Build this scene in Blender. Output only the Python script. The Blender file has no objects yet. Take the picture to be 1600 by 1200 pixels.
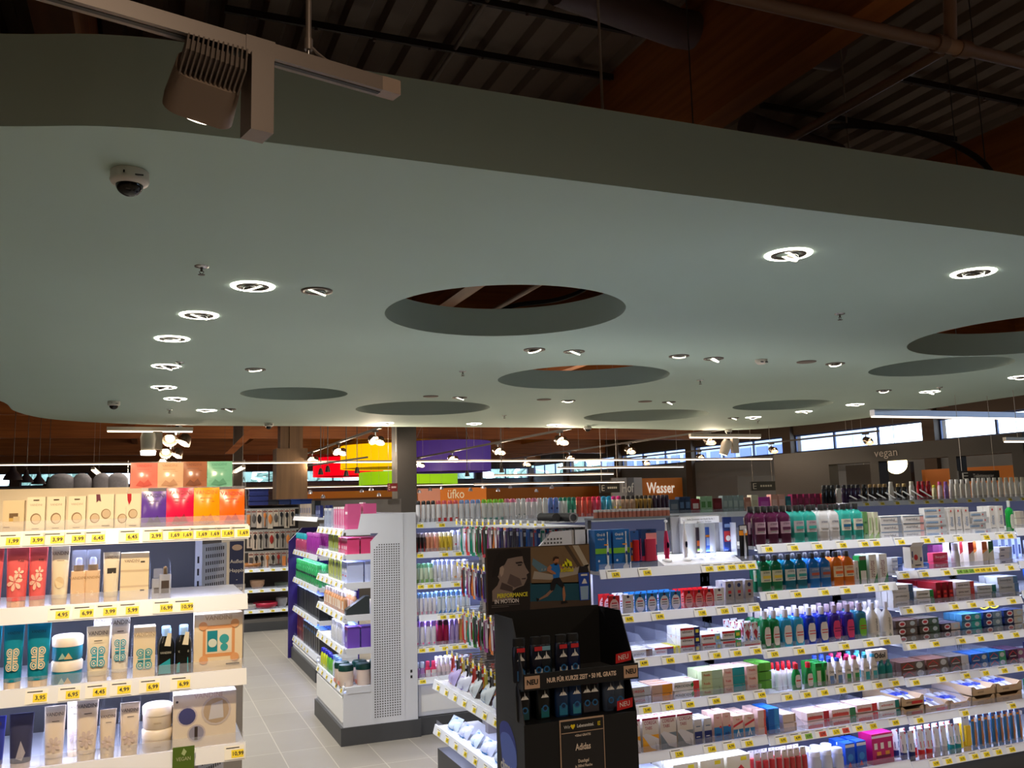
import bpy, math, random
from mathutils import Vector, Matrix
random.seed(7)
SC = bpy.context.scene
COL = SC.collection
PI = math.pi

# ------------------------------------------------------------------ camera
FPX = 1383.0
CZ = 1.7
ROT = Matrix(((0.92573, -0.02555, -0.37734), (-0.37736, -0.13043, -0.91684), (-0.02579, 0.99113, -0.13039)))
_x = Vector(ROT[0]).normalized(); _y = Vector(ROT[1]); _y = (_y - _x * _x.dot(_y)).normalized(); _z = _x.cross(_y)
ROT = Matrix((_x, _y, _z))
CAMLOC = Vector((0, 0, CZ))
cam = bpy.data.cameras.new('camera'); cam.sensor_width = 36; cam.lens = FPX / 1600 * 36; cam.clip_end = 300
camo = bpy.data.objects.new('camera', cam); COL.objects.link(camo)
camo.matrix_world = Matrix.Translation(CAMLOC) @ ROT.to_4x4()
SC.camera = camo
# ------------------------------------------------------------------ world and exposure
SC.view_settings.view_transform = 'Standard'
try: SC.view_settings.look = 'None'
except Exception: pass
SC.view_settings.gamma = 1; SC.view_settings.use_curve_mapping = False
SC.view_settings.exposure = 0.9
w = bpy.data.worlds.new('sky'); SC.world = w; w.use_nodes = True
bg = w.node_tree.nodes['Background']; bg.inputs[0].default_value = (0.62, 0.80, 1.0, 1); bg.inputs[1].default_value = 3.0

def lamp(kind, name, loc, power, color, size=.05, target=None, angle=None, blend=.6, sy=None):
    l = bpy.data.lights.new(name, kind); l.energy = power; l.color = color
    o = bpy.data.objects.new(name, l); COL.objects.link(o); o.location = loc
    if kind == 'AREA':
        l.shape = 'RECTANGLE'; l.size = size; l.size_y = sy or size
    else: l.shadow_soft_size = size
    if kind == 'SPOT': l.spot_size = angle or math.radians(120); l.spot_blend = blend
    if target is not None:
        o.rotation_euler = (Vector(target) - Vector(loc)).to_track_quat('-Z', 'Y').to_euler()
    return o
WARM = (1.0, .80, .58); NEUT = (1.0, .96, .92); COOL = (.64, .69, 1.0)
LP = dict(down=60, hall=55, beauty=42, strip=.85)
for _x0, _y0 in ((-3.5, -2.5), (1.0, -1.2), (5.5, -1.5), (10, -.5), (-6, 3.5)):      # unseen fill lamps added behind and beside the camera to brighten the near zone
    lamp('SPOT', 'added_fill_lamp', (_x0, _y0, 3.9), 112, (1, .76, .54), .08, (_x0, _y0 + .6, 0), math.radians(150), .7)

# ------------------------------------------------------------------ picture to place
def ray(px, py): return ROT @ Vector((px - 800, 600 - py, -FPX))
def at_y(px, py, y): r = ray(px, py); return CAMLOC + r * (y / r.y)
def at_z(px, py, z): r = ray(px, py); return CAMLOC + r * ((z - CZ) / r.z)
def at_x(px, py, x): r = ray(px, py); return CAMLOC + r * (x / r.x)
RT = ROT.transposed()
def solve(px, base, axis):      # length along axis from base at which a point shows at column px
    ca = RT @ (Vector(base) - CAMLOC); a = RT @ Vector(axis); k = px - 800
    return (-k * ca.z - FPX * ca.x) / (FPX * a.x + k * a.z)

# ------------------------------------------------------------------ materials
_M = {}
def lin(c): return tuple(((v / 255) / 12.92 if v <= 10 else (((v / 255) + .055) / 1.055) ** 2.4) for v in c)
def M(c, rough=.5, metal=0.0, emit=0.0, alpha=1.0, trans=0.0, noise=0.0, scale=20):
    key = (tuple(c), rough, metal, emit, alpha, trans, noise, scale)
    if key in _M: return _M[key]
    m = bpy.data.materials.new('m%03d' % len(_M)); m.use_nodes = True
    nt = m.node_tree; b = nt.nodes['Principled BSDF']; l = lin(c)
    b.inputs['Base Color'].default_value = (*l, 1); b.inputs['Roughness'].default_value = rough
    b.inputs['Metallic'].default_value = metal; b.inputs['Alpha'].default_value = alpha
    b.inputs['Transmission Weight'].default_value = trans
    if emit: b.inputs['Emission Color'].default_value = (*l, 1); b.inputs['Emission Strength'].default_value = emit
    if noise:
        tc = nt.nodes.new('ShaderNodeTexCoord'); n = nt.nodes.new('ShaderNodeTexNoise'); n.inputs['Scale'].default_value = scale
        mx = nt.nodes.new('ShaderNodeMix'); mx.data_type = 'RGBA'
        mx.inputs[6].default_value = (*[v * (1 - noise) for v in l], 1); mx.inputs[7].default_value = (*[min(1, v * (1 + noise)) for v in l], 1)
        nt.links.new(tc.outputs['Object'], n.inputs['Vector']); nt.links.new(n.outputs['Fac'], mx.inputs[0])
        nt.links.new(mx.outputs[2], b.inputs['Base Color'])
    _M[key] = m; return m
def wood(name, c1, c2, axis):
    m = bpy.data.materials.new(name); m.use_nodes = True; nt = m.node_tree; b = nt.nodes['Principled BSDF']; b.inputs['Roughness'].default_value = .55
    tc = nt.nodes.new('ShaderNodeTexCoord'); mp = nt.nodes.new('ShaderNodeMapping'); n = nt.nodes.new('ShaderNodeTexNoise')
    s = [6, 6, 14]; s[axis] = .5; mp.inputs['Scale'].default_value = s; n.inputs['Scale'].default_value = 1.3; n.inputs['Detail'].default_value = 5
    r = nt.nodes.new('ShaderNodeValToRGB'); r.color_ramp.elements[0].position = .3; r.color_ramp.elements[1].position = .7
    r.color_ramp.elements[0].color = (*lin(c1), 1); r.color_ramp.elements[1].color = (*lin(c2), 1)
    nt.links.new(tc.outputs['Object'], mp.inputs[0]); nt.links.new(mp.outputs[0], n.inputs[0]); nt.links.new(n.outputs['Fac'], r.inputs[0]); nt.links.new(r.outputs[0], b.inputs[0])
    return m
WOODX = wood('glulam_x', (142, 80, 34), (178, 106, 48), 0)
WOODY = wood('glulam_y', (142, 80, 34), (178, 106, 48), 1)
WOODZ = wood('glulam_z', (92, 68, 42), (118, 90, 58), 2)
def tile_mat():
    m = bpy.data.materials.new('floor_tiles'); m.use_nodes = True; nt = m.node_tree; b = nt.nodes['Principled BSDF']
    tc = nt.nodes.new('ShaderNodeTexCoord'); br = nt.nodes.new('ShaderNodeTexBrick'); br.offset = 0
    br.inputs['Scale'].default_value = 1; br.inputs['Brick Width'].default_value = .3; br.inputs['Row Height'].default_value = .6
    br.inputs['Mortar Size'].default_value = .0035; br.inputs['Bias'].default_value = 0
    br.inputs['Color1'].default_value = (*lin((146, 140, 130)), 1); br.inputs['Color2'].default_value = (*lin((140, 134, 124)), 1); br.inputs['Mortar'].default_value = (*lin((176, 168, 154)), 1)
    n = nt.nodes.new('ShaderNodeTexNoise'); n.inputs['Scale'].default_value = 3; n.inputs['Detail'].default_value = 6
    mr = nt.nodes.new('ShaderNodeMapRange'); mr.inputs[3].default_value = .42; mr.inputs[4].default_value = .55
    nt.links.new(tc.outputs['Object'], br.inputs[0]); nt.links.new(tc.outputs['Object'], n.inputs[0]); nt.links.new(n.outputs['Fac'], mr.inputs[0])
    nt.links.new(br.outputs[0], b.inputs[0]); nt.links.new(mr.outputs[0], b.inputs['Roughness'])
    return m
WHITE = (232, 232, 230)
STEEL = M((220, 223, 230), .4); STEELG = M((118, 120, 124), .45); DARKG = M((70, 71, 73), .5)
CHROME = M((200, 200, 202), .18, 1.0); BLACK = M((16, 16, 17), .5); ACRYL = M((215, 222, 240), .08, alpha=.16)
RAIL = M((232, 237, 248), .35); YEL = M((250, 225, 30), .5); INK = M((25, 25, 25), .6)
LED = M((210, 222, 255), emit=3.0); ALU = M((168, 158, 148), .35, .3)

# ------------------------------------------------------------------ mesh builder
_txt = {}
def text_geo(s, bold=0.0):
    k = (s, bold)
    if k in _txt: return _txt[k]
    c = bpy.data.curves.new('t', 'FONT'); c.body = s; c.size = 1; c.align_x = 'CENTER'; c.align_y = 'CENTER'; c.resolution_u = 2; c.offset = bold
    o = bpy.data.objects.new('t', c); me = o.to_mesh()
    v = [tuple(p.co[:2]) for p in me.vertices]; f = [tuple(p.vertices) for p in me.polygons]
    o.to_mesh_clear(); bpy.data.objects.remove(o); bpy.data.curves.remove(c)
    _txt[k] = (v, f); return _txt[k]
class MB:
    def __init__(s): s.v = []; s.f = []; s.fm = []; s.mats = []; s.sm = []
    def mi(s, m):
        if m not in s.mats: s.mats.append(m)
        return s.mats.index(m)
    def add(s, vs, fs, m, smooth=False):
        b = len(s.v); s.v += [tuple(p) for p in vs]; i = s.mi(m)
        for f in fs: s.f.append(tuple(b + k for k in f)); s.fm.append(i); s.sm.append(smooth)
        return s
    def box(s, x0, x1, y0, y1, z0, z1, m, taper=None):
        v = [(x0, y0, z0), (x1, y0, z0), (x1, y1, z0), (x0, y1, z0), (x0, y0, z1), (x1, y0, z1), (x1, y1, z1), (x0, y1, z1)]
        return s.add(v, [(0, 3, 2, 1), (4, 5, 6, 7), (0, 1, 5, 4), (1, 2, 6, 5), (2, 3, 7, 6), (3, 0, 4, 7)], m)
    def rbox(s, x0, x1, y0, y1, z0, z1, m, r=.01, n=3):     # rounded upright edges
        pts = []
        for cx, cy, a in ((x1 - r, y0 + r, -90), (x1 - r, y1 - r, 0), (x0 + r, y1 - r, 90), (x0 + r, y0 + r, 180)):
            for k in range(n + 1):
                t = math.radians(a + 90 * k / n); pts.append((cx + r * math.cos(t), cy + r * math.sin(t)))
        return s.prism(pts, z0, z1, m, smooth=True)
    def prism(s, pts, z0, z1, m, smooth=False):
        n = len(pts); v = [(x, y, z0) for x, y in pts] + [(x, y, z1) for x, y in pts]
        s.add(v, [(k, (k + 1) % n, n + (k + 1) % n, n + k) for k in range(n)], m, smooth)
        return s.add(v, [tuple(range(n))[::-1], tuple(range(n, 2 * n))], m)
    def prism_xz(s, pts, y0, y1, m, smooth=False):      # outline in x,z pushed through y
        n = len(pts); v = [(x, y0, z) for x, z in pts] + [(x, y1, z) for x, z in pts]
        s.add(v, [(k, (k + 1) % n, n + (k + 1) % n, n + k) for k in range(n)], m, smooth)
        return s.add(v, [tuple(range(n))[::-1], tuple(range(n, 2 * n))], m)
    def prism_yz(s, pts, x0, x1, m):
        n = len(pts); v = [(x0, y, z) for y, z in pts] + [(x1, y, z) for y, z in pts]
        s.add(v, [(k, (k + 1) % n, n + (k + 1) % n, n + k) for k in range(n)], m)
        return s.add(v, [tuple(range(n))[::-1], tuple(range(n, 2 * n))], m)
    def lathe(s, prof, m, seg=14, sx=1, sy=1, ox=0, oy=0, cap=True, pw=1.0):
        v = []; n = len(prof); P = lambda q: math.copysign(abs(q) ** pw, q)
        for r, z in prof:
            for k in range(seg):
                a = 2 * PI * k / seg; v.append((ox + r * sx * P(math.cos(a)), oy + r * sy * P(math.sin(a)), z))
        f = [(i * seg + k, i * seg + (k + 1) % seg, (i + 1) * seg + (k + 1) % seg, (i + 1) * seg + k) for i in range(n - 1) for k in range(seg)]
        s.add(v, f, m, True)
        if cap:
            s.add(v[:seg], [tuple(range(seg))[::-1]], m); s.add(v[-seg:], [tuple(range(seg))], m)
        return s
    def tube(s, pts, r, m, seg=8):
        pts = [Vector(p) for p in pts]; v = []; n = len(pts)
        for i, p in enumerate(pts):
            d = (pts[min(i + 1, n - 1)] - pts[max(i - 1, 0)]).normalized()
            a = d.cross(Vector((0, 0, 1)) if abs(d.z) < .9 else Vector((1, 0, 0))).normalized(); b = d.cross(a)
            rr = r[i] if isinstance(r, (list, tuple)) else r
            for k in range(seg):
                t = 2 * PI * k / seg; v.append(p + a * rr * math.cos(t) + b * rr * math.sin(t))
        f = [(i * seg + k, i * seg + (k + 1) % seg, (i + 1) * seg + (k + 1) % seg, (i + 1) * seg + k) for i in range(n - 1) for k in range(seg)]
        s.add(v, f, m, True); s.add(v[:seg], [tuple(range(seg))[::-1]], m); return s.add(v[-seg:], [tuple(range(seg))], m)
    def text(s, t, size, o, m, ax=(1, 0, 0), up=(0, 0, 1), bold=0.0, width=None):
        v, f = text_geo(t, bold); ax = Vector(ax); up = Vector(up); o = Vector(o)
        if not v: return s
        k = size
        kx = width or k
        return s.add([o + ax * (p[0] * kx) + up * (p[1] * k) for p in v], f, m)
    def poly(s, pts, m): return s.add(pts, [tuple(range(len(pts)))], m)
    def mesh(s, name):
        me = bpy.data.meshes.new(name); me.from_pydata(s.v, [], s.f)
        for m in s.mats: me.materials.append(m)
        me.polygons.foreach_set('material_index', s.fm); me.polygons.foreach_set('use_smooth', s.sm); me.update()
        return me
    def build(s, name, parent=None, loc=(0, 0, 0), rz=0, label=None, cat=None, group=None, kind=None):
        o = bpy.data.objects.new(name, s.mesh(name)); COL.objects.link(o); o.location = loc; o.rotation_euler = (0, 0, rz)
        if parent is not None: o.parent = parent
        return tag(o, label, cat, group, kind)
_seen = {}
def tag(o, label=None, cat=None, group=None, kind=None):
    if label:
        o['label'] = label; n = len(label.replace(',', ' ').split())
        if n > 16 or n < 4: print('LABELLEN', n, label)
        _seen[label] = _seen.get(label, 0) + 1
        if _seen[label] == 2: print('DUPLABEL', label)
    if cat: o['category'] = cat
    if group: o['group'] = group
    if kind: o['kind'] = kind
    return o
def thing(name, label, cat, loc=(0, 0, 0), rz=0, group=None):
    o = bpy.data.objects.new(name, None); COL.objects.link(o); o.location = loc; o.rotation_euler = (0, 0, rz); o.empty_display_size = .1
    return tag(o, label, cat, group)
def struct(name, mb): return mb.build(name, kind='structure')
def child(name, me, parent, loc=(0, 0, 0), rz=0):
    o = bpy.data.objects.new(name, me); COL.objects.link(o); o.parent = parent; o.location = loc; o.rotation_euler = (0, 0, rz); return o
ORD = ['leftmost', 'second from left', 'third from left', 'fourth from left', 'fifth from left', 'sixth from left', 'seventh from left', 'eighth from left', 'ninth from left', 'tenth from left', 'eleventh from left', 'twelfth from left', 'thirteenth from left', 'fourteenth from left', 'fifteenth from left', 'sixteenth from left']
def ordn(i, n):
    if n == 1: return ''
    if i == n - 1: return ', rightmost'
    return ', ' + ORD[i]

# ------------------------------------------------------------------ products: each returns (name, category, [(part name, mesh)...]) with the first entry as root mesh
_K = {}
def cached(fn):
    def g(*a, **k):
        key = fn.__name__ + repr(a) + repr(sorted(k.items()))
        if key not in _K: _K[key] = fn(*a, **k)
        return _K[key]
    return g
def prints(b, x0, x1, z0, z1, y, pr):
    w_ = x1 - x0; h = z1 - z0; e = .0006
    for i, p in enumerate(pr):
        yy = y - e * (i + 1) * .5
        if p[0] == 'T':
            _, t, cx, cz, size, c = p[:6]; wd = p[6] * w_ if len(p) > 6 else None
            if len(p) > 7: b.text(t, size * w_, (x0 + cx * w_, yy, z0 + cz * h), M(c), ax=(0, 0, 1), up=(-1, 0, 0), width=p[6] * h)
            else: b.text(t, size * h, (x0 + cx * w_, yy, z0 + cz * h), M(c), bold=.01, width=wd)
        elif p[0] == 'O':
            _, cx, cz, r, c = p[:5]; rz = p[5] if len(p) > 5 else r
            b.poly([(x0 + cx * w_ + r * w_ * math.cos(t * PI / 8), yy, z0 + cz * h + rz * w_ * math.sin(t * PI / 8)) for t in range(16)], M(c))
        elif p[0] == 'P':
            b.poly([(x0 + q[0] * w_, yy, z0 + q[1] * h) for q in p[1]], M(p[2]))
        else:
            a, c_, d, f, c = p
            b.poly([(x0 + a * w_, yy, z0 + d * h), (x0 + c_ * w_, yy, z0 + d * h), (x0 + c_ * w_, yy, z0 + f * h), (x0 + a * w_, yy, z0 + f * h)], M(c))
def petals(cx, cz, rx, rz, c, n=6, a0=.3):
    out = ()
    for k in range(n):
        a = a0 + 2 * PI * k / n; q = lambda t, d: (cx + rx * t * math.cos(a + d), cz + rz * t * math.sin(a + d))
        out += (('P', (q(.08, 0), q(.55, -.42), q(.85, -.25), q(1.0, 0), q(.85, .25), q(.55, .42)), c),)
    return out
@cached
def carton(name, cat, wd, dp, h, base, pr=(), top=None, rough=.35):
    b = MB(); m = M(base, rough); b.box(-wd / 2, wd / 2, 0, dp, 0, h, m)
    if top: b.add([(-wd / 2, 0, h + .0004), (wd / 2, 0, h + .0004), (wd / 2, dp, h + .0004), (-wd / 2, dp, h + .0004)], [(0, 1, 2, 3)], M(top, rough))
    prints(b, -wd / 2, wd / 2, 0, h, 0, pr)
    return (name, cat, [(name, b.mesh(name))])
@cached
def bottle(name, cat, wd, dp, h, body, cap, capw=.5, caph=.2, lab=None, labz=(.2, .6), shoulder=.12, pr=(), labtxt=None, capr=.4, waist=0.0, alpha=1.0, labshape='rect', rough=.2, pw=.7):
    b = MB(); hb = h * (1 - caph); r = wd / 2; sy = dp / wd
    prof = [(r * .9, 0), (r, h * .02), (r * (1 - waist), hb * .5), (r, hb * (1 - shoulder * 1.8)), (r * .85, hb * (1 - shoulder)), (r * capw * 1.02, hb * .985), (r * capw, hb)]
    b.lathe(prof, M(body, rough, alpha=alpha), 18, 1, sy, pw=pw)
    c = MB(); rc = r * capw; syc = 1 if capw < .8 else sy
    c.lathe([(rc * 1.05, hb), (rc * 1.05, h * .985), (rc * .9, h)], M(cap, capr), 12, 1, max(syc * .98, sy))
    parts = [(name, b.mesh(name)), ('cap', c.mesh('cap'))]
    if lab:
        l = MB(); z0, z1 = labz[0] * h, labz[1] * h; n = 6; pts = []
        def ring(z, half):
            out = []
            for k in range(n + 1):
                a = -PI / 2 - half + 2 * half * k / n; out.append((r * 1.015 * math.copysign(abs(math.cos(a)) ** pw, math.cos(a)), r * sy * 1.03 * math.copysign(abs(math.sin(a)) ** pw, math.sin(a)), z))
            return out
        if labshape == 'oval': rows = [(z0, .25), (z0 + (z1 - z0) * .12, .5), (z0 + (z1 - z0) * .5, .66), (z0 + (z1 - z0) * .88, .5), (z1, .25)]
        else: rows = [(z0, 1.0), (z1, 1.0)]
        v = []
        for z, hf in rows: v += ring(z, hf)
        l.add(v, [(i * (n + 1) + k, i * (n + 1) + k + 1, (i + 1) * (n + 1) + k + 1, (i + 1) * (n + 1) + k) for i in range(len(rows) - 1) for k in range(n)], M(lab, .4), True)
        prints(l, -r * .7, r * .7, z0, z1, -r * sy * 1.045, pr)
        parts.append(('label_sticker', l.mesh('label_sticker')))
    return (name, cat, parts)
@cached
def can(name, cat, r, h, body, cap, caph=.24, pr=(), capr=None, neck=.9):
    b = MB(); hb = h * (1 - caph)
    b.lathe([(r * .95, 0), (r, h * .015), (r, hb * .97), (r * neck, hb)], M(body, .3), 12)
    prints(b, -r * .62, r * .62, 0, hb, -r * 1.0, pr)
    c = MB(); rc = r * (capr or neck); c.lathe([(rc, hb), (rc, h * .93), (rc * .72, h)], M(cap, .35), 12)
    return (name, cat, [(name, b.mesh(name)), ('cap', c.mesh('cap'))])
@cached
def tube_up(name, cat, wd, dp, h, body, cap, pr=(), caph=.14):        # cream tube standing on its cap, crimped flat at the top
    b = MB(); z0 = h * caph; v = []; n = 14; rows = 5
    for i in range(rows + 1):
        t = i / rows; hy = dp / 2 * (1 - t) + .0015 * t; hx = wd / 2 * (.84 + .16 * t)
        for k in range(n):
            a = 2 * PI * k / n; v.append((hx * math.cos(a), hy * math.sin(a), z0 + (h - z0) * t))
    b.add(v, [(i * n + k, i * n + (k + 1) % n, (i + 1) * n + (k + 1) % n, (i + 1) * n + k) for i in range(rows) for k in range(n)], M(body, .3), True)
    b.add(v[-n:], [tuple(range(n))], M(body, .3))
    # print follows the leaning front
    e = .001
    lb = MB(); prints(lb, -wd * .42, wd * .42, z0, h, 0, pr)
    if lb.v:
        lb.v = [(x, min(-.002, -(dp / 2) * (1 - (z - z0) / (h - z0)) * math.sqrt(max(0, 1 - (x / (wd * .46)) ** 2)) - .0015) + y, z) for x, y, z in lb.v]
        for i, m in enumerate(lb.mats): b.mi(m)
        o = len(b.v); b.v += lb.v
        for f, fm in zip(lb.f, lb.fm): b.f.append(tuple(o + k for k in f)); b.fm.append(b.mi(lb.mats[fm])); b.sm.append(False)
    c = MB(); c.lathe([(wd * .40, 0), (wd * .41, z0 * .9), (wd * .38, z0)], M(cap, .4), 14, 1, dp / wd * 1.15)
    return (name, cat, [(name, b.mesh(name)), ('cap', c.mesh('cap'))])
@cached
def jar(name, cat, r, h, body, lid, lidf=.35, pr=()):
    b = MB(); hb = h * (1 - lidf); b.lathe([(r * .9, 0), (r * .97, h * .06), (r * .97, hb)], M(body, .3), 18)
    prints(b, -r * .6, r * .6, 0, hb, -r * .98, pr)
    c = MB(); c.lathe([(r, hb), (r * 1.02, h * .93), (r * .9, h)], M(lid, .35), 18)
    return (name, cat, [(name, b.mesh(name)), ('lid', c.mesh('lid'))])
@cached
def sachet(name, cat, wd, h, c, pr=(), lean=.02, th=.008):
    b = MB(); n = 6; v = []
    for i in range(7):
        t = i / 6; bul = math.sin(PI * t)
        for k in range(n + 1):
            s_ = math.sin(PI * k / n); v.append((-wd / 2 + wd * k / n, lean * t - th * bul * s_, h * t))
    for i in range(7):
        t = i / 6; bul = math.sin(PI * t)
        for k in range(n + 1):
            s_ = math.sin(PI * k / n); v.append((-wd / 2 + wd * k / n, lean * t + th * bul * s_ + .001, h * t))
    o = 7 * (n + 1); f = []
    for i in range(6):
        for k in range(n):
            a = i * (n + 1) + k; f += [(a, a + 1, a + n + 2, a + n + 1), (o + a, o + a + n + 1, o + a + n + 2, o + a + 1)]
    b.add(v, f, M(c, .22), True)
    p = MB(); prints(p, -wd / 2, wd / 2, 0, h, 0, pr)
    if p.v:
        b2 = [(x, lean * z / h - th - .0012 + y * .5 + th * (1 - math.sin(PI * min(1, max(0, z / h))) * math.sin(PI * min(1, max(0, (x + wd / 2) / wd)))), z) for x, y, z in p.v]
        oo = len(b.v); b.v += b2
        for ff, fm in zip(p.f, p.fm): b.f.append(tuple(oo + k for k in ff)); b.fm.append(b.mi(p.mats[fm])); b.sm.append(False)
    return (name, cat, [(name, b.mesh(name))])
@cached
def hangpack(name, cat, wd, h, card, obj_c, shape='brush', pr=(), card2=None):     # card with euro hole, item under blister
    b = MB(); b.box(-wd / 2, wd / 2, 0, .0015, -h, 0, M(card, .4))
    b.box(-wd * .12, wd * .12, -.0004, .0, -h * .05, -h * .03, BLACK)
    prints(b, -wd / 2, wd / 2, -h, 0, 0, pr)
    i = MB(); m = M(obj_c, .3)
    if shape == 'brush':
        i.tube([(0, -.008, -h * .9), (0, -.011, -h * .62), (0, -.009, -h * .4), (0, -.010, -h * .16)], [.0055, .007, .004, .0035], m, 6)
        i.box(-.006, .006, -.014, -.008, -h * .22, -h * .1, m); i.box(-.005, .005, -.024, -.014, -h * .215, -h * .105, M((238, 242, 245)))
        nm = 'toothbrush'
    elif shape == 'tool':
        i.tube([(0, -.008, -h * .9), (0, -.01, -h * .5)], [.008, .006], m, 6); i.lathe([(.002, -h * .5), (wd * .28, -h * .38), (wd * .3, -h * .25), (.004, -h * .15)], m, 8, 1, .25, 0, -.01)
        nm = 'utensil'
    elif shape == 'round':
        i.lathe([(wd * .1, -h * .75), (wd * .36, -h * .6), (wd * .38, -h * .4), (wd * .1, -h * .25)], m, 10, 1, .3, 0, -.006); nm = 'utensil'
    else:
        i.rbox(-wd * .34, wd * .34, -.02, -.001, -h * .8, -h * .25, m, .006); nm = 'blister'
    return (name, cat, [(name, b.mesh(name)), (nm, i.mesh(nm))])

def put(kind, loc, rz, label, group=None):
    name, cat, parts = kind
    o = bpy.data.objects.new(name, parts[0][1]); COL.objects.link(o); o.location = loc; o.rotation_euler = (0, 0, rz)
    tag(o, label, cat, group)
    for pn, me in parts[1:]: child(pn, me, o)
    return o

class Frame:        # a shelf front: u runs right along it, v back into it
    def __init__(s, origin, rz): s.o = Vector(origin); s.rz = rz; s.u = Vector((math.cos(rz), math.sin(rz), 0)); s.v = Vector((-math.sin(rz), math.cos(rz), 0))
    def P(s, u, v, z): return s.o + s.u * u + s.v * v + Vector((0, 0, z))
    def px(s, px, z, v=0): return solve(px, s.P(0, v, z), s.u)
DIM = {}
def fill(F, z, where, items, v0=.035):
    """items: (px0, px1, n, kind, desc, opts) ; deep rows and stacks as asked"""
    for it in items:
        p0, p1, n, kind, desc = it[:5]; op = it[5] if len(it) > 5 else {}
        deep = op.get('deep', 1); st = op.get('stack', 1); dv = op.get('dv', .1); hh = op.get('h', .04); vv = op.get('v', v0); zz = z + op.get('up', 0)
        if op.get('u'): u0, u1 = p0, p1
        else: u0 = F.px(p0, z, vv); u1 = F.px(p1, z, vv)
        w_ = (u1 - u0) / n
        g = desc + 's, ' + where if (n * deep * st) > 1 else None
        for i in range(n):
            for d in range(deep):
                for s_ in range(st):
                    if op.get('skip') and random.random() < op['skip'] and d: continue
                    l = desc + ordn(i, n)
                    if st > 1: l += [', bottom', ', upper'][s_] if st == 2 else [', bottom', ', middle', ', top', ', uppermost', ', crowning'][s_]
                    if deep > 1: l += [', front row', ', second row', ', third row', ', fourth row'][d]
                    l += ', ' + where
                    j = op.get('jit', .0015)
                    o_ = put(kind, F.P(u0 + w_ * (i + .5) + random.uniform(-j, j), vv + d * dv + random.uniform(-j, j) * 2, zz + s_ * hh), F.rz + op.get('tilt', 0) + random.uniform(-.02, .02) * (1 if st == 1 else .15), l, g)
                    if 'dim' not in DIM.get(kind[2][0][1].name, {}):
                        xs = [[c.co[a_] for me_ in [q_[1] for q_ in kind[2]] for c in me_.vertices] for a_ in range(3)]
                        DIM[kind[2][0][1].name] = {'dim': [max(q_) - min(q_) for q_ in xs]}
                    dm = DIM[kind[2][0][1].name]['dim']; o_.scale = (min(1, max(.7, (w_ - .004) / dm[0])), min(1, max(.6, (dv - .003) / dm[1])) if deep > 1 else 1, min(1, (hh - .0006) / dm[2]) if st > 1 else 1)

# ------------------------------------------------------------------ shelving
def shelf(root, u0, u1, z, depth, prices, tagpx=None, rail=.045, v0=0.0, acryl=True, small=False, labels=True, lit=True, div=()):
    """z = underside of the price rail; built in the rack's own frame"""
    top = z + rail * .8
    b = MB(); b.box(u0, u1, v0 + .004, v0 + depth, top - .018, top, STEEL)
    s = b.build('shelf', root)
    r = MB()    # leaning price rail
    r.add([(u0, v0 + .004, z + rail), (u1, v0 + .004, z + rail), (u1, v0 - .012, z), (u0, v0 - .012, z), (u0, v0 + .012, z + rail), (u1, v0 + .012, z + rail), (u1, v0 - .002, z), (u0, v0 - .002, z)],
          [(3, 2, 1, 0), (4, 5, 6, 7), (0, 1, 5, 4), (2, 3, 7, 6), (1, 2, 6, 5), (3, 0, 4, 7)], RAIL)
    r.build('price_rail', s)
    tilt = Vector((0, .016, rail)).normalized()
    for (u, t, c) in prices:
        p = MB(); wl = .044 if not small else .031; hl = .031 if not small else .025
        o = Vector((u, v0 - .0065, z + rail * .45)); yc = {'y': (250, 225, 30), 'r': (226, 82, 62), 'g': (140, 190, 70)}[c]
        nrm = Vector((0, -1, .33)).normalized() * .0012
        def q(x0, x1, y0, y1, m, k=1): p.add([o + Vector((x0, 0, 0)) + tilt * y0 + nrm * k, o + Vector((x1, 0, 0)) + tilt * y0 + nrm * k, o + Vector((x1, 0, 0)) + tilt * y1 + nrm * k, o + Vector((x0, 0, 0)) + tilt * y1 + nrm * k], [(0, 1, 2, 3)], m)
        q(-wl * 1.1, wl * .62, -hl * .66, hl * .78, M((246, 246, 240)), 1)
        q(-wl * .5, wl * .55, -hl * .5, hl * .32, M(yc, .5), 1.6)
        q(-wl * .95, wl * .2, hl * .5, hl * .6, INK, 1.6)
        p.text(t, hl * .58, o + nrm * 2.4 + Vector((wl * .05, 0, 0)) - tilt * hl * .1, INK, up=tilt, bold=.02)
        p.build('price_label', s)
    if acryl:
        a = MB(); a.box(u0 + .005, u1 - .005, v0 + .014, v0 + .016, top, top + .035, ACRYL); a.build('acrylic_lip', s)
        for u in div:
            d = MB(); d.prism_yz([(v0 + .016, top), (v0 + depth * .9, top), (v0 + depth * .9, top + .1), (v0 + .14, top + .1), (v0 + .016, top + .035)], u - .001, u + .001, ACRYL); d.build('divider', s)
    return s
def strip(F, u0, u1, z, v=.03, power=1.0, col=COOL, mesh_parent=None):
    c = F.P((u0 + u1) / 2, v, z + .016); L = u1 - u0
    o = lamp('AREA', 'shelf_light', c, power * LP['strip'] * L, col, L * .96, sy=.015)
    o.rotation_euler = (math.radians(32), 0, F.rz)        # tips its beam back into the shelf
    if mesh_parent:
        b = MB(); b.box(u0 + .02, u1 - .02, v - .012, v + .012, z + .020, z + .027, LED); b.build('light_strip', mesh_parent)
def prc(us, vals=None, c='y'):
    vals = vals or ['1,95', '2,75', '3,45', '1,35', '2,95', '4,99', '0,95', '1,65', '5,95', '3,25']
    return [(u, vals[i % len(vals)], c) for i, u in enumerate(us)]

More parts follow.
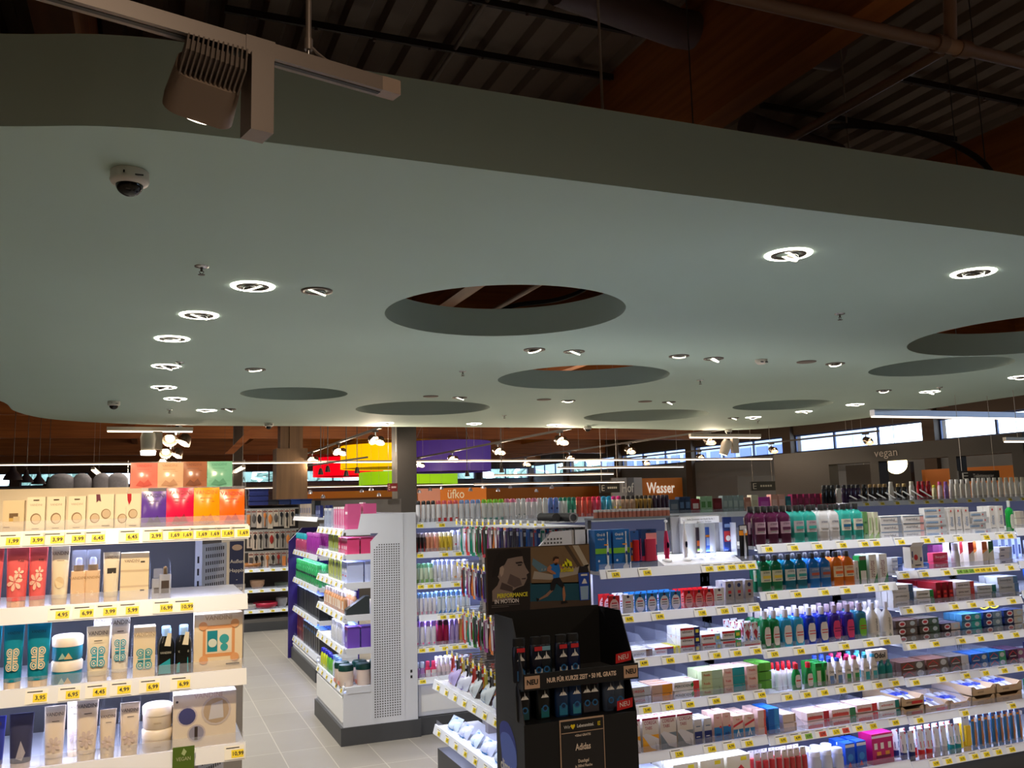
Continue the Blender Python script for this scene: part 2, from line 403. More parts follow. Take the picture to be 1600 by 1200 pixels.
# ================================================================== SETTING
RZ = 5.15
b = MB(); b.add([(-12, -6, 0), (20, -6, 0), (20, 46, 0), (-12, 46, 0)], [(0, 1, 2, 3)], tile_mat()); struct('floor', b)
DECK = M((130, 112, 96), .6, .2, noise=.15, scale=3)
b = MB(); x = -12.0; v = []
while x < 20:           # trapezoid steel deck, ribs along the hall
    v += [(x, RZ), (x + .13, RZ), (x + .16, RZ + .06), (x + .24, RZ + .06)]; x += .27
n = len(v); b.add([(p, -6, q) for p, q in v] + [(p, 46, q) for p, q in v], [(k, k + 1, n + k + 1, n + k) for k in range(n - 1)], DECK)
struct('ceiling', b)
WD = M((84, 70, 60), .7, noise=.08, scale=2); WG = M((120, 124, 130), .7, noise=.06, scale=2); FR = M((40, 60, 110), .5)
b = MB(); b.box(20, 20.3, -6, 46, 0, 3.02, WG); b.box(20, 20.3, -6, 46, 3.62, RZ + .1, WD)
for y in (7.0, 12.6, 18.3, 24.2, 30.1, 36, 41.5): b.box(19.85, 20.3, y - .3, y + .12, 0, RZ, WD)
struct('wall_right', b)
b = MB(); b.box(-12, 20, 46, 46.3, 0, 2.9, WG); b.box(-12, 20, 46, 46.3, 3.5, RZ + .1, WD)
for k in range(11): b.box(-12 + 3.2 * k - .2, -12 + 3.2 * k + .2, 45.9, 46.3, 2.9, 3.5, WD)
struct('wall_back', b)
b = MB(); b.box(-12.3, -12, -6, 46, 0, RZ + .1, WD); struct('wall_left', b)
b = MB(); b.box(-12, 20, -6.3, -6, 0, RZ + .1, WD); struct('wall_front', b)
GLASS = M((225, 238, 255), .02, alpha=.06)
def window(k, o, ax, L, h, nm, up=0):
    ax = Vector(ax); o = Vector(o); t = Vector((0, 0, 1)); nrm = ax.cross(t)
    b = MB()
    def bar(a0, a1, z0, z1):
        p = [o + ax * a0 + t * z0, o + ax * a1 + t * z0, o + ax * a1 + t * z1, o + ax * a0 + t * z1]
        b.add(p + [q + nrm * .06 for q in p], [(0, 1, 2, 3), (7, 6, 5, 4), (0, 4, 5, 1), (1, 5, 6, 2), (2, 6, 7, 3), (3, 7, 4, 0)], FR)
    bar(0, L, 0, .05); bar(0, L, h - .05, h); bar(0, .05, .05, h - .05); bar(L - .05, L, .05, h - .05)
    for i in range(1, nm): bar(L * i / nm - .03, L * i / nm + .03, .05, h - .05)
    w_ = b.build('window_%d' % k, kind='structure')
    p = MB(); q = [o + ax * .03 + t * .03, o + ax * (L - .03) + t * .03, o + ax * (L - .03) + t * (h - .03), o + ax * .03 + t * (h - .03)]
    q = [c + nrm * .03 for c in q]; p.add(q, [(0, 1, 2, 3)], GLASS); p.build('pane', w_)
k = 1
for a, c in ((7.12, 12.3), (12.72, 18.0), (18.42, 23.9), (24.32, 29.8), (30.22, 35.7), (36.12, 41.2), (41.62, 45.8)):
    window(k, (20.05, a, 3.02), (0, 1, 0), c - a, .6, 3); k += 1
for i in range(10):
    window(k, (-12 + 3.2 * i + .2, 46.05, 2.9), (1, 0, 0), 2.8, .6, 2); k += 1
# glulam beams
for i, x in enumerate((-8.5, -.62, 3.42, 7.5, 11.6, 15.6)):
    b = MB(); b.box(x, x + .2, -5.9, 45.8, 4.22, RZ, WOODY)
    struct('trim_%d' % (i + 1), b)
for i, (y, z0) in enumerate(((12.0, 4.0), (17.5, 3.9), (22.5, 3.9), (29, 3.85), (37, 3.8), (44.5, 3.8))):
    b = MB(); b.box(-11.9, 19.9, y, y + .22, z0, RZ - .02, WOODX)
    struct('trim_%d' % (i + 10), b)
# outside: hedge and pale building
rnd = random.Random(3)
b = MB()
for k in range(260):
    cx, cy, cz, r = rnd.uniform(-15, 34), rnd.uniform(52, 56), rnd.uniform(1.2, 3.9), rnd.uniform(.5, 1.3)
    pts = [Vector((rnd.gauss(0, 1), rnd.gauss(0, 1), rnd.gauss(0, 1))).normalized() * r for _ in range(9)]
    for q in range(7): b.add([Vector((cx, cy, cz)) + pts[q], Vector((cx, cy, cz)) + pts[q + 1] * .7, Vector((cx, cy, cz)) + pts[q + 2]], [(0, 1, 2)], M((150, 172, 160), .8))
b.build('hedge', label='pale green trees and shrubs outside the far window band', cat='shrubs', kind='stuff')
b = MB(); b.box(29, 34, 34.5, 54.5, 0, 7.5, M((150, 160, 190), .7))
for i in range(14):
    for z in (1.2, 3.0, 5.2): b.box(28.96, 29, 35.3 + i * 1.35, 36.2 + i * 1.35, z, z + 1.1, M((80, 96, 150), .3))
b.build('office_building', label='bluish office building outside the right window band', cat='building')

# ---- teal suspended canopy with round openings
def smooth(pts, n=8):
    out = []; m = len(pts)
    for i in range(m):
        p0, p1, p2, p3 = (Vector(pts[(i + j) % m]) for j in (-1, 0, 1, 2))
        for k in range(n):
            t = k / n; out.append(.5 * ((2 * p1) + (p2 - p0) * t + (2 * p0 - 5 * p1 + 4 * p2 - p3) * t * t + (3 * p1 - p0 - 3 * p2 + p3) * t ** 3))
    return out
CZN = 3.0; CTH = .22; BAND = .33
outline = [(-.49, 3.285), (-.16, 3.175), (.2, 3.14), (1.3, 3.14), (2.9, 3.14), (4.2, 3.13), (6.2, 3.2), (8.4, 3.6), (10.2, 4.6), (11.3, 6.4), (11.5, 8.7), (11.7, 10.7), (11.85, 12.2), (11.78, 13.6), (11.2, 14.75), (10, 15.0), (8.8, 14.8), (7.5, 14.68), (5, 14.7), (2.6, 14.72), (.6, 14.78), (-.5, 14.5), (-1.3, 13.9), (-1.6, 12.9), (-1.62, 11.7), (-2.1, 10.2), (-3.2, 8.6), (-4.0, 6.9), (-3.6, 5.0), (-2.4, 4.0), (-1.2, 3.5)]
cu = bpy.data.curves.new('c', 'CURVE'); cu.dimensions = '2D'; cu.fill_mode = 'BOTH'; cu.extrude = CTH / 2
def spl(pts):
    s = cu.splines.new('POLY'); s.points.add(len(pts) - 1); s.use_cyclic_u = True
    for p, q in zip(s.points, pts): p.co = (q[0], q[1], 0, 1)
spl(smooth([(a, c) for a, c in outline]))
HOLES = [(2.29, 5.65, .84), (4.35, 8.53, .93), (1.555, 10.47, .61), (3.52, 11.83, .93), (7.42, 12.38, 1.0), (8.70, 10.6, .72), (7.83, 6.96, .71), (7.15, 5.25, 1.08)]
for hx, hy, hr in HOLES: spl([(hx + hr * math.cos(2 * PI * k / 72), hy + hr * math.sin(2 * PI * k / 72)) for k in range(72)])
co = bpy.data.objects.new('c', cu); me = bpy.data.meshes.new_from_object(co); bpy.data.objects.remove(co)
me.materials.clear(); me.materials.append(M((188, 212, 204), .75, noise=.03, scale=1.2))
_cm = me.materials[0]
can_o = bpy.data.objects.new('suspended_canopy', me); COL.objects.link(can_o); can_o.location = (0, 0, CZN + CTH / 2)
tag(can_o, 'large teal wavy-edged suspended ceiling canopy with round cut-out openings', 'canopy')
bp = smooth([(a, c) for a, c in outline]); bn = len(bp); b = MB()
inn = []; outb = []
for k in range(bn):
    tg_ = (bp[(k + 1) % bn] - bp[k - 1]).normalized(); inn.append(bp[k] + Vector((-tg_.y, tg_.x)) * .03); outb.append(bp[k] - Vector((-tg_.y, tg_.x)) * .006)
rings = [[(p_.x, p_.y, -CTH / 2 + .0005) for p_ in outb], [(p_.x, p_.y, BAND - CTH / 2) for p_ in outb], [(p_.x, p_.y, BAND - CTH / 2) for p_ in inn], [(p_.x, p_.y, -CTH / 2 + .0005) for p_ in inn]]
b.add(sum(rings, []), [(i * bn + k, i * bn + (k + 1) % bn, (i + 1) * bn + (k + 1) % bn, (i + 1) * bn + k) for i in range(3) for k in range(bn)], _cm)
b.build('edge_band', can_o)
for (x, y) in ((1.8, 3.25), (-1.2, 4.2), (.6, 8.2), (4.5, 4.6), (6.2, 9.6), (9.8, 8.4), (5.6, 13.6), (1, 13.6)):
    b = MB(); b.tube([(x, y, CZN + CTH - .02), (x, y, RZ)], .006, ALU, 6); b.build('hanger_rod', can_o).matrix_parent_inverse = Matrix.Translation((0, 0, -(CZN + CTH / 2)))

# ---- things in the canopy
RING = M((255, 246, 225), emit=7.0); LENS = M((255, 244, 224), emit=2.6); FIN = M((90, 84, 78), .4, .6)
def downlight(i, px, py, ring, label, group):
    p = at_z(px, py, CZN); rr = .125 if ring else .085
    t = thing('downlight', label, 'ceiling light', (p.x, p.y, CZN), 0, group)
    a = MB()
    if ring:
        a.lathe([(.099, -.006), (.124, -.006), (.129, -.001), (.129, .004), (.097, .004), (.097, -.004)], RING, 32, cap=False); a.build('light_ring', t)
        a = MB()
    a.lathe([(.097, .004), (.095, -.008), (.070, -.008), (.066, .03), (.066, .05)], FIN, 28, cap=False)
    a.lathe([(.066, .04), (.0, .041)], DARKG, 20, cap=False); a.build('bezel', t)
    h = MB(); h.lathe([(.04, .0), (.058, -.012), (.058, .0), (.045, .03)], CHROME, 20, cap=False); h.lathe([(.0, .001), (.045, .001)], M((150, 140, 128), .3, .5), 20, cap=False)
    hd = h.build('lamp_head', t, (0, 0, -.002)); hd.rotation_euler = (math.radians(16), math.radians((-22, 18, -8, 25)[i % 4]), 0)
    l = MB(); l.lathe([(.05, -.0135), (.0595, -.0135)], LENS, 20, cap=False)
    l.lathe([(.0595, -.0135), (.0595, -.004)], LENS, 20, cap=False); l.build('lamp_rim', hd)
    lamp('SPOT', 'downlight_lamp', (p.x, p.y, CZN - .03), LP['down'] * (1.0 if ring else .8), NEUT, .05, (p.x, p.y, 0), math.radians(140), .9)
RINGED = [(395, 447, 'nearest of the curved left row'), (311, 492, 'second of the curved left row'), (269, 529, 'third of the curved left row'), (260, 572, 'fourth of the curved left row'), (256, 605, 'fifth of the curved left row'), (274, 623, 'sixth of the curved left row'), (323, 641, 'farthest of the curved left row'),
          (1232, 397, 'large near one right of the big opening'), (1521, 426, 'near right end of the canopy'), (603, 661, 'leftmost of three on the far rim'), (741, 662, 'middle of three on the far rim'), (866, 664, 'rightmost of three on the far rim'),
          (1177, 652, 'farthest of the curved right row'), (1256, 643, 'second farthest of the curved right row'), (1336, 632, 'middle of the curved right row'), (1453, 612, 'second nearest of the curved right row'), (1594, 589, 'nearest of the curved right row')]
for i, (x, y, s) in enumerate(RINGED): downlight(i, x, y, True, 'downlight with glowing white ring, ' + s, 'ringed downlights in the canopy')
PLAIN = [(495, 454, 'left of the biggest opening'), (399, 577, 'before the small left opening'), (357, 639, 'at the far left beside ring light'), (835, 546, 'left one of pair behind biggest opening'), (897, 549, 'right one of pair behind biggest opening'), (1061, 556, 'left one of the middle pair'), (1115, 560, 'right one of the middle pair'),
         (1305, 568, 'right of the smoke detector'), (718, 621, 'behind the first sprinkler'), (888, 626, 'behind the second opening'), (1045, 628, 'above the far right opening'), (1381, 610, 'below the long right opening'), (1146, 653, 'on the far rim beside ring light')]
for i, (x, y, s) in enumerate(PLAIN): downlight(i + 1, x, y, False, 'plain tilted downlight, ' + s, 'plain downlights in the canopy')
for x, y, s in ((673, 619, 'above the long left opening'), (850, 624, 'below the second opening'), (1008, 627, 'in the far centre'), (1260, 565, 'beside the smoke detector')):
    p = at_z(x, y, CZN); b = MB(); b.lathe([(.095, .002), (.095, -.006), (.088, -.009), (.0, -.009)], M((125, 112, 104), .7, noise=.25, scale=300), 28, cap=False)
    b.build('ceiling_speaker', None, (p.x, p.y, CZN), label='flat round grille speaker ' + s, cat='speaker', group='round grilles in the canopy')
for x, y, s in ((315, 416, 'nearest, left of the first ring lights'), (723, 580, 'between the biggest and long left openings'), (788, 649, 'on the far rim'), (1312, 490, 'right, between near ring lights and detector'), (1094, 594, 'behind the middle pair of lights'), (281, 566, 'beside the fourth left ring light'), (265, 640, 'at the far left corner'), (1468, 605, 'beside the right row ring light'), (1184, 657, 'at the far right rim')):
    p = at_z(x, y, CZN); t = thing('sprinkler', 'small metal sprinkler ' + s, 'sprinkler', (p.x, p.y, CZN), 0, 'sprinklers in the canopy')
    b = MB(); b.lathe([(.038, .0), (.036, -.006), (.014, -.012)], CHROME, 16, cap=False); b.build('escutcheon', t)
    b = MB(); b.tube([(0, 0, -.005), (0, 0, -.03)], .006, FIN, 8)
    for s_ in (-1, 1): b.tube([(0, 0, -.02), (s_ * .012, 0, -.032), (0, 0, -.046)], .0025, FIN, 5)
    b.lathe([(.018, -.046), (.018, -.049)], FIN, 12); b.build('nozzle', t)
for x, y, k, s in ((203, 268, 1.0, 'nearest, at the front left of the canopy'), (178, 627, 1.0, 'at the left rim of the canopy'), (420, 661, 1.0, 'on the far rim left of the pillar'), (918, 666, 1.0, 'on the far rim near centre'), (1138, 671, 1.0, 'on the far right rim')):
    p = at_z(x, y, CZN); t = thing('dome_camera', 'white dome security camera ' + s, 'security camera', (p.x, p.y, CZN), 0, 'dome cameras on the canopy')
    b = MB(); W = M((226, 220, 212), .4); b.lathe([(.066, .0), (.07, -.004), (.07, -.035), (.072, -.037), (.066, -.05), (.05, -.056)], W, 32, cap=False)
    b.box(-.022, -.016, -.071, -.068, -.03, -.02, BLACK); b.box(.02, .05, -.0685, -.066, -.036, -.03, DARKG); b.build('housing', t)
    b = MB(); b.lathe([(.05 * math.cos(a * PI / 16), -.054 - .045 * math.sin(a * PI / 16)) for a in range(9)], M((14, 13, 13), .06), 28, cap=False); b.build('dome', t)
p = at_z(1189, 562, CZN); t = thing('smoke_detector', 'white smoke detector between the downlights right of centre', 'smoke detector', (p.x, p.y, CZN))
b = MB(); b.lathe([(.06, 0), (.06, -.012), (.05, -.03), (.035, -.045), (.0, -.046)], M((225, 218, 205), .5), 24, cap=False); b.build('housing', t)
b = MB(); [b.box(-.04 + k * .05, -.01 + k * .05, -.0525, -.044, -.034, -.024, DARKG) for k in range(2)]; b.build('vent_slot', t)

# ---- near track with spotlight, upper left
A = at_z(20, -18, 2.6); Bp = at_z(620, 153, 2.6); d = (Bp - A); L = d.length; ang = math.atan2(d.y, d.x)
NT = M((128, 116, 108), .4, .2)
t = thing('lighting_track', 'pale metal track crossing in front of the canopy, top left', 'lighting track', (A.x, A.y, 2.6), ang)
b = MB(); b.box(0, L - .045, -.018, .018, 0, .032, NT); b.box(0, L - .045, -.006, .006, -.001, .001, BLACK); b.build('rail', t)
b = MB(); b.box(L - .045, L, -.018, .018, 0, .033, M((160, 140, 126), .4)); b.build('end_cap', t)
q = at_z(487, 80, 2.64); lx = (q - A).xy.length
b = MB(); b.tube([(lx, 0, .03), (lx, 0, .055)], .004, CHROME, 8); b.tube([(lx, 0, .05), (lx, 0, .075)], .009, NT, 10); b.tube([(lx, 0, .07), (lx, 0, RZ - 2.6)], .0065, NT, 8); b.build('hanger_rod', t)
b = MB(); b.tube([(lx + .005, 0, .06), (lx + .02, 0, .05), (lx + .04, 0, .04), (lx + .08, 0, .034), (lx + .16, 0, .033)], .003, NT, 6); b.build('cable', t)
sx = (at_z(398, 95, 2.6) - A).xy.length
S = thing('track_spotlight', 'boxy finned spotlight on the near track, top left', 'spotlight', A + d.normalized() * sx + Vector((0, 0, 0)), ang)
b = MB(); b.box(-.03, .03, -.02, .02, -.006, .034, NT); b.build('adapter', S)
b = MB(); b.box(-.022, .024, -.03, .03, -.165, -.004, NT); b.build('driver_box', S)
hd = MB(); hd.rbox(-.062, .062, -.05, .05, -.095, -.012, M((140, 122, 108), .45), .03, 5)
hd.v = [(x * (1.0 + (-z - .012) * 1.2), y * (1.0 + (-z - .012) * .8), z) for x, y, z in hd.v]
h = hd.build('lamp_head', S, (-.092, .0, -.045)); h.rotation_euler = (math.radians(56), math.radians(10), math.radians(-8))
f = MB()
for k in range(13): f.box(-.055 + k * .0092, -.0518 + k * .0092, -.045, .045, -.014, .042, NT)
f.box(-.056, .06, -.02, .02, -.014, .03, NT); f.build('cooling_fins', h)
f = MB(); f.lathe([(.0, -.0965), (.055, -.0965)], LENS, 24, cap=False); f.build('lens', h)
lamp('SPOT', 'beauty_spot', (A.x + .1, A.y + .12, 2.45), LP['beauty'], (1, .78, .50), .04, (-.06, 2.8, 1.3), math.radians(62), .5)

# ---- pipes, cable trays, conduits and cables above the canopy
PIPE = M((150, 118, 98), .5); ZP = 4.2
b = MB(); b.tube([(-3, 3.43, ZP), (4.05, 3.43, ZP)], .036, PIPE, 14); b.tube([(4.3, 3.43, ZP), (12, 3.43, ZP)], .036, PIPE, 14); t = b.build('sprinkler_pipe', label='brown painted pipe running left to right under the roof, top right', cat='pipe')
b = MB(); b.tube([(4.05, 3.43, ZP), (4.12, 3.43, ZP)], .05, PIPE, 14); b.tube([(4.22, 3.43, ZP), (4.3, 3.43, ZP)], .05, PIPE, 14); b.tube([(4.1, 3.43, ZP), (4.25, 3.43, ZP)], .042, M((190, 150, 118), .5), 14); b.build('coupling', t)
b = MB(); b.tube([(4.17, 3.5, ZP), (4.17, 13, ZP)], .03, PIPE, 12); b.build('sprinkler_pipe', label='thinner pipe running back over the canopy from the coupling', cat='pipe')
b = MB(); b.tube([(4.17, 3.43, ZP + .03), (4.0, 3.2, RZ)], .036, PIPE, 12); b.build('sprinkler_pipe', label='short riser pipe from the coupling to the roof', cat='pipe')
for (x0, x1, y, s) in ((.4, 3.4, 5.93, 'dark cable tray under the roof, left of the beam, farther'), (.9, 3.4, 5.25, 'dark cable tray under the roof, left of the beam, nearer'), (4.9, 7.2, 5.95, 'dark cable tray under the roof, right of the beam, farther'), (5.6, 8.2, 5.15, 'dark cable tray under the roof, right of the beam, nearer'), (4.6, 5.1, 4.6, 'short dark cable tray right of the beam, nearest')):
    b = MB(); b.box(x0, x1, y, y + .06, 5.07, 5.1, M((50, 40, 36), .6)); b.box(x0, x1, y, y + .008, 5.05, 5.07, M((50, 40, 36), .6))
    k = x0 + .2
    while k < x1: b.lathe([(.012, 5.04), (.012, 5.08)], M((120, 100, 90), .4), 6, ox=k, oy=y + .03); k += .42
    b.build('cable_tray', label=s, cat='cable tray')
b = MB(); b.tube([(2.05, 3.0, 5.08), (2.05, 6.9, 5.08)], .018, M((120, 105, 90), .5), 8); b.build('conduit', label='thin conduit pipe under the dark roof left of the beam', cat='conduit')
DUCT = M((112, 96, 98), .6)
b = MB(); b.tube([(2.3, 4.65, 4.9), (3.3, 4.85, 4.9), (4.6, 4.75, 4.9)], .13, DUCT, 12); b.build('duct', label='wide grey duct under the roof beside the beam', cat='duct')
b = MB(); b.tube([(4.9, 6.2, 5.0), (6.2, 6.5, 5.0)], .11, DUCT, 12); b.build('duct', label='wide grey duct right of the beam above the pipe', cat='duct')
def hosepts(p): return [tuple(q) for q in smooth3(p)]
def smooth3(p, n=6):
    out = []; p = [Vector(q) for q in p]; p = [p[0]] + p + [p[-1]]
    for i in range(1, len(p) - 2):
        for k in range(n):
            t = k / n; a, b_, c, d_ = p[i - 1], p[i], p[i + 1], p[i + 2]
            out.append(.5 * ((2 * b_) + (c - a) * t + (2 * a - 5 * b_ + 4 * c - d_) * t * t + (3 * b_ - a - 3 * c + d_) * t ** 3))
    return out + [p[-1]]
b = MB(); b.tube(smooth3([(4.15, 4.4, 4.12), (4.4, 4.35, 4.14), (4.7, 4.15, 4.05), (5.0, 3.95, 3.8), (5.15, 3.9, 3.4)]), .02, M((48, 40, 38), .6), 8); b.build('hose', label='dark hose hanging down behind the canopy edge, top right', cat='hose')
b = MB(); b.tube(smooth3([(2.9, 7.6, 3.36), (3.1, 7.5, 3.5), (3.6, 7.5, 3.6), (3.9, 7.4, 3.75), (4.1, 7.3, 4.1), (4.3, 7.2, 5.0)]), .022, M((60, 52, 50), .6), 8); b.build('hose', label='dark hose seen through the biggest canopy opening', cat='hose')
for x, y, s in ((5.2, 4.1, 'right of the coupling'), (3.0, 4.3, 'left of the beam'), (5.9, 4.9, 'over the right canopy edge')):
    b = MB(); b.tube([(x, y, CZN + CTH), (x, y, RZ)], .004, M((80, 72, 66), .4), 5); b.build('suspension_wire', label='thin suspension wire ' + s + ' up to the roof', cat='wire', group='suspension wires')

# ---- pillars
b = MB(); b.box(4.25, 4.62, 16, 16.4, 0, RZ, M((50, 47, 47), .6)); b.build('pillar', label='dark grey square pillar rising behind the white end rack', cat='pillar')
p0 = at_y(432, 700, 22); p1 = at_y(481, 700, 22)
t = thing('pillar', 'brown timber-clad pillar left of the coloured lampshades', 'pillar', ((p0.x + p1.x) / 2, 22, 0))
b = MB(); b.box(-.37, .37, 0, .7, 0, 3.1, WOODZ); b.build('cladding', t)
b = MB(); b.box(-.27, .27, .1, .6, 3.1, 4.2, WOODZ); b.box(-.06, .06, .02, .7, 3.1, 3.9, WOODZ); b.build('post', t)
for x0, y0, s in ((385, 22, 'slim dark pillar left of the timber pillar'), ):
    p = at_y(x0, 700, y0); b = MB(); b.box(p.x - .12, p.x + .12, 24, 24.25, 0, 4.3, M((70, 62, 56), .6)); b.build('pillar', label=s, cat='pillar')
b = MB(); b.prism_xz([(1.7, 3.0), (1.9, 3.0), (2.8, 3.9), (2.55, 3.9)], 22.5, 22.65, WOODX); b.build('brace', label='diagonal timber brace beside the brown pillar', cat='brace')

# ---- linear luminaires
LUM = M((255, 232, 205), emit=2.3)
def luminaire(x0, x1, y, z, label, axis='x', w_=.06, hgt=.05, mat=ALU, wires=True):
    t = thing('linear_luminaire', label, 'ceiling light', ((x0 + x1) / 2, y, z) if axis == 'x' else (y, (x0 + x1) / 2, z), 0 if axis == 'x' else PI / 2, 'hanging linear lights')
    L = (x1 - x0) / 2; b = MB(); b.box(-L, L, -w_ / 2, w_ / 2, .012, .012 + hgt, mat); b.build('housing', t)
    b = MB(); b.box(-L + .01, L - .01, -w_ / 2 + .008, w_ / 2 - .008, -.006, .012, LUM); b.build('diffuser', t)
    if wires:
        n = max(2, int(L / 2.5)); b = MB()
        for k in range(n):
            xl = -L * .9 + 1.8 * L * k / (n - 1); zt_ = CZN if (y < 14.8 and (x0 + x1) / 2 + xl < 11.95) else RZ
            b.tube([(xl, 0, hgt), (xl, 0, zt_ - z)], .004, ALU, 5)
        b.build('suspension_wire', t)
luminaire(-5, 14.36, 18, 2.55, 'very long thin lit rail crossing the hall behind the racks', w_=.05, hgt=.03)
luminaire(10.72, 16.5, 10.9, 2.88, 'pale blue linear light hanging before the right windows', w_=.1, hgt=.1, mat=M((205, 214, 240), .3, .3))
luminaire(11.5, 16, 24.5, 2.62, 'linear light behind the tracks right of centre')
luminaire(10.4, 14.8, 27, 2.5, 'linear light below the far windows, centre')
luminaire(10.2, 16, 28.4, 2.25, 'lowest long far linear light, centre')
luminaire(3.6, 13.8, 37.4, 2.45, 'farthest long linear light behind the coloured shades')
luminaire(13.3, 14.7, 13.4, 3.25, 'short lit linear light under the right canopy rim')
luminaire(10.5, 15.5, 8.4, 2.3, 'linear light over the kiosk at right edge', w_=.05)
for (a_, c_, z_, s_) in (((141, 731), (158, 745), 2.6, 'short slanting light left of the mask sachets'), ((362, 741), (385, 729), 2.6, 'short slanting light right of the mask sachets')):
    P_, Q_ = at_z(*a_, z_), at_z(*c_, z_); L_ = min(3.2, (Q_ - P_).length); dr = (Q_ - P_).normalized(); C_ = (P_ + Q_) / 2
    tt_ = thing('linear_luminaire', s_, 'ceiling light', C_, math.atan2(dr.y, dr.x), 'hanging linear lights'); b = MB(); b.box(-L_ / 2, L_ / 2, -.04, .04, .01, .06, ALU); b.build('housing', tt_); b = MB(); b.box(-L_ / 2, L_ / 2, -.035, .035, -.01, .01, LUM); b.build('diffuser', tt_)
    for sg in (-1, 1): b = MB(); b.tube([(sg * L_ * .4, 0, .05), (sg * L_ * .4, 0, RZ - z_)], .003, ALU, 5); b.build('suspension_wire', tt_)
t = None
# left hanging track with bright can spotlight
luminaire(-.61, .63, 14.8, 2.9, 'short pale track bar hanging below the left canopy rim', w_=.07, hgt=.06, mat=M((230, 215, 200), .4), wires=False)
def spot(loc, rz, label, group, scale=1.0, aim=0, power=0, heads=2):
    t = thing('track_spotlight', label, 'spotlight', loc, rz, group)
    b = MB(); b.box(-.02 * scale, .02 * scale, -.07 * scale, .07 * scale, -.03, 0, DARKG); b.tube([(0, 0, -.02), (0, 0, -.1 * scale)], .012 * scale, CHROME, 8); b.build('adapter', t)
    for s in ((-1, 1) if heads == 2 else (0,)):
        h = MB(); h.lathe([(.02 * scale, 0), (.055 * scale, -.02 * scale), (.075 * scale, -.075 * scale), (.085 * scale, -.12 * scale)], M((150, 140, 128), .25, .85), 14, cap=False)
        ho = h.build('lamp_head', t, (s * .10 * scale, 0, -.1 * scale)); ho.rotation_euler = (math.radians(-48 if s < 0 else -20), math.radians(aim + s * 22), 0)
        l = MB(); l.lathe([(.0, -.08 * scale), (.05 * scale, -.08 * scale)], M((255, 236, 205), emit=3.2 if s <= 0 else .8), 14, cap=False); l.build('lens', ho)
    if power: lamp('POINT', 'track_lamp', Vector(loc) + Vector((0, -.12, -.3)), power, WARM, .06)
for ti, (x, y0, y1, s) in enumerate(((3.72, 15.1, 26, 'left track'), (7.35, 15, 25.8, 'centre-left track'), (10.75, 15, 28, 'centre track'), (15.0, 15.1, 28, 'right track'))):
    b = MB(); b.box(x - .025, x + .025, y0, y1, 3.0, 3.04, M((60, 52, 46), .5))
    for yy in (y0 + 1, (y0 + y1) / 2, y1 - 1): b.tube([(x, yy, 3.03), (x, yy, RZ)], .004, ALU, 5)
    b.build('lighting_track', label='dark track running down the hall, ' + s, cat='lighting track')
    for k, yy in enumerate((15.5, 18.8, 22.1, 25.2)):
        spot((x, yy, 3.0), .25, 'chrome twin spotlight on the %s, %s' % (s, ('nearest', 'second', 'third', 'farthest')[k]), 'twin spotlights on the tracks', 1.1, 0, LP['hall'] * (1, 1, .5, .3)[ti])
b = MB(); b.box(.44, .48, 15.3, 29, 3.12, 3.15, M((60, 52, 46), .5)); [b.tube([(.46, yy, 3.15), (.46, yy, RZ)], .004, ALU, 5) for yy in (16, 22, 28)]; b.build('lighting_track', label='dark track carrying the chrome spotlights, far left', cat='lighting track')
for k, yy in enumerate((16.2, 20, 24, 28)):
    spot((.46, yy, 3.12), -.3, 'chrome twin spotlight in the left far row, ' + ('nearest', 'second', 'third', 'farthest')[k], 'chrome spotlights left of the brown pillar', 1.5, 0, LP['hall'] * .8)
p = at_y(232, 690, 14.7)
t = thing('track_spotlight', 'bright white can spotlight under the short left track', 'spotlight', (p.x, 14.75, 2.9))
b = MB(); b.box(.06, .2, -.04, .04, -.28, -.0, M((205, 190, 175), .5)); b.build('driver_box', t)
b = MB(); b.lathe([(.1, -.36), (.12, -.1), (.1, -.02)], M((236, 226, 212), .4), 18); h = b.build('lamp_head', t)
b = MB(); b.lathe([(.0, -.365), (.105, -.365), (.115, -.3)], LENS, 18, cap=False); b.build('lens', h)
p = at_y(1010, 685, 13.5)
luminaire(9.05, 10.6, 13.6, 2.74, 'short pale track bar below the canopy rim, right of centre', w_=.07, hgt=.06, mat=M((215, 200, 184), .4), wires=False)
t = thing('track_spotlight', 'white can spotlight under the short right-centre track', 'spotlight', (9.9, 13.6, 2.74))
b = MB(); b.box(.05, .18, -.04, .04, -.28, -.0, M((205, 190, 175), .5)); b.build('driver_box', t)
b = MB(); b.lathe([(.08, -.3), (.1, -.1), (.07, -.02)], M((226, 212, 196), .4), 18); h = b.build('lamp_head', t, (-.02, 0, -.02)); h.rotation_euler = (.2, .3, 0)
b = MB(); b.lathe([(.0, -.305), (.075, -.305)], LENS, 18, cap=False); b.build('lens', h)
# distant low spotlights above the far aisles
k = 0
for (px, py) in ((350, 766), (366, 772), (485, 766), (505, 773), (565, 764), (580, 761), (592, 770), (655, 765), (672, 762), (690, 760), (735, 762), (755, 758), (778, 763), (797, 758), (838, 764), (862, 758)):
    p = at_y(px, py, 21.5 + k % 5 * .9); 
    t = thing('track_spotlight', 'tiny distant spotlight %s %s' % (ORD[k].replace('leftmost', 'first from left'), 'low over the far aisles'), 'spotlight', p, 0, 'tiny spotlights over the far aisles'); k += 1
    b = MB(); b.lathe([(.02, 0), (.05, -.035), (.06, -.09)], M((140, 150, 170), .3, .6), 10, cap=False); b.build('lamp_head', t)
    b = MB(); b.tube([(0, 0, 0), (0, 0, RZ - t.location.z)], .002, DARKG, 4); b.build('suspension_rod', t); b = MB(); b.lathe([(.0, -.06), (.055, -.07)], M((235, 235, 255), emit=4.0), 10, cap=False); b.build('lens', t)
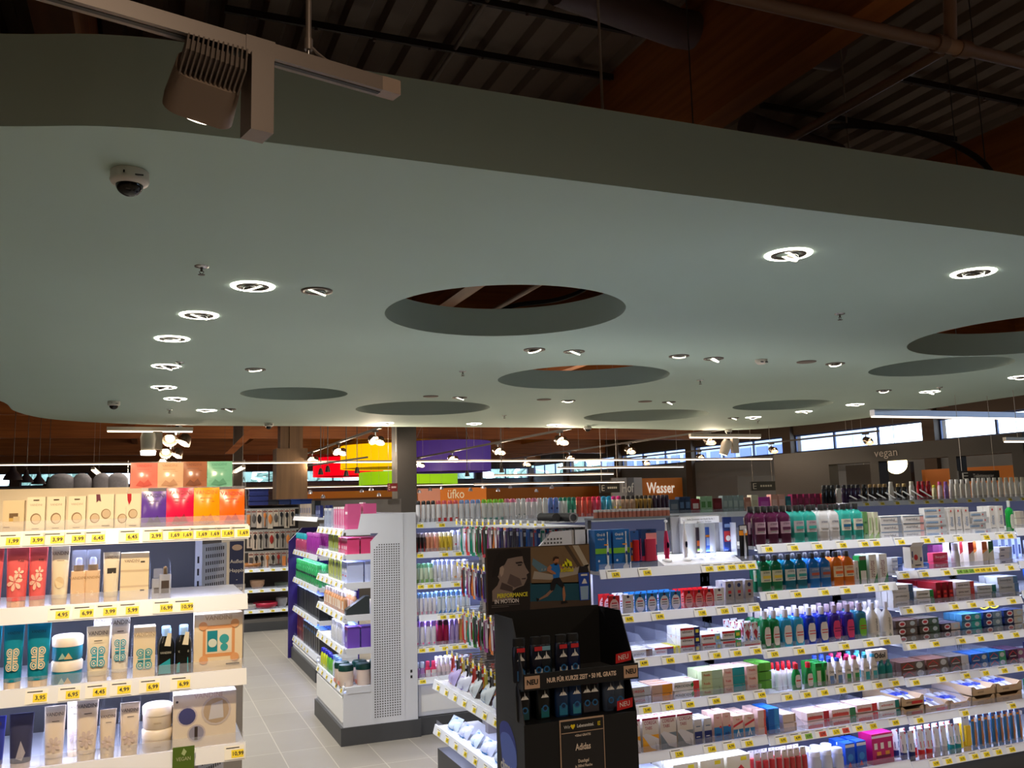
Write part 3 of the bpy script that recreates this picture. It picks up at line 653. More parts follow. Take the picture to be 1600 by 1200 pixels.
# shade-like dark spots in front
for px, py, s in ((501, 739, 'first'), (512, 735, 'second'), (541, 742, 'third'), (558, 737, 'fourth'), (784, 736, 'fifth'), (730, 742, 'sixth')):
    p = at_y(px, py, 17); b = MB(); b.lathe([(.02, .09), (.035, .06), (.055, -.03)], M((40, 34, 32), .5), 10); b.tube([(0, 0, .1), (0, 0, RZ - p.z)], .008, DARKG, 6)
    b.build('track_spotlight', None, (p.x, 17, p.z), label='small black spotlight in front of the drum shades, %s from left' % s, cat='spotlight', group='black spotlights near the drum shades')
b = MB(); p = at_y(480, 742, 17); q = at_y(575, 728, 17); b.tube([(p.x, 17, p.z + .17), (q.x, 17, q.z + .17)], .02, DARKG, 6); b.build('lighting_track', label='dark track bar crossing the red drum shade', cat='lighting track')

# ---- drum lampshades
for (px0, px1, yt, yb, y, c, s, e) in ((492, 600, 715, 744, 41, (255, 0, 25), 'red', .5), (537, 703, 696, 731, 32, (255, 190, 0), 'yellow', .55), (566, 716, 737, 757, 36, (150, 205, 20), 'lime green', .42), (640, 770, 690, 737, 27.2, (56, 32, 110), 'violet', .3)):
    a = at_y(px0, yb, y); c2 = at_y(px1, yb, y); zt = at_y((px0 + px1) / 2, yt, y).z; zb = at_y((px0 + px1) / 2, yb, y).z; r = (c2.x - a.x) / 2
    t = thing('drum_lampshade', 'large %s drum lampshade hanging behind the grey pillar' % s, 'lampshade', ((a.x + c2.x) / 2, y + .4, zb), 0, 'coloured drum lampshades')
    b = MB(); m = M(c, .6, emit=e); b.lathe([(r, 0), (r, zt - zb)], m, 48, cap=False); b.lathe([(r - .01, zt - zb), (r - .01, 0)], m, 48, cap=False); b.build('shade', t)
    b = MB(); b.lathe([(0, .03), (r - .01, .03)], M(tuple(int(v * .75) for v in c), .6, emit=e * .4), 48, cap=False); b.build('diffuser', t)
    b = MB()
    for k in range(3): b.tube([(r * .8 * math.cos(k * 2.1 + .5), r * .8 * math.sin(k * 2.1 + .5), zt - zb), (r * .3 * math.cos(k * 2.1 + .5), r * .3 * math.sin(k * 2.1 + .5), RZ - zb)], .006, ALU, 5)
    b.build('suspension_wire', t)

# ---- far orange walls and signs
OR = M((222, 128, 34), .6)
b = MB(); p0 = at_y(478, 780, 38); p1 = at_y(985, 770, 38); b.box(p0.x, p1.x, 38, 38.2, 0, 2.28, OR); b.build('partition', label='long orange partition wall across the far end', cat='partition wall')
b = MB(); p0 = at_y(478, 780, 34); p1 = at_y(610, 770, 34); b.box(p0.x - 8, p1.x, 33, 33.2, 0, 1.95, M((96, 60, 34), .6)); b.build('partition', label='low brown counter wall under the orange partition, left', cat='partition wall')
t = thing('wall_sign', 'orange wall panel with white handwritten word Wasser', 'sign', (0, 30, 0))
b = MB(); b.box(17.62, 19.5, 0, .1, 0, 2.42, OR); b.build('panel', t)
b = MB(); b.text('Wasser', .58, (18.5, -.02, 2.02), M((250, 240, 220), .5, emit=.25), bold=.02, width=.40); b.build('lettering', t)
t = thing('wall_sign', 'white wall graphic with pale letters left of the orange Wasser panel', 'sign', (0, 29.9, 0))
b = MB(); b.box(16.3, 17.62, 0, .1, 0, 2.45, M((190, 186, 180), .6)); b.box(16.95, 17.25, -.02, 0, 1.6, 2.45, M((120, 118, 116), .6)); b.build('panel', t)
b = MB(); b.text('Hof', .5, (16.95, -.03, 2.05), M((245, 240, 225), .5), bold=.02, width=.34); b.build('lettering', t)
t = thing('wall_sign', 'orange sign with pale letters above the deodorant cans', 'sign', (0, 28, 0)); p0 = at_y(653, 770, 28); p1 = at_y(760, 770, 28)
b = MB(); b.box(p0.x, p1.x, 0, .1, 1.5, 2.16, OR); b.box(p0.x, p0.x + .75, -.02, 0, 1.5, 2.16, M((214, 150, 130), .6)); b.build('panel', t)
b = MB(); b.text('üfko', .42, ((p0.x + p1.x) / 2 + .1, -.03, 1.95), M((250, 238, 205), .5), bold=.01, width=.34); b.build('lettering', t)
def sign(px0, px1, py0, py1, y, label, txt=None, c=(28, 24, 22), tc=(190, 182, 170)):
    a = at_y(px0, py1, y); d_ = at_y(px1, py0, y)
    t = thing('hanging_sign', label, 'sign', ((a.x + d_.x) / 2, y, a.z)); W = d_.x - a.x; H = d_.z - a.z
    b = MB(); b.box(-W / 2, W / 2, 0, .03, 0, H, M(c, .5)); b.build('board', t)
    b = MB()
    if txt: b.text(txt, H * .5, (W * .1, -.003, H * .5), M(tc), width=W * .62 / (len(txt) * .5))
    else:
        for k in range(5): b.box(-W * .12 + k * W * .1, -W * .12 + k * W * .1 + W * .07, -.003, -.001, H * .42, H * .62, M(tc))
    for q in ((-.42, -.28, .2, .26), (-.42, -.28, .48, .54), (-.42, -.28, .76, .82), (-.42, -.39, .2, .82)): b.box(W * q[0], W * q[1], -.003, -.001, H * q[2], H * q[3], M(tc))
    b.build('lettering', t)
    for sg in (-1, 1): b = MB(); b.tube([(sg * W * .4, .015, H), (sg * W * .4, .015, (CZN if y < 14.7 and a.x < 11 else RZ) - a.z)], .003, ALU, 5); b.build('suspension_wire', t)
sign(1499, 1561, 735, 752, 9, 'black aisle sign reading Toilettenpapier, hanging at right', 'Toilettenpapier')
sign(1174, 1211, 752, 767, 14, 'black aisle sign hanging left of the dark kiosk')
sign(938, 968, 755, 770, 16, 'black aisle sign hanging above the centre spray cans')
sign(606, 621, 755, 768, 15, 'dark red fire sign beside the grey pillar', None, (110, 20, 16), (230, 200, 190))
sign(1336, 1353, 738, 746, 16, 'small green exit sign inside the dark kiosk', None, (60, 130, 60), (215, 245, 215))
# ---- dark kiosk
KB = M((36, 26, 21), .6, noise=.1, scale=3)
t = thing('kiosk', 'dark brown kiosk frame with handwritten word vegan on its header', 'kiosk', (12, 0, 0))
b = MB(); b.box(0, .25, 9.3, 15.0, 2.22, 2.5, KB); b.build('header', t)
for y0, y1 in ((13.4, 15.0), (12.15, 12.35), (10.5, 10.65), (9.3, 9.5)):
    b = MB(); b.box(0, .22, y0, y1, 0, 2.22, KB); b.build('post', t)
b = MB(); b.box(0, .6, 9.5, 13.4, 0, 1.1, M((40, 30, 26), .5)); b.build('counter', t)
b = MB(); b.box(3, 3.1, 14.3, 16.2, 0, 2.3, M((40, 34, 30), .7)); b.build('rear_panel', t)
b = MB(); b.text('vegan', .2, (-.01, 11.95, 2.36), M((176, 160, 150)), ax=(0, -1, 0), width=.24); b.build('lettering', t)
p = at_x(1400, 724, 12.6)
t = thing('globe_lamp', 'glowing white globe lamp under the vegan kiosk header', 'lamp', p)
b = MB(); b.lathe([(.0, -.19)] + [(.19 * math.cos(a), .19 * math.sin(a)) for a in [(-80 + 10 * k) * PI / 180 for k in range(16)]], M((255, 232, 175), emit=6.0), 24, cap=False); b.build('globe', t)
b = MB(); b.lathe([(.06, .17), (.1, .2), (.12, .3)], BLACK, 14, cap=False); b.tube([(0, 0, .3), (0, 0, RZ - p.z)], .006, BLACK, 6); b.build('fitting', t)
t = thing('kiosk', 'plain dark panelled kiosk block at the far right edge', 'kiosk', (12, 0, 0))
b = MB(); b.box(0, .4, 5.5, 9.15, 0, 2.38, M((48, 38, 34), .6)); b.build('panel', t)
b = MB(); b.box(-.02, 0, 7.9, 7.94, 0, 2.38, DARKG); b.build('joint', t)
b = MB(); b.box(15.2, 15.3, 11.5, 14.2, 0, 2.12, OR); b.build('partition', label='orange panel behind the dark kiosk at right', cat='partition wall')
b = MB(); b.box(18.8, 19.8, 19.8, 25.5, 0, 2.3, M((112, 118, 126), .6)); b.build('partition', label='blue-grey wall block left of the dark kiosk', cat='partition wall')
# pendant lamps, far left
for k, (px, py, s) in enumerate(((20, 741, 1.25), (38, 746, 1.0), (55, 748, 1.0), (68, 753, .8))):
    p = at_y(px, py, 20); t = thing('pendant_lamp', 'dark bell pendant lamp at far left, ' + ('leftmost', 'second', 'third', 'rightmost')[k], 'pendant lamp', (p.x, 20 + k * .3, p.z), 0, 'dark bell pendants')
    b = MB(); b.lathe([(.14 * s, -.09 * s), (.12 * s, -.03 * s), (.05 * s, .06 * s), (.03 * s, .16 * s)], M((34, 30, 40), .4), 18, cap=False); b.build('shade', t)
    b = MB(); b.lathe([(0, -.06 * s), (.06 * s, -.06 * s)], M((255, 225, 180), emit=3.0), 12, cap=False); b.build('bulb', t)
    b = MB(); b.tube([(0, 0, .15 * s), (0, 0, RZ - p.z)], .006, BLACK, 5); b.build('cable', t)

# ================================================================== RACKS AND GOODS
W_ = (236, 236, 232); CREAM = (240, 226, 196); SAND = (236, 212, 174)
# ---- left cosmetics rack
FL = Frame((0, 2.7, 0), 0)
UL0, UL1 = -.8, .272
t = thing('shelving_rack', 'brightly lit white cosmetics rack at left with four shelves', 'shelving rack', (0, 2.7, 0))
b = MB(); b.box(UL0, .166, .5, .53, 0, 1.60, M((88, 88, 92), .5)); b.build('back_panel', t)
b = MB(); b.box(UL0, .0, .46, .50, 1.60, 1.775, M((236, 218, 190), .5)); b.build('top_board', t)
b = MB(); b.box(.150, .172, .47, .53, 0, 1.6, STEEL)
for k in range(34): b.box(.157, .163, .468, .4705, .2 + k * .04, .222 + k * .04, BLACK)
b.build('upright', t)
b = MB()
def P2(s, z): return (.172 + s * .09, .50 + s * .12, z)
b.add([P2(0, 0), P2(1, 0), P2(1, 1.58), P2(0, 1.58)], [(0, 1, 2, 3)], STEEL)
for i in range(9):
    for k in range(60):
        s0 = .16 + i * .085; z0 = .14 + k * .024; q = [P2(s0, z0), P2(s0 + .045, z0), P2(s0 + .045, z0 + .012), P2(s0, z0 + .012)]
        b.add([(x_, y_ - .001, z_) for x_, y_, z_ in q], [(0, 1, 2, 3)], DARKG)
b.build('perforated_panel', t)
ZL = [1.61, 1.412, 1.204, 1.002]
def ux(F, l, z): return [F.px(p, z) for p in l]
pr0 = [(FL.px(p, ZL[0]), v, 'y') for p, v in ((20, '1,99'), (58, '3,99'), (89, '3,99'), (122, '3,99'), (153, '6,45'), (206, '6,45'), (243, '2,99'), (272, '1,69'), (291, '1,69'), (315, '1,69'), (334, '1,69'), (355, '1,69'), (379, '1,69'))]
pr1 = [(FL.px(p, ZL[1]), v, 'y') for p, v in ((97, '4,95'), (135, '6,99'), (171, '3,99'), (206, '5,99'), (259, '16,99'), (291, '10,99'))]
pr2 = [(FL.px(p, ZL[2]), v, 'y') for p, v in ((62, '3,95'), (113, '6,95'), (155, '4,45'), (193, '4,99'), (238, '6,99'), (286, '6,99'))]
pr3 = [(FL.px(370, ZL[3]), '10,99', 'y')]
shs = []
for z, pr, dv_ in ((ZL[0], pr0, ()), (ZL[1], pr1, (75, 108, 157, 185, 233, 266)), (ZL[2], pr2, (38, 77, 130, 172, 203, 243, 300)), (ZL[3], pr3, (60, 112, 150, 182, 216, 270))):
    shs.append(shelf(t, UL0, UL1, z, .46, pr, small=True, rail=.042, div=[FL.px(p, z) for p in dv_]))
for z in ZL[:3]: strip(FL, UL0, UL1 - .03, z - .010, .05, 1.1)
for s, z in zip(shs[:3], ZL): b = MB(); b.box(UL0, UL1 - .02, .03, .055, z + .010, z + .014, LED); b.build('light_strip', s)
b = MB(); b.box(UL0, UL1 - .02, .03, .5, 0, .16, DARKG); b.build('plinth', t)
top = .0345
def L1(z): return z + top
wh = 'top cosmetics shelf'
soap = lambda pr: carton('soap_box', 'soap box', .050, .03, .098, (246, 234, 206), pr)
ring = (('O', .5, .40, .3, (150, 120, 84)), ('O', .52, .39, .25, (226, 204, 170)), ('T', 'VANDINI', .5, .78, 0.084, (196, 176, 150)), (.3, .7, .12, .14, (170, 150, 120)), (.34, .66, .9, .93, (90, 70, 50)))
F_, z = FL, L1(ZL[0])
fill(FL, z, wh, [
    (2, 38, 1, carton('soap_box', 'soap box', .063, .04, .09, SAND, ((.3, .72, .38, .62, (120, 92, 60)), (.3, .55, .38, .48, (210, 170, 90)), (.5, .8, .35, .52, (214, 190, 150)), (.05, .35, .2, .22, (150, 120, 90)))), 'tan soap box with square window'),
    (40, 71, 1, soap(ring), 'cream soap box with round window, left of three', {'v': .04}), (72, 102, 1, soap(ring), 'cream soap box with round window, middle of three'), (104, 134, 1, soap(ring), 'cream soap box with round window, right of three'),
    (135, 178, 1, carton('gift_box', 'gift box', .071, .05, .102, (246, 234, 206), (('O', .27, .36, .19, (150, 120, 84)), ('O', .28, .36, .16, (214, 190, 160)), ('O', .7, .47, .19, (150, 120, 84)), ('O', .71, .47, .16, (214, 190, 160)), ('P', ((.3, 1), (.45, 1), (.5, .8), (.4, .84), (.32, .78)), (110, 50, 70)), (.55, .85, .14, .16, (150, 130, 100)))), 'cream gift box with dark plum ribbon'),
    (179, 220, 1, carton('gift_box', 'gift box', .070, .05, .102, (246, 234, 206), (('O', .27, .33, .19, (150, 120, 84)), ('O', .28, .33, .16, (214, 190, 160)), ('O', .7, .45, .19, (150, 120, 84)), ('O', .71, .45, .16, (214, 190, 160)), ('P', ((.45, 1), (.62, 1), (.62, .82), (.54, .7), (.47, .82)), (190, 20, 40)), (.55, .85, .12, .14, (150, 130, 100)))), 'cream gift box with red ribbon')])
# sachets in an acrylic stand
sp = lambda c2: (('T', 'VANDINI', .5, .88, 0.140, c2), (.25, .7, .72, .74, c2), (.3, .8, .64, .65, c2), ('P', ((.2, .1), (.35, .3), (.5, .2), (.65, .34), (.8, .12), (.5, .06)), c2), (.1, .9, .24, .245, c2))
for (a, c, d, col, c2, zz, vv, hh) in ((220, 259, 'violet mask sachet, front row', (98, 62, 172), (60, 34, 110), 0, .04, .104), (259, 302, 'raspberry red mask sachet, front row', (226, 22, 80), (170, 8, 50), 0, .036, .112), (302, 343, 'amber yellow mask sachet, front row', (252, 166, 12), (220, 130, 0), 0, .038, .112), (341, 382, 'orange mask sachet, front row', (250, 112, 24), (200, 60, 10), 0, .04, .106),
                                       (203, 246, 'salmon pink mask sachet, back row', (240, 130, 116), (215, 90, 80), .115, .125, .075), (243, 286, 'beige mask sachet, back row', (228, 186, 150), (200, 150, 116), .115, .128, .075), (282, 323, 'brown mask sachet, back row', (166, 106, 78), (130, 76, 52), .115, .13, .078), (321, 363, 'mint green mask sachet, back row', (122, 192, 166), (90, 160, 134), .115, .132, .078)):
    u0 = FL.px(a, z + zz, vv); u1 = FL.px(c, z + zz, vv); wd = u1 - u0
    put(sachet('sachet', 'sachet', round(wd, 3), hh, col, sp(c2), .018), FL.P((u0 + u1) / 2, vv, z + zz + .004), random.uniform(-.04, .04), d + ' of the acrylic stand', 'mask sachets in the acrylic stand')
a = FL.px(219, z); c = UL1 - .004
t2 = thing('sachet_stand', 'clear acrylic two-step stand holding eight mask sachets', 'display stand', (0, 2.7, z))
b = MB(); b.box(a, c, .015, .018, 0, .02, ACRYL); b.box(a, c, .015, .15, 0, .002, ACRYL); b.box(a, c, .09, .092, 0, .12, ACRYL); b.build('tray', t2)
for uu in (FL.px(199, z + .15, .12), c):
    b = MB(); b.prism_yz([(.015, 0), (.16, 0), (.17, .20), (.11, .20), (.015, .03)], uu, uu + .002, ACRYL); b.build('side_panel', t2)
wh = 'second cosmetics shelf'; z = L1(ZL[1])
PK = (236, 106, 108)
ptube = tube_up('cream_tube', 'cream tube', .066, .04, .168, PK, (240, 190, 160), petals(.42, .34, .42, .17, (250, 202, 180)) + petals(.62, .5, .26, .11, (252, 214, 192), 5) + ( ('T', 'PURE', .7, .72, .05, (60, 30, 40)),))
ctube = tube_up('cream_tube', 'cream tube', .06, .036, .165, CREAM, (240, 216, 180), (('T', 'VANDINI', .5, .84, 0.098, (150, 120, 90)), (.3, .75, .7, .712, (180, 150, 120)), ('O', .5, .3, .3, (234, 206, 164))))
fill(FL, z, wh, [(-78, 4, 2, ptube, 'pink cream tube at frame edge', {'v': .03}), (5, 44, 1, ptube, 'pink cream tube with pale flower, left'), (41, 74, 1, ptube, 'pink cream tube with pale flower, right'),
    (76, 108, 1, ctube, 'tall cream tube beside the pink tubes'),
    (158, 187, 1, tube_up('cream_tube', 'cream tube', .052, .034, .14, CREAM, (240, 216, 180), (('T', 'VANDINI', .5, .88, 0.084, (150, 120, 90)), (.22, .85, .52, .64, (40, 34, 30)))), 'cream tube with black label bar'),
    (186, 233, 1, carton('jar_box', 'box', .085, .06, .135, (244, 226, 190), ((0, 1, .30, .34, (220, 196, 160)), (0, 1, .62, .66, (220, 196, 160)), ('T', 'VANDINI', .4, .84, 0.084, (160, 130, 100)), (.7, .85, .8, .83, (70, 60, 50)), (.7, .85, .22, .25, (70, 60, 50)))), 'clear wide box of two stacked cream jars')])
for k, p in enumerate((121, 143.5)):
    u = FL.px(p, z, .05); t2 = thing('pump_bottle', 'square cream pump bottle with clear cap, ' + ('left' if k == 0 else 'right'), 'pump bottle', FL.P(u, .05, z), 0, 'pump bottles')
    b = MB(); b.rbox(-.018, .018, -.018, .018, 0, .092, M((240, 206, 168), .25), .005); prints(b, -.016, .016, 0, .09, -.0185, (('T', 'VANDINI', .5, .82, 0.112, (190, 150, 110)), ('T', '2', .5, .35, .2, (246, 224, 196)))); b.build('body', t2)
    b = MB(); b.lathe([(.013, .092), (.013, .108)], M((150, 110, 60), .3, .7), 14); b.build('collar', t2)
    b = MB(); b.lathe([(.009, .108), (.009, .122), (.006, .128)], M((190, 200, 235), .3), 12); b.build('pump', t2)
    b = MB(); b.rbox(-.017, .017, -.017, .017, .094, .148, ACRYL, .005); b.build('cap', t2)
for k, (p, hb, hc) in enumerate(((246, .06, .028), (257, .072, .022))):
    u = FL.px(p, z, .05 + k * .02); t2 = thing('perfume_bottle', ('small glass perfume bottle with square cap, left', 'small clear glass perfume flacon with sprayer, right')[k], 'perfume bottle', FL.P(u, .05 - k * .012, z))
    b = MB(); b.rbox(-.016, .016, -.01, .01, 0, hb, M((205, 208, 214), .05, alpha=.45), .004); b.box(-.010, .010, -.0105, -.0102, .02, .035 + k * .02, M((70, 60, 56))); b.box(-.013, .013, -.007, .007, .004, hb * .7, M((190, 190, 196), .1, alpha=.5)); b.build('flacon', t2)
    b = MB(); (b.box(-.012, .012, -.009, .009, hb + .002, hb + hc, ACRYL) if k == 0 else b.lathe([(.006, hb), (.006, hb + hc * .7), (.004, hb + hc)], M((160, 140, 120), .2, .8), 12)); b.build('cap', t2)
wh = 'third cosmetics shelf'; z = L1(ZL[2])
TEAL = (20, 140, 166)
orn = lambda c, k=(20, 140, 166): sum(((('O', x_, y_, .19, c), ('O', x_, y_, .14, k), ('O', x_, y_, .10, c), ('O', x_, y_, .05, k)) for x_, y_ in ((.32, .5), (.68, .5), (.32, .26), (.68, .26))), ()) + ((.42, .58, .2, .56, c), (.2, .8, .34, .42, c), (.47, .53, .2, .56, k), (.2, .8, .37, .39, k))
ttube = tube_up('cream_tube', 'cream tube', .07, .04, .172, TEAL, (240, 214, 180), orn((236, 216, 180)) + (('T', 'VANDINI', .5, .84, 0.070, (10, 70, 90)),))
blues = orn((50, 164, 190), (232, 222, 204)) + (('T', 'VANDINI', .5, .86, 0.112, (110, 96, 84)), (.3, .7, .7, .715, (60, 50, 46)))
wtube = tube_up('cream_tube', 'cream tube', .07, .04, .15, CREAM, (242, 220, 186), blues)
tj = jar('cream_jar', 'cream jar', .048, .064, TEAL, (244, 232, 214), .42, (('P', ((.1, .15), (.3, .6), (.5, .2)), (160, 200, 190)), ('P', ((.4, .15), (.62, .6), (.85, .15)), (214, 190, 140))))
fill(FL, z, wh, [(-38, 0, 1, ttube, 'teal cream tube at frame edge'), (0, 35, 1, ttube, 'teal cream tube with pale knot, left'), (37, 78, 1, ttube, 'teal cream tube with pale knot, right'),
    (77, 130, 1, tj, 'teal cream jar with pale lid', {'stack': 2, 'h': .0645, 'v': .07, 'jit': 0}),
    (131, 171, 1, wtube, 'cream tube with blue knot, short front'), (168, 204, 1, tube_up('cream_tube', 'cream tube', .062, .04, .178, (240, 232, 220), (242, 220, 186), blues), 'tall white tube with blue knot'),
    (140, 176, 1, tube_up('cream_tube', 'cream tube', .062, .04, .18, (236, 232, 232), (242, 220, 186), blues), 'white tube standing behind the short one', {'v': .12}),
    (205, 243, 1, carton('cream_carton', 'carton', .06, .06, .138, (244, 226, 192), orn((70, 166, 180), (226, 222, 200)) + (('T', 'VANDINI', .5, .86, 0.112, (190, 166, 130)),)), 'cream carton with teal ornament'),
    (244, 300, 2, bottle('shampoo_bottle', 'bottle', .044, .03, .132, (24, 26, 26), (150, 190, 240), .55, .16, None, pr=()), 'small black bottle with paper tag', {'deep': 2, 'dv': .05})])
for k, p in enumerate((258, 286)):
    u = FL.px(p, z, .02); b = MB(); b.poly([(-.018, 0, .01), (.014, 0, .01), (.012, 0, .05), (-.016, 0, .034)], M((40, 170, 190), .5)); b.text('VANDINI', .009, (0, 0, .066), M((200, 200, 190)), width=.007); b.poly([(-.004, -.001, .085), (.012, -.001, .083), (.014, -.001, .118), (.004, -.001, .12)], M((240, 232, 210)))
    b.v = [(x_, y_ - .0, z_) for x_, y_, z_ in b.v]
    b.build('paper_tag', None, FL.P(u, .0185, z), label='white and teal paper tag on the %s small black bottle' % ('left', 'right')[k], cat='tag', group='paper tags on black bottles')
gift = MB(); u0 = FL.px(302, z, .03); u1 = FL.px(378, z, .03); gw = u1 - u0
gift.box(-gw / 2, gw / 2, 0, .06, 0, .162, M((240, 222, 192), .4))
prints(gift, -gw / 2, gw / 2, 0, .162, 0, ((.18, .84, .26, .80, (226, 160, 106)), (.24, .78, .32, .74, (240, 222, 192)), (.27, .48, .35, .71, (20, 140, 160)), (.49, .76, .35, .71, (238, 230, 214)), ('O', .38, .5, .09, (220, 230, 220)), ('O', .62, .56, .1, (60, 170, 180)), ('O', .62, .42, .08, (60, 170, 180)), ('O', .18, .8, .09, (230, 170, 120)), ('O', .84, .82, .09, (226, 170, 120)), ('O', .2, .22, .09, (230, 170, 120)), ('O', .84, .24, .09, (230, 170, 120)), ('T', 'VANDINI', .5, .93, 0.112, (200, 170, 130)), (.66, .94, .12, .14, (60, 50, 40))))
gift.build('gift_box', None, FL.P((u0 + u1) / 2, .03, z), label='large cream gift box with framed window of teal tubes', cat='gift box')
wh = 'fourth cosmetics shelf'; z = L1(ZL[3])
fl = petals(.5, .26, .42, .16, (214, 196, 192), 7) + (('T', 'VANDINI', .5, .84, 0.098, (110, 96, 90)), (.35, .75, .7, .712, (60, 50, 46)))
ft = lambda w, h: tube_up('cream_tube', 'cream tube', w, .038, h, (238, 222, 204), (240, 222, 196), fl)
fill(FL, z, wh, [(-40, 8, 1, tube_up('cream_tube', 'cream tube', .07, .04, .14, (60, 70, 170), (200, 190, 200), fl), 'dark blue tube at the frame edge'), (10, 52, 1, tube_up('cream_tube', 'cream tube', .072, .04, .142, (64, 66, 96), (210, 196, 190), (('P', ((.3, .1), (.5, .45), (.75, .2), (.9, .35), (.6, .05)), (170, 166, 180)),)), 'dark blue-grey tube with pale leaves'),
    (64, 101, 1, ft(.064, .152), 'cream tube with flower, first'), (115, 153, 1, ft(.064, .168), 'taller cream tube with flower, second'), (100, 130, 1, ft(.06, .15), 'pale tube standing behind', {'v': .12}), (153, 182, 1, ft(.05, .13), 'narrow cream tube with flower, third'), (184, 218, 1, ft(.056, .142), 'cream tube with leaf print, fourth'),
    (219, 270, 1, jar('cream_jar', 'cream jar', .05, .062, (238, 224, 204), (242, 230, 212), .42, (('T', 'VANDINI', .5, .5, 0.168, (190, 170, 140)),)), 'cream jar with pale lid', {'stack': 2, 'h': .0625, 'v': .07, 'jit': 0})])
gift = MB(); u0 = FL.px(269, z, .03); u1 = FL.px(368, z, .03); gw = u1 - u0
gift.box(-gw / 2, gw / 2, 0, .06, 0, .148, M((232, 220, 206), .4))
prints(gift, -gw / 2, gw / 2, 0, .148, 0, (('O', .22, .6, .16, (200, 190, 196)), ('O', .22, .6, .135, (70, 74, 130)), ('O', .68, .66, .24, (206, 196, 196)), ('O', .68, .66, .205, (186, 166, 144)), ('P', ((.56, .5), (.6, .78), (.78, .84), (.8, .52)), (206, 206, 216)), ('O', .37, .28, .145, (200, 190, 196)), ('O', .37, .28, .12, (150, 150, 176)), (.34, .39, .16, .4, (60, 50, 50)), ('T', 'VANDINI', .55, .95, 0.126, (206, 180, 170)), ('O', .06, .88, .02, (60, 60, 70))))
gift.build('gift_box', None, FL.P((u0 + u1) / 2, .03, z), label='large pale gift box with three round windows', cat='gift box')
u = FL.px(286, ZL[3]); b = MB(); b.box(-.028, .028, -.002, 0, -.12, .01, M((86, 116, 40), .5)); b.text('VEGAN', .014, (0, -.003, -.022), M((190, 200, 160)), width=.0115); b.poly([(-.006, -.003, -.008), (.0, -.003, .006), (.008, -.003, -.003), (.002, -.003, -.014)], M((180, 200, 150))); b.build('shelf_tag', None, FL.P(u, -.016, ZL[3] + .045), label='green vegan tag hanging on the lowest cosmetics rail', cat='tag')
# navy poster on a stand, back-left
a = at_y(357, 975, 3.75); c = at_y(382, 843, 3.75)
t = thing('poster_stand', 'narrow navy poster with white writing right of the cosmetics rack', 'poster', ((a.x + c.x) / 2, 3.75, 0)); W2 = (c.x - a.x) / 2
b = MB(); b.box(-W2 - .03, W2 + .002, .0, .02, 0, c.z, M((220, 218, 214), .5)); b.build('board', t)
b = MB(); zt, zb = c.z, a.z; H_ = zt - zb; b.box(-W2, W2 - .003, -.003, 0, zb + .08, zt - .005, M((30, 44, 92), .5)); b.poly([(-W2, -.004, zb + .08), (W2 - .003, -.004, zb + .08), (W2 - .003, -.004, zb + .13), (-W2, -.004, zb + .09)], M((220, 205, 180)))
b.build('poster', t); b = MB(); LT = M((225, 225, 230))
for k, s in enumerate(('Außen', 'Happix', '-', 'innen', 'Geschmack')): b.text(s, .02, (0, -.005, zt - .085 - k * .035), LT, width=(W2 * 1.5 / max(4, len(s)) * 1.8) if len(s) < 3 else None)
b.lathe([(0, -.0), (.02, -.0)], M((190, 170, 160)), 12); b.v = [(x_, y_, z_) if i < len(b.v) - 24 else (x_, -.005, zt - .03 + y_ * .6) for i, (x_, y_, z_) in enumerate(b.v)]; b.build('lettering', t)

# ---- generic wall rack
def rack(F, label, u0, u1, zs, depth, ptags, base=None, top=1.62, lights=True, power=1.0, divs=(), back=(84, 86, 106), group=None):
    t = thing('shelving_rack', label, 'shelving rack', F.o, F.rz, group)
    b = MB(); b.box(u0, u1, depth, depth + .03, .1, top, M(back, .5))
    for k in range(int((top - .25) / .05)):
        for uu in (u0 + .012, u1 - .018): b.box(uu, uu + .006, depth - .002, depth - .0004, .2 + k * .05, .225 + k * .05, BLACK)
    b.build('back_panel', t)
    for uu in (u0, u1 - .03): b = MB(); b.box(uu, uu + .03, depth - .0, depth + .05, 0, top, STEEL); b.build('upright', t)
    if base:
        b = MB(); b.box(u0, u1, .03, depth, .13, base, STEEL); b.box(u0 + .02, u1 - .02, .028, .03, .16, base - .02, M((242, 242, 240), .4)); b.build('base_cabinet', t)
    b = MB(); b.box(u0, u1, .0 if base else .04, depth, 0, .125, DARKG); b.build('plinth', t)
    for i, z in enumerate(zs):
        s = shelf(t, u0 + .002, u1 - .002, z, depth, ptags[i] if i < len(ptags) else (), div=divs[i] if i < len(divs) else ())
        if lights and i < len(zs): strip(F, u0 + .02, u1 - .02, z - .01, .06, power, COOL, s)
    return t
# ---- long dental rack
FG = Frame((0, 4.0, 0), 0)
ZG1 = [1.30, 1.078, .858, .632, .40, .165]
ZG2 = [1.383, 1.132, .832, .602, .39, .15]
ZG3 = [1.383, 1.19, .99, .79, .59, .382, .135]
ZG4 = [1.40, 1.2, 1.02, .8, .58, .36, .135]
def tags(z, pxs, special=None): return [(FG.px(p, z), ['1,95', '2,75', '3,45', '1,35', '2,95', '4,99', '0,95', '1,65'][int(p) % 8], (special or {}).get(p, 'y')) for p in pxs]
T1 = [tags(ZG1[0], (961, 1010, 1107, 1125, 1142, 1158, 1173)), tags(ZG1[1], (982, 1030, 1096, 1131, 1156, 1180)), tags(ZG1[2], (1005, 1046, 1087, 1119, 1151, 1182)), tags(ZG1[3], (1010, 1045, 1077, 1118, 1156, 1189)), tags(ZG1[4], (1060, 1111, 1141, 1169)), []]
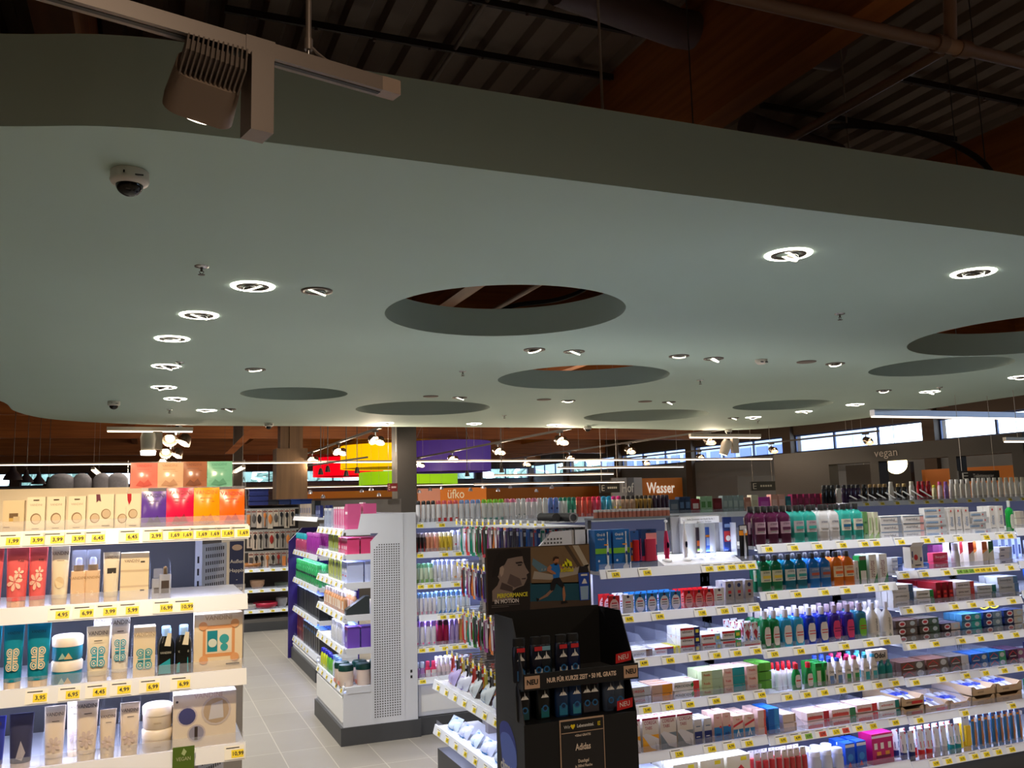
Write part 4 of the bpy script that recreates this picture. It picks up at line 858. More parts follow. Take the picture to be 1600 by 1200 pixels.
T2 = [tags(ZG2[0], (1200, 1240, 1278, 1316, 1350, 1368)), tags(ZG2[1], (1208, 1245, 1288, 1322, 1360, 1382)), tags(ZG2[2], (1209, 1250, 1287, 1320, 1358, 1384)), tags(ZG2[3], (1231, 1260, 1287, 1315, 1343, 1372, 1398)), tags(ZG2[4], (1222, 1245, 1262, 1284, 1305, 1320, 1341, 1363, 1398), {1262: 'g', 1284: 'r', 1320: 'r'}), []]
T3 = [tags(ZG3[0], (1407, 1447, 1469, 1498, 1540, 1563, 1577)), tags(ZG3[1], (1414, 1444, 1478, 1498, 1507, 1516, 1525, 1534, 1543, 1553, 1578), {1498: 'g', 1507: 'g', 1516: 'g'}), tags(ZG3[2], (1420, 1455, 1491, 1519, 1547, 1581)), tags(ZG3[3], (1425, 1461, 1502, 1531, 1561, 1586)), tags(ZG3[4], (1430, 1471, 1509, 1539, 1568, 1592)), tags(ZG3[5], (1436, 1507, 1581)), tags(ZG3[6], (1461, 1481, 1502, 1522, 1540, 1559, 1580))]
def gd(z, l): return [FG.px(p, z) for p in l]
rack(FG, 'white dental rack, left bay beside the black cardboard display', 2.09, 3.045, ZG1, .5, T1, power=1.0, top=1.5, divs=((), (), gd(ZG1[2], (985, 1021, 1063, 1097, 1128, 1160)), gd(ZG1[3], (982, 1018, 1053, 1096, 1131, 1167)), gd(ZG1[4], (1004, 1031, 1085, 1115, 1146, 1184))), group='dental rack bays')
rack(FG, 'white dental rack, middle bay holding the mouthwash bottles', 3.05, 4.015, ZG2, .5, T2, power=1.0, top=1.5, divs=((), (), (), (), gd(ZG2[4], (1222, 1262, 1300, 1340, 1375))), group='dental rack bays')
rack(FG, 'white dental rack, right bay of toothpaste cartons and trays', 4.02, 5.015, ZG3, .5, T3, power=1.0, top=1.5, divs=((), (), gd(ZG3[2], (1430, 1463, 1494, 1526, 1560)), gd(ZG3[3], (1435, 1470, 1502, 1536, 1570)), gd(ZG3[4], (1447, 1484, 1517, 1546, 1575)), gd(ZG3[5], (1445, 1484, 1520, 1556))), group='dental rack bays')
rack(FG, 'white dental rack, end bay cut off by the right edge', 5.02, 6.0, ZG4, .5, [[], [], [], [], [], [], []], power=.8, top=1.5, group='dental rack bays')
K = .0345
RED = (206, 34, 38); NAVY = (30, 40, 110); BLU = (30, 110, 190); LBL = (60, 170, 220); GRN = (30, 150, 70)
def tp(base, c2, txt=None, tc=(60, 60, 70), wd=.11, h=.042, x=.55, nm='toothpaste_carton', extra=(), dp=.041):
    pr = ((x, 1, 0, 1, c2),) + tuple(extra)
    if txt: pr += (('T', txt, x * .5, .5, .42, tc, x * .85 / (len(txt) * .5) * .9),)
    return carton(nm, 'carton', wd, dp, h, base, pr)
def fitw(px0, px1, z, n, F=FG, v=.035): return round((F.px(px1, z, v) - F.px(px0, z, v)) / n * .95, 3)
# left bay
wh = 'left bay top shelf'; z = ZG1[0] + K
ob = carton('electric_toothbrush_box', 'box', .1, .07, .205, (30, 104, 176), (('T', 'Oral-B', .38, .88, .09, W_), ('T', 'VITALITY', .38, .77, .05, W_), (0, 1, .42, .55, (120, 190, 50)), ('P', ((.72, .1), (.82, .1), (.84, .55), (.8, .8), (.82, .95), (.74, .95), (.76, .8), (.7, .5)), (226, 232, 240)), ('O', .78, .42, .06, (30, 70, 160), .1), ('P', ((.55, .02), (.9, .02), (.9, .12), (.7, .16), (.55, .1)), (226, 232, 240)), ('O', .2, .25, .06, (210, 220, 235)), (.55, .8, .62, .65, (240, 150, 30))))
fill(FG, z, wh, [(931, 957, 1, ob, 'blue electric toothbrush box, left one'), (959, 986, 1, ob, 'blue electric toothbrush box, right one'),
    (986, 1000, 1, hangpack('refill_pack', 'refill pack', .05, .19, (40, 90, 160), (190, 30, 40), 'blister', ((0, 1, .55, .7, (240, 130, 30)), (0, 1, .2, .35, (240, 130, 30)), (.1, .9, .4, .48, W_))), 'blue and orange brush refill pack', {'up': .195}),
    (1003, 1030, 1, hangpack('refill_pack', 'refill pack', .09, .2, (30, 60, 110), (200, 60, 90), 'blister', ((.3, 1, .6, .9, (226, 150, 150)), (0, 1, .2, .32, (226, 60, 110)), (.35, .75, .5, .58, (240, 130, 30)))), 'dark blue children brush pack with pink band', {'up': .2, 'deep': 2, 'dv': .05})])
t = thing('display_stand', 'lit white plastic display stand for electric toothbrushes', 'display stand', FG.P(0, 0, z))
ua, ub_, uc, ud = [FG.px(p, z, .04) for p in (1036, 1075, 1093, 1157)]
b = MB(); PL = M((222, 226, 230), .3, alpha=.85)
b.prism_yz([(.03, 0), (.3, 0), (.3, .06), (.12, .05), (.03, .012)], ua, ud, M((244, 246, 250), .3)); b.build('base', t)
b = MB(); b.box(FG.px(1052, z, .2), ud + .01, .2, .21, .02, .255, M((146, 146, 148), .5)); b.build('back_panel', t)
b = MB(); b.box(uc - .01, ud - .02, .185, .199, .215, .25, M((236, 238, 240), .4)); b.text('Starke Zahnbürsten von Oral-B. Die Nr. 1', .014, ((uc + ud) / 2 - .01, .184, .236), INK, width=.0105); b.text('die meisten Zahnärzte', .012, ((uc + ud) / 2 + .01, .184, .222), INK, width=.0105); b.build('header_card', t)
for q in (uc - .01, uc + .05, uc + .115, ud - .01):
    b = MB(); b.box(q - .002, q + .002, .05, .2, .04, .215, PL); b.build('compartment_wall', t)
b = MB(); b.box(ua + .02, ud - .02, .1, .13, .052, .056, M((225, 232, 255), emit=4)); b.build('light_panel', t)
lamp('AREA', 'stand_light', FG.P((uc + ud) / 2, .1, z + .065), .2, COOL, .2, FG.P((uc + ud) / 2, .12, z + .3), sy=.02)
for px, c, s in ((1043, (196, 40, 90), 'pink and blue'), (1072, (238, 240, 245), 'white and blue')):
    u = FG.px(px, z, .08); t = thing('electric_toothbrush', s + ' electric toothbrush standing on the lit display stand', 'electric toothbrush', FG.P(u, .08, z + .036))
    b = MB(); b.tube([(0, 0, .0), (0, 0, .05), (0, 0, .1), (0, 0, .13), (0, 0, .15)], [.013, .0145, .013, .010, .007], M(c, .3), 12); b.build('handle', t)
    b = MB(); b.tube([(0, 0, .15), (0, 0, .2)], [.005, .003], M((240, 242, 245), .3), 8); b.tube([(0, .004, .2), (0, -.012, .2)], .007, M((235, 240, 248), .4), 8); b.build('brush_head', t)
    b = MB(); b.lathe([(0, -.0155), (.007, -.0155)], M((30, 90, 170)), 12); b.v = [(x_, z_ + .0005, y_ * 2.4 + .075) for x_, y_, z_ in b.v]; b.build('button', t)
    b = MB(); b.lathe([(.03, -.01), (.026, .004), (.014, .006)], M((240, 242, 245), .4), 14); b.build('charging_foot', t)
for px, c, pr, s in ((1097, (60, 44, 60), ((0, 1, .3, .5, (240, 120, 40)), (0, 1, .1, .2, (120, 180, 60))), 'dark pack with orange band'), (1111, (60, 100, 190), ((.1, .9, .3, .6, (150, 180, 230)), (0, 1, .62, .7, (240, 150, 40))), 'blue pack with white starburst'), (1140, (30, 50, 110), ((.0, 1, .3, .6, (190, 40, 50)), ('O', .5, .4, .3, W_), (.1, .9, .7, .8, (120, 150, 210))), 'navy pack with red centre')):
    u = FG.px(px, z, .1); put(carton('toothbrush_pack', 'toothbrush pack', .05, .012, .14 if px != 1140 else .19, c, pr), FG.P(u, .1, z + .055), random.uniform(-.05, .05), s + ' inside the lit display stand')
u = FG.px(1164, z, .06); put(hangpack('toothbrush_pack', 'toothbrush pack', .055, .2, (30, 30, 34), (220, 225, 235), 'brush', ((0, 1, .72, .85, (240, 150, 30)), (.1, .9, .87, .98, (200, 200, 200)))), FG.P(u, .06, z + .2), 0, 'tall black toothbrush pack right of the lit stand')
# roll and jars behind the boxes
t = thing('cardboard_roll', 'two dark cardboard tubes lying behind the blue boxes', 'tube', (0, 0, 0)); p = at_y(860, 812, 5.0); q = at_y(896, 816, 4.6)
b = MB(); b.tube([(q.x - .02, 4.78, 1.592), (q.x, 4.6, 1.592)], .029, M((34, 33, 33), .6), 14); b.tube([(q.x - .09, 4.85, 1.594), (q.x - .07, 4.68, 1.594)], .028, M((34, 33, 33), .6), 14); b.build('outer_tube', t); b = MB(); b.lathe([(.024, 0), (.034, 0)], M((120, 116, 112), .5), 14, cap=False); b.v = [(q.x + x_ * .85, 4.597, 1.594 + y_ * .85) for x_, y_, z_ in b.v]; b.build('rim', t)
for k in range(18):
    px = 926 + k * 6.6; p = at_y(px, 812, 5.9)
    put(jar('spice_jar', 'jar', .017, .06, (190, 120, 100), (206, 200, 198), .3), (p.x, 5.85, 1.555), 0, 'small reddish glass jar with clear lid, %s of the long row' % (('leftmost', 'second', 'third', 'fourth', 'fifth', 'sixth', 'seventh', 'eighth', 'ninth', 'tenth', 'eleventh', 'twelfth', 'thirteenth', 'fourteenth', 'fifteenth', 'sixteenth', 'seventeenth', 'rightmost')[k]), 'reddish jars behind the toothbrush boxes')
p = at_y(918, 818, 5.9); q = at_y(1050, 812, 5.9)
t = thing('narrow_shelf', 'narrow grey shelf carrying the reddish jar row', 'shelf', (0, 0, 0)); b = MB(); b.box(p.x, q.x, 5.8, 5.95, 1.54, 1.555, STEELG); b.build('board', t); b = MB(); [b.box(x_, x_ + .03, 5.9, 5.94, 0, 1.54, STEELG) for x_ in (p.x, q.x - .03)]; b.build('upright', t)
wh = 'left bay second shelf'; z = ZG1[1] + K
def pouch(c, c2): return carton('refill_pack', 'refill pack', .062, .006, .098, c, (('O', .5, .45, .42, c2, .62), (.25, .75, .6, .66, RED), (.25, .75, .48, .52, (90, 90, 100)), (.25, .75, .36, .4, (90, 90, 100)), ('O', .5, .9, .12, (50, 30, 60))))
o2 = {'deep': 3, 'dv': .055}
fill(FG, z, wh, [(950, 971, 1, pouch(RED, (236, 200, 200)), 'red mouth-care refill pack at left end', o2), (972, 992, 1, pouch((226, 226, 226), (245, 245, 245)), 'white mouth-care refill pack', o2), (992, 1066, 4, pouch((40, 130, 200), (240, 240, 244)), 'blue and white refill pack', o2),
    (1070, 1117, 3, pouch((214, 30, 36), (240, 160, 150)), 'red refill pack', o2), (1117, 1134, 1, pouch((228, 228, 224), (246, 246, 242)), 'white oval refill pack', o2),
    (1134, 1180, 3, carton('whitening_carton', 'carton', .05, .03, .13, (176, 172, 172), (('O', .5, .82, .22, (30, 50, 110)), (.3, .7, .5, .62, (206, 60, 70)), (.35, .65, .38, .46, (40, 40, 60)), (0, 1, 0, .14, (150, 146, 146)))), 'grey tall carton with blue disc', {'deep': 2, 'dv': .06, 'v': .03})])
wh = 'left bay third shelf'; z = ZG1[2] + K
fill(FG, z, wh, [(986, 1020, 1, tp((236, 234, 226), (120, 80, 50), 'parodontax', wd=fitw(986, 1020, z, 1), x=.7), 'flat white and brown carton', {'deep': 3, 'dv': .046}), (1023, 1054, 1, tp(W_, NAVY, 'elmex', RED, wd=fitw(1023, 1054, z, 1), x=.65, extra=((0, 1, .8, 1, RED),)), 'white carton with red edge', {'deep': 3, 'dv': .046}),
    (1054, 1063, 1, tp((246, 232, 40), (246, 232, 40), wd=fitw(1054, 1063, z, 1)), 'bright yellow narrow carton', {'deep': 3, 'dv': .046}),
    (1064, 1096, 1, tp(W_, NAVY, 'elmex', (90, 80, 80), wd=fitw(1064, 1096, z, 1), x=.7, extra=((0, .7, .7, .95, RED), (.78, .94, .3, .7, (245, 232, 70)))), 'white red and navy carton', {'stack': 3, 'h': .0435, 'deep': 3, 'dv': .046}),
    (1097, 1128, 1, tp(W_, (160, 200, 220), 'elmex', (90, 80, 80), wd=fitw(1097, 1128, z, 1), x=.7, extra=((0, .7, .7, .95, RED), (.78, .94, .3, .7, (245, 232, 70)))), 'white red and pale blue carton', {'stack': 2, 'h': .0435, 'deep': 3, 'dv': .046}),
    (1129, 1159, 1, tp(W_, (60, 180, 80), 'elmex', (90, 80, 80), wd=fitw(1129, 1159, z, 1), x=.68, extra=((0, .68, .7, .95, RED), (.75, .94, .3, .7, (245, 232, 70)))), 'white red and green carton', {'stack': 2, 'h': .052, 'deep': 3, 'dv': .046}),
    (1161, 1187, 2, tube_up('toothpaste_tube', 'toothpaste tube', .042, .026, .115, (226, 226, 228), (225, 225, 230), ((0, 1, .72, .92, (170, 30, 46)), ('P', ((.5, .1), (.9, .5), (.5, .66), (.1, .5)), (170, 40, 60)), (.1, .9, .08, .2, (60, 120, 190)))), 'white and red toothpaste tube', {'deep': 4, 'dv': .06, 'up': .012}),])
u0, u1 = FG.px(1160, z, .03), FG.px(1188, z, .03)
b = MB(); b.box(u0, u1, .0, .3, 0, .004, M(W_)); b.box(u0, u1, 0, .003, 0, .028, M(W_)); b.box(u0, u0 + .002, 0, .3, 0, .028, M(W_)); b.box(u1 - .002, u1, 0, .3, 0, .028, M(W_)); b.box(u0 + .01, u1 - .01, -.001, 0, .008, .018, RED and M(RED)); b.build('cardboard_tray', None, FG.P(0, .02, z), label='white cardboard tray holding white and red tubes', cat='tray')
wh = 'left bay fourth shelf'; z = ZG1[3] + K
sq = {'stack': 2, 'h': .045, 'deep': 3, 'dv': .046}; s3 = {'stack': 3, 'h': .043, 'deep': 3, 'dv': .046}
def t2_(a, c, *r, **k): return tp(*r, wd=fitw(a, c, z, 1), nm='denture_cream_carton', **k)
fill(FG, z, wh, [(984, 1018, 1, t2_(984, 1018, (190, 190, 192), (206, 214, 226), 'COREGA', RED, x=.7), 'grey carton with red writing', sq), (1019, 1052, 1, t2_(1019, 1052, (214, 180, 160), (240, 160, 40), x=.5), 'pinkish carton with orange end', sq),
    (1054, 1095, 1, t2_(1054, 1095, (240, 240, 236), (226, 60, 60), 'PERODENT', (30, 60, 60), x=.76, extra=(('P', ((.70, .2), (.78, .5), (.74, .9), (.66, .6)), (40, 160, 70)),)), 'white carton with green leaf and red end', sq),
    (1097, 1131, 1, t2_(1097, 1131, (206, 220, 170), (176, 206, 176), 'Protefix', RED, x=.5), 'pale green denture cream carton', s3), (1132, 1166, 1, t2_(1132, 1166, (236, 206, 196), (30, 160, 170), 'Protefix', RED, x=.42), 'pink and teal denture cream carton', s3),
    (1168, 1187, 1, t2_(1168, 1187, (236, 206, 196), (80, 160, 60), 'Protefix', RED, x=.9), 'pink denture cream carton before the green ones', s3), (1187, 1207, 1, t2_(1187, 1207, (90, 170, 60), (110, 190, 70)), 'bright green denture cream carton', {'stack': 3, 'h': .047, 'deep': 3, 'dv': .046})])
wh = 'left bay fifth shelf'; z = ZG1[4] + K
cor = lambda c: carton('denture_tablet_box', 'box', .092, .05, .165, (224, 216, 204), (('T', 'COREGA', .5, .85, .15, (160, 20, 50), .19), ('T', 'TABS', .38, .70, .13, (160, 20, 50), .19), (0, 1, 0, .5, c), ('P', ((.0, .5), (.5, .12), (1, .02), (1, .36), (.5, .5), (.2, .56)), (226, 226, 232)), (.0, 1, .94, 1, (160, 20, 60))))
fill(FG, z, wh, [(978, 1003, 1, cor((240, 170, 30)), 'yellow denture tablet box half hidden by the display', {'deep': 2, 'dv': .06}), (1004, 1031, 1, cor((244, 176, 34)), 'denture tablet box with orange-yellow lower half', {'deep': 3, 'dv': .06}), (1032, 1058, 1, cor((120, 136, 150)), 'denture tablet box with grey lower half, left', {'deep': 3, 'dv': .06}), (1059, 1085, 1, cor((130, 140, 150)), 'denture tablet box with grey lower half, right', {'deep': 3, 'dv': .06}),
    (1086, 1114, 2, carton('denture_tablet_box', 'box', .045, .05, .125, (206, 206, 206), ((0, 1, 0, .52, (30, 46, 120)), (.2, .8, .7, .74, (90, 110, 140)), (.2, .7, .3, .33, W_))), 'grey and navy box', {'deep': 2, 'dv': .06}),
    (1116, 1145, 2, carton('denture_tablet_box', 'box', .048, .05, .14, (226, 190, 176), (('T', 'Protefix', .5, .86, .09, (200, 40, 60), .11), (0, 1, 0, .52, (30, 120, 190)), ('O', .8, .52, .13, (220, 60, 60)), (.2, .8, .16, .3, (16, 80, 150)))), 'pink and blue tablet box', {'deep': 2, 'dv': .06}),
    (1146, 1182, 2, carton('denture_tablet_box', 'box', .062, .05, .115, (232, 206, 190), (('T', 'Protefix', .5, .84, .12, (200, 40, 60), .11), (0, 1, 0, .42, (30, 130, 190)), ('P', ((.3, .1), (.5, .45), (.7, .1), (.6, .1), (.5, .3), (.4, .1)), W_), ('P', ((0, .6), (1, .8), (1, .7), (0, .5)), (210, 50, 60)))), 'denture pad box with white arch', {'deep': 3, 'dv': .06}),
    (1184, 1200, 1, tp(nm='denture_cream_carton', base=(232, 200, 190), c2=(220, 90, 80), wd=.052, x=.75), 'short pink carton', s3), (1200, 1221, 1, tp(nm='denture_cream_carton', base=(30, 110, 200), c2=(60, 150, 220), wd=.07), 'blue flat carton', s3), (1222, 1247, 1, tp(nm='denture_cream_carton', base=(226, 204, 184), c2=(190, 160, 130), wd=.085, x=.85), 'beige flat carton', sq)])
wh = 'left bay bottom shelf'; z = ZG1[5] + K
fill(FG, z, wh, [(1000, 1050, 2, carton('interdental_box', 'box', .085, .1, .12, (214, 220, 240), ((0, 1, 0, .5, (60, 90, 170)),)), 'pale blue box at floor level', {'deep': 2, 'dv': .11}), (1052, 1176, 3, carton('interdental_box', 'box', .145, .1, .155, (240, 236, 220), ((.0, 1, 0, .4, (30, 60, 160)), (.6, .85, .82, .94, (246, 230, 40)), ('P', ((.2, .4), (.9, .4), (.6, .7)), (210, 50, 60)))), 'large white box with yellow mark', {'deep': 2, 'dv': .11}),
    (1180, 1222, 4, hangpack('interdental_pack', 'pack', .04, .15, (226, 226, 236), (206, 50, 60), 'blister'), 'hanging white and red pack', {'up': .15, 'deep': 2, 'dv': .05})])
# middle bay
wh = 'middle bay top shelf'; z = ZG2[0] + K
def mw(c, lab=(232, 232, 232), lc=(60, 60, 120), band=None, cap=(34, 34, 36), wd=.074, h=.215, labz=(.3, .6)):
    return bottle('mouthwash_bottle', 'mouthwash bottle', wd, .05, h, c, cap, .42, .15, lab, labz, .1, pr=(('T', 'LISTERINE', .5, .82, .22, lc, .19), (0, 1, .3, .55, band or c), (.1, .9, .1, .2, (150, 150, 150))), alpha=.93, pw=.5)
d2 = {'deep': 2, 'dv': .06}
PUR = (88, 34, 70); TQ = (60, 180, 170)
fill(FG, z, wh, [(1176, 1236, 3, mw(PUR, (190, 160, 180), (70, 30, 60)), 'dark purple mouthwash bottle', d2), (1237, 1256, 1, mw(TQ, (190, 190, 196), (90, 60, 120)), 'turquoise mouthwash bottle with grey label, left', d2), (1257, 1276, 1, mw(TQ, (200, 190, 200), (120, 40, 90)), 'turquoise mouthwash bottle with violet label', d2),
    (1277, 1311, 2, mw((228, 230, 236), (240, 240, 244), (40, 50, 110)), 'white mouthwash bottle', d2), (1312, 1349, 2, mw(TQ, (236, 236, 220), (30, 60, 120), (40, 110, 160)), 'turquoise mouthwash bottle with blue label', d2),
    (1350, 1358, 1, carton('herbal_carton', 'carton', .03, .05, .165, (120, 170, 110), ((.2, .8, .2, .26, (70, 120, 70)), (.2, .8, .6, .66, (70, 120, 70)))), 'slim green herbal carton', {'deep': 3, 'dv': .055}), (1336, 1349, 1, carton('herbal_carton', 'carton', .046, .05, .16, (120, 170, 110), ((.2, .8, .2, .26, (70, 120, 70)),)), 'green carton behind the turquoise bottle', {'v': .14}),
    (1358, 1376, 2, carton('herbal_carton', 'carton', .032, .05, .16, (226, 228, 206), (('P', ((0, 0), (1, 0), (1, .3), (0, .12)), (150, 190, 90)), (.3, .7, .35, .8, (180, 210, 150)))), 'cream and green tall carton', {'deep': 2, 'dv': .055})])
wh = 'middle bay second shelf'; z = ZG2[1] + K
fill(FG, z, wh, [(1186, 1222, 2, mw((20, 120, 76), (226, 232, 206), (30, 90, 60), (240, 220, 80), h=.2), 'green mouthwash bottle', d2), (1223, 1261, 2, mw((16, 110, 140), (226, 236, 236), (30, 110, 130), (60, 170, 170), h=.2), 'teal-blue mouthwash bottle', d2), (1262, 1297, 2, mw((24, 110, 190), (110, 140, 190), (220, 225, 240), (180, 90, 70), h=.2), 'bright blue mouthwash bottle', d2),
    (1299, 1333, 2, mw((222, 116, 24), (240, 220, 180), (190, 70, 20), (236, 100, 20), h=.2), 'amber orange mouthwash bottle', d2),
    (1336, 1344, 1, carton('paste_carton', 'carton', .03, .05, .14, (232, 232, 226), (('T', 'parodontax', .5, .5, .7, (60, 60, 60), .1, 1),)), 'narrow white vertical carton'), (1344, 1357, 1, carton('paste_carton', 'carton', .05, .05, .165, (30, 130, 60), ((.1, .9, .05, .5, (240, 240, 236)), (0, 1, .86, 1, (140, 120, 110)))), 'green carton with white lower field'),
    (1358, 1391, 2, carton('paste_carton', 'carton', .058, .05, .17, (238, 236, 222), (('T', 'parodontax', .38, .52, 1.0, (130, 40, 50), .12, 1), ('P', ((.35, 0), (1, 0), (1, .4)), (30, 140, 60)))), 'tall white carton with green corner', {'deep': 2, 'dv': .06})])
wh = 'middle bay third shelf'; z = ZG2[2] + K
def rb(c, lab=(238, 238, 240), cap=(214, 206, 204), dot=(210, 60, 60)): return bottle('rinse_bottle', 'mouthwash bottle', .072, .045, .205, c, cap, .4, .2, lab, (.12, .6), .06, pr=((.1, .9, .55, .6, dot), (.1, .9, .4, .45, dot)), labshape='oval', alpha=.93)
d3 = {'deep': 3, 'dv': .06}
fill(FG, z, wh, [(1190, 1219, 2, rb((24, 130, 70)), 'green rinse bottle with white cap', d3), (1220, 1256, 2, rb((56, 170, 220)), 'light blue rinse bottle with white cap', d3), (1257, 1295, 2, rb((26, 60, 190)), 'royal blue rinse bottle with white cap', d3), (1296, 1337, 2, rb((60, 44, 150), (232, 70, 130), (160, 140, 150), (120, 20, 80)), 'purple rinse bottle with pink label', d3), (1338, 1355, 1, rb((40, 120, 150), (120, 200, 60), (160, 140, 150), (200, 40, 40)), 'teal rinse bottle with green label', d3),
    (1356, 1396, 2, bottle('rinse_bottle', 'mouthwash bottle', .072, .045, .2, (236, 234, 226), (206, 200, 198), .3, .2, None, shoulder=.2, rough=.35), 'white rinse bottle', d3)])
for k, p in enumerate((1366, 1386)):
    b = MB(); b.text('meridol', .022, (0, 0, .08), INK, ax=(0, 0, 1), up=(-1, 0, 0)); b.poly([(-.012, 0, .015), (.0, 0, .03), (.012, 0, .015), (0, 0, .008)], M((150, 160, 150))); b.build('bottle_print', None, FG.P(FG.px(p, z + .08, .03), .0095, z), label='dark vertical lettering on the %s white rinse bottle' % ('left', 'right')[k], cat='lettering', group='lettering on white rinse bottles')
wh = 'middle bay fourth shelf'; z = ZG2[3] + K
fill(FG, z, wh, [(1212, 1248, 4, bottle('dental_gel_bottle', 'bottle', .04, .03, .14, (232, 230, 234), (206, 20, 40), .5, .24, None, shoulder=.1), 'slim white bottle with red cap', {'deep': 2, 'dv': .05, 'v': .09, 'tilt': .2}),
    (1236, 1274, 2, bottle('mouthwash_bottle', 'mouthwash bottle', .052, .035, .145, (30, 140, 70), (206, 20, 40), .5, .2, (238, 236, 236), (.14, .6), .2, pr=((.1, .9, .5, .6, (210, 60, 60)),), labshape='oval'), 'green bottle with red cap and round label'),
    (1275, 1300, 2, carton('mouthwash_bottle', 'mouthwash bottle', .042, .03, .13, (40, 150, 60), ((.2, .8, .1, .7, (226, 226, 206)), (0, 1, .85, 1, (20, 110, 40)))), 'flat green bottle with cream label', {'deep': 3, 'dv': .045})])
od = lambda c, lc: bottle('odol_bottle'.replace('odol', 'mouthwash'), 'mouthwash bottle', .05, .035, .15, (238, 234, 230), c, .5, .12, (238, 234, 230), (.1, .7), .3, pr=(('T', 'Odol', .5, .72, .2, (30, 34, 50), .42), (.1, .9, .02, .5, lc)), rough=.3)
fill(FG, z, wh, [(1291, 1316, 2, od((30, 70, 190), (110, 150, 210)), 'white curved bottle with blue cap', d3), (1318, 1344, 2, od((190, 30, 90), (60, 160, 90)), 'white curved bottle with crimson cap', d3), (1346, 1372, 2, od((60, 160, 190), (60, 170, 180)), 'white curved bottle with turquoise cap', d3),
    (1373, 1394, 2, bottle('mouthwash_bottle', 'mouthwash bottle', .044, .03, .11, (30, 130, 130), (30, 120, 120), .5, .14, None), 'small teal bottle under a carton cover', {})])
b = MB(); u0, u1 = FG.px(1371, z), FG.px(1396, z); b.prism_xz([(u0, .105), (u1, .105), (u1, .165), (u0, .165), (u0, .12)], 0, .045, M((200, 190, 176), .6)); b.text('Odol', .04, ((u0 + u1) / 2, -.002, .135), INK, bold=.03); b.build('carton_cover', None, FG.P(0, .03, z), label='grey carton cover over the two small teal bottles', cat='carton')
wh = 'middle bay fifth shelf'; z = ZG2[4] + K
def rw(a, c, c2, txt='elmex'): return tp((236, 214, 206), c2, txt, (210, 60, 60), wd=fitw(a, c, z, 1), x=.75, extra=((.03, .7, .12, .5, (220, 84, 70)),))
fill(FG, z, wh, [(1262, 1298, 1, rw(1262, 1298, (200, 40, 50)), 'pinkish carton with red panel, left stack', sq), (1300, 1339, 1, rw(1300, 1339, (60, 140, 90)), 'pinkish carton with green end, centre stack', sq), (1340, 1373, 1, rw(1340, 1373, (214, 60, 60), 'elmex'), 'pinkish carton with red waves, right stack', {'stack': 2, 'h': .05, 'deep': 3, 'dv': .046}), (1375, 1408, 1, tp(W_, (20, 130, 120), 'elmex', (210, 60, 60), wd=fitw(1375, 1408, z, 1), x=.8), 'white carton with teal end', {'stack': 2, 'h': .05, 'deep': 3, 'dv': .046})])
wh = 'middle bay bottom shelf'; z = ZG2[5] + K
fill(FG, z, wh, [(1224, 1262, 4, hangpack('interdental_pack', 'pack', .038, .16, (214, 206, 196), (190, 60, 60), 'blister'), 'hanging beige blister pack', {'up': .16, 'deep': 2, 'dv': .06}), (1266, 1318, 3, bottle('cleaning_cup', 'cup', .06, .06, .13, (206, 212, 232), (226, 228, 240), .95, .2, None), 'frosted white plastic cup', {'deep': 2, 'dv': .08}),
    (1321, 1358, 2, carton('floss_box', 'box', .066, .06, .14, (30, 90, 200), ((0, 1, .84, .95, (230, 230, 240)), ('O', .5, .45, .3, (60, 140, 220)), ('P', ((.2, .1), (.4, .3), (.6, .1)), (220, 60, 80)))), 'bright blue figure-free box', {'deep': 2, 'dv': .07}),
    (1360, 1402, 1, carton('floss_box', 'box', .155, .1, .165, (196, 20, 110), ((0, 1, .86, .94, (240, 230, 240)), (.1, .25, .5, .7, W_), (.4, .55, .5, .7, W_), (.75, .9, .5, .7, W_), (.15, .85, .2, .3, (120, 10, 70)), (.2, .4, .3, .42, (230, 160, 60)), (.6, .8, .3, .42, (230, 160, 60)))), 'large magenta box')])
wh = 'right bay bottom shelf'; z = ZG3[6] + K
def stt(c, cap): return bottle('toothpaste_tube', 'toothpaste tube', .042, .034, .165, (222, 224, 230), cap, .95, .4, None, shoulder=.02)
tt = lambda c: tube_up('toothpaste_tube', 'toothpaste tube', .046, .034, .17, (226, 228, 234), c, (('P', ((0, .8), (1, 1), (1, .86), (0, .66)), (206, 50, 50)), (.1, .9, .1, .4, c)), caph=.34)
fill(FG, z, wh, [(1408, 1432, 2, tt((24, 40, 110)), 'white tube with navy base', d2), (1436, 1458, 2, tt((214, 40, 40)), 'white tube with red base', d2), (1460, 1482, 2, tt((190, 190, 196)), 'white tube with grey base', d2), (1484, 1502, 2, tt((20, 140, 140)), 'white tube with teal base', d2),
    (1505, 1520, 1, hangpack('toothbrush_pack', 'toothbrush pack', .06, .2, (210, 214, 226), (240, 200, 30), 'blister', ((0, 1, .02, .3, (240, 200, 30)),)), 'leaning pack with yellow foot', {'up': .2, 'deep': 2, 'dv': .06}),
    (1520, 1600, 8, hangpack('toothbrush_pack', 'toothbrush pack', .04, .21, (60, 130, 190), (196, 130, 80), 'brush', (('T', 'XXL', .5, .9, .09, (180, 60, 30)), (.1, .9, .78, .84, (240, 150, 30)))), 'blue XXL toothbrush pack', {'up': .21, 'deep': 2, 'dv': .05})])
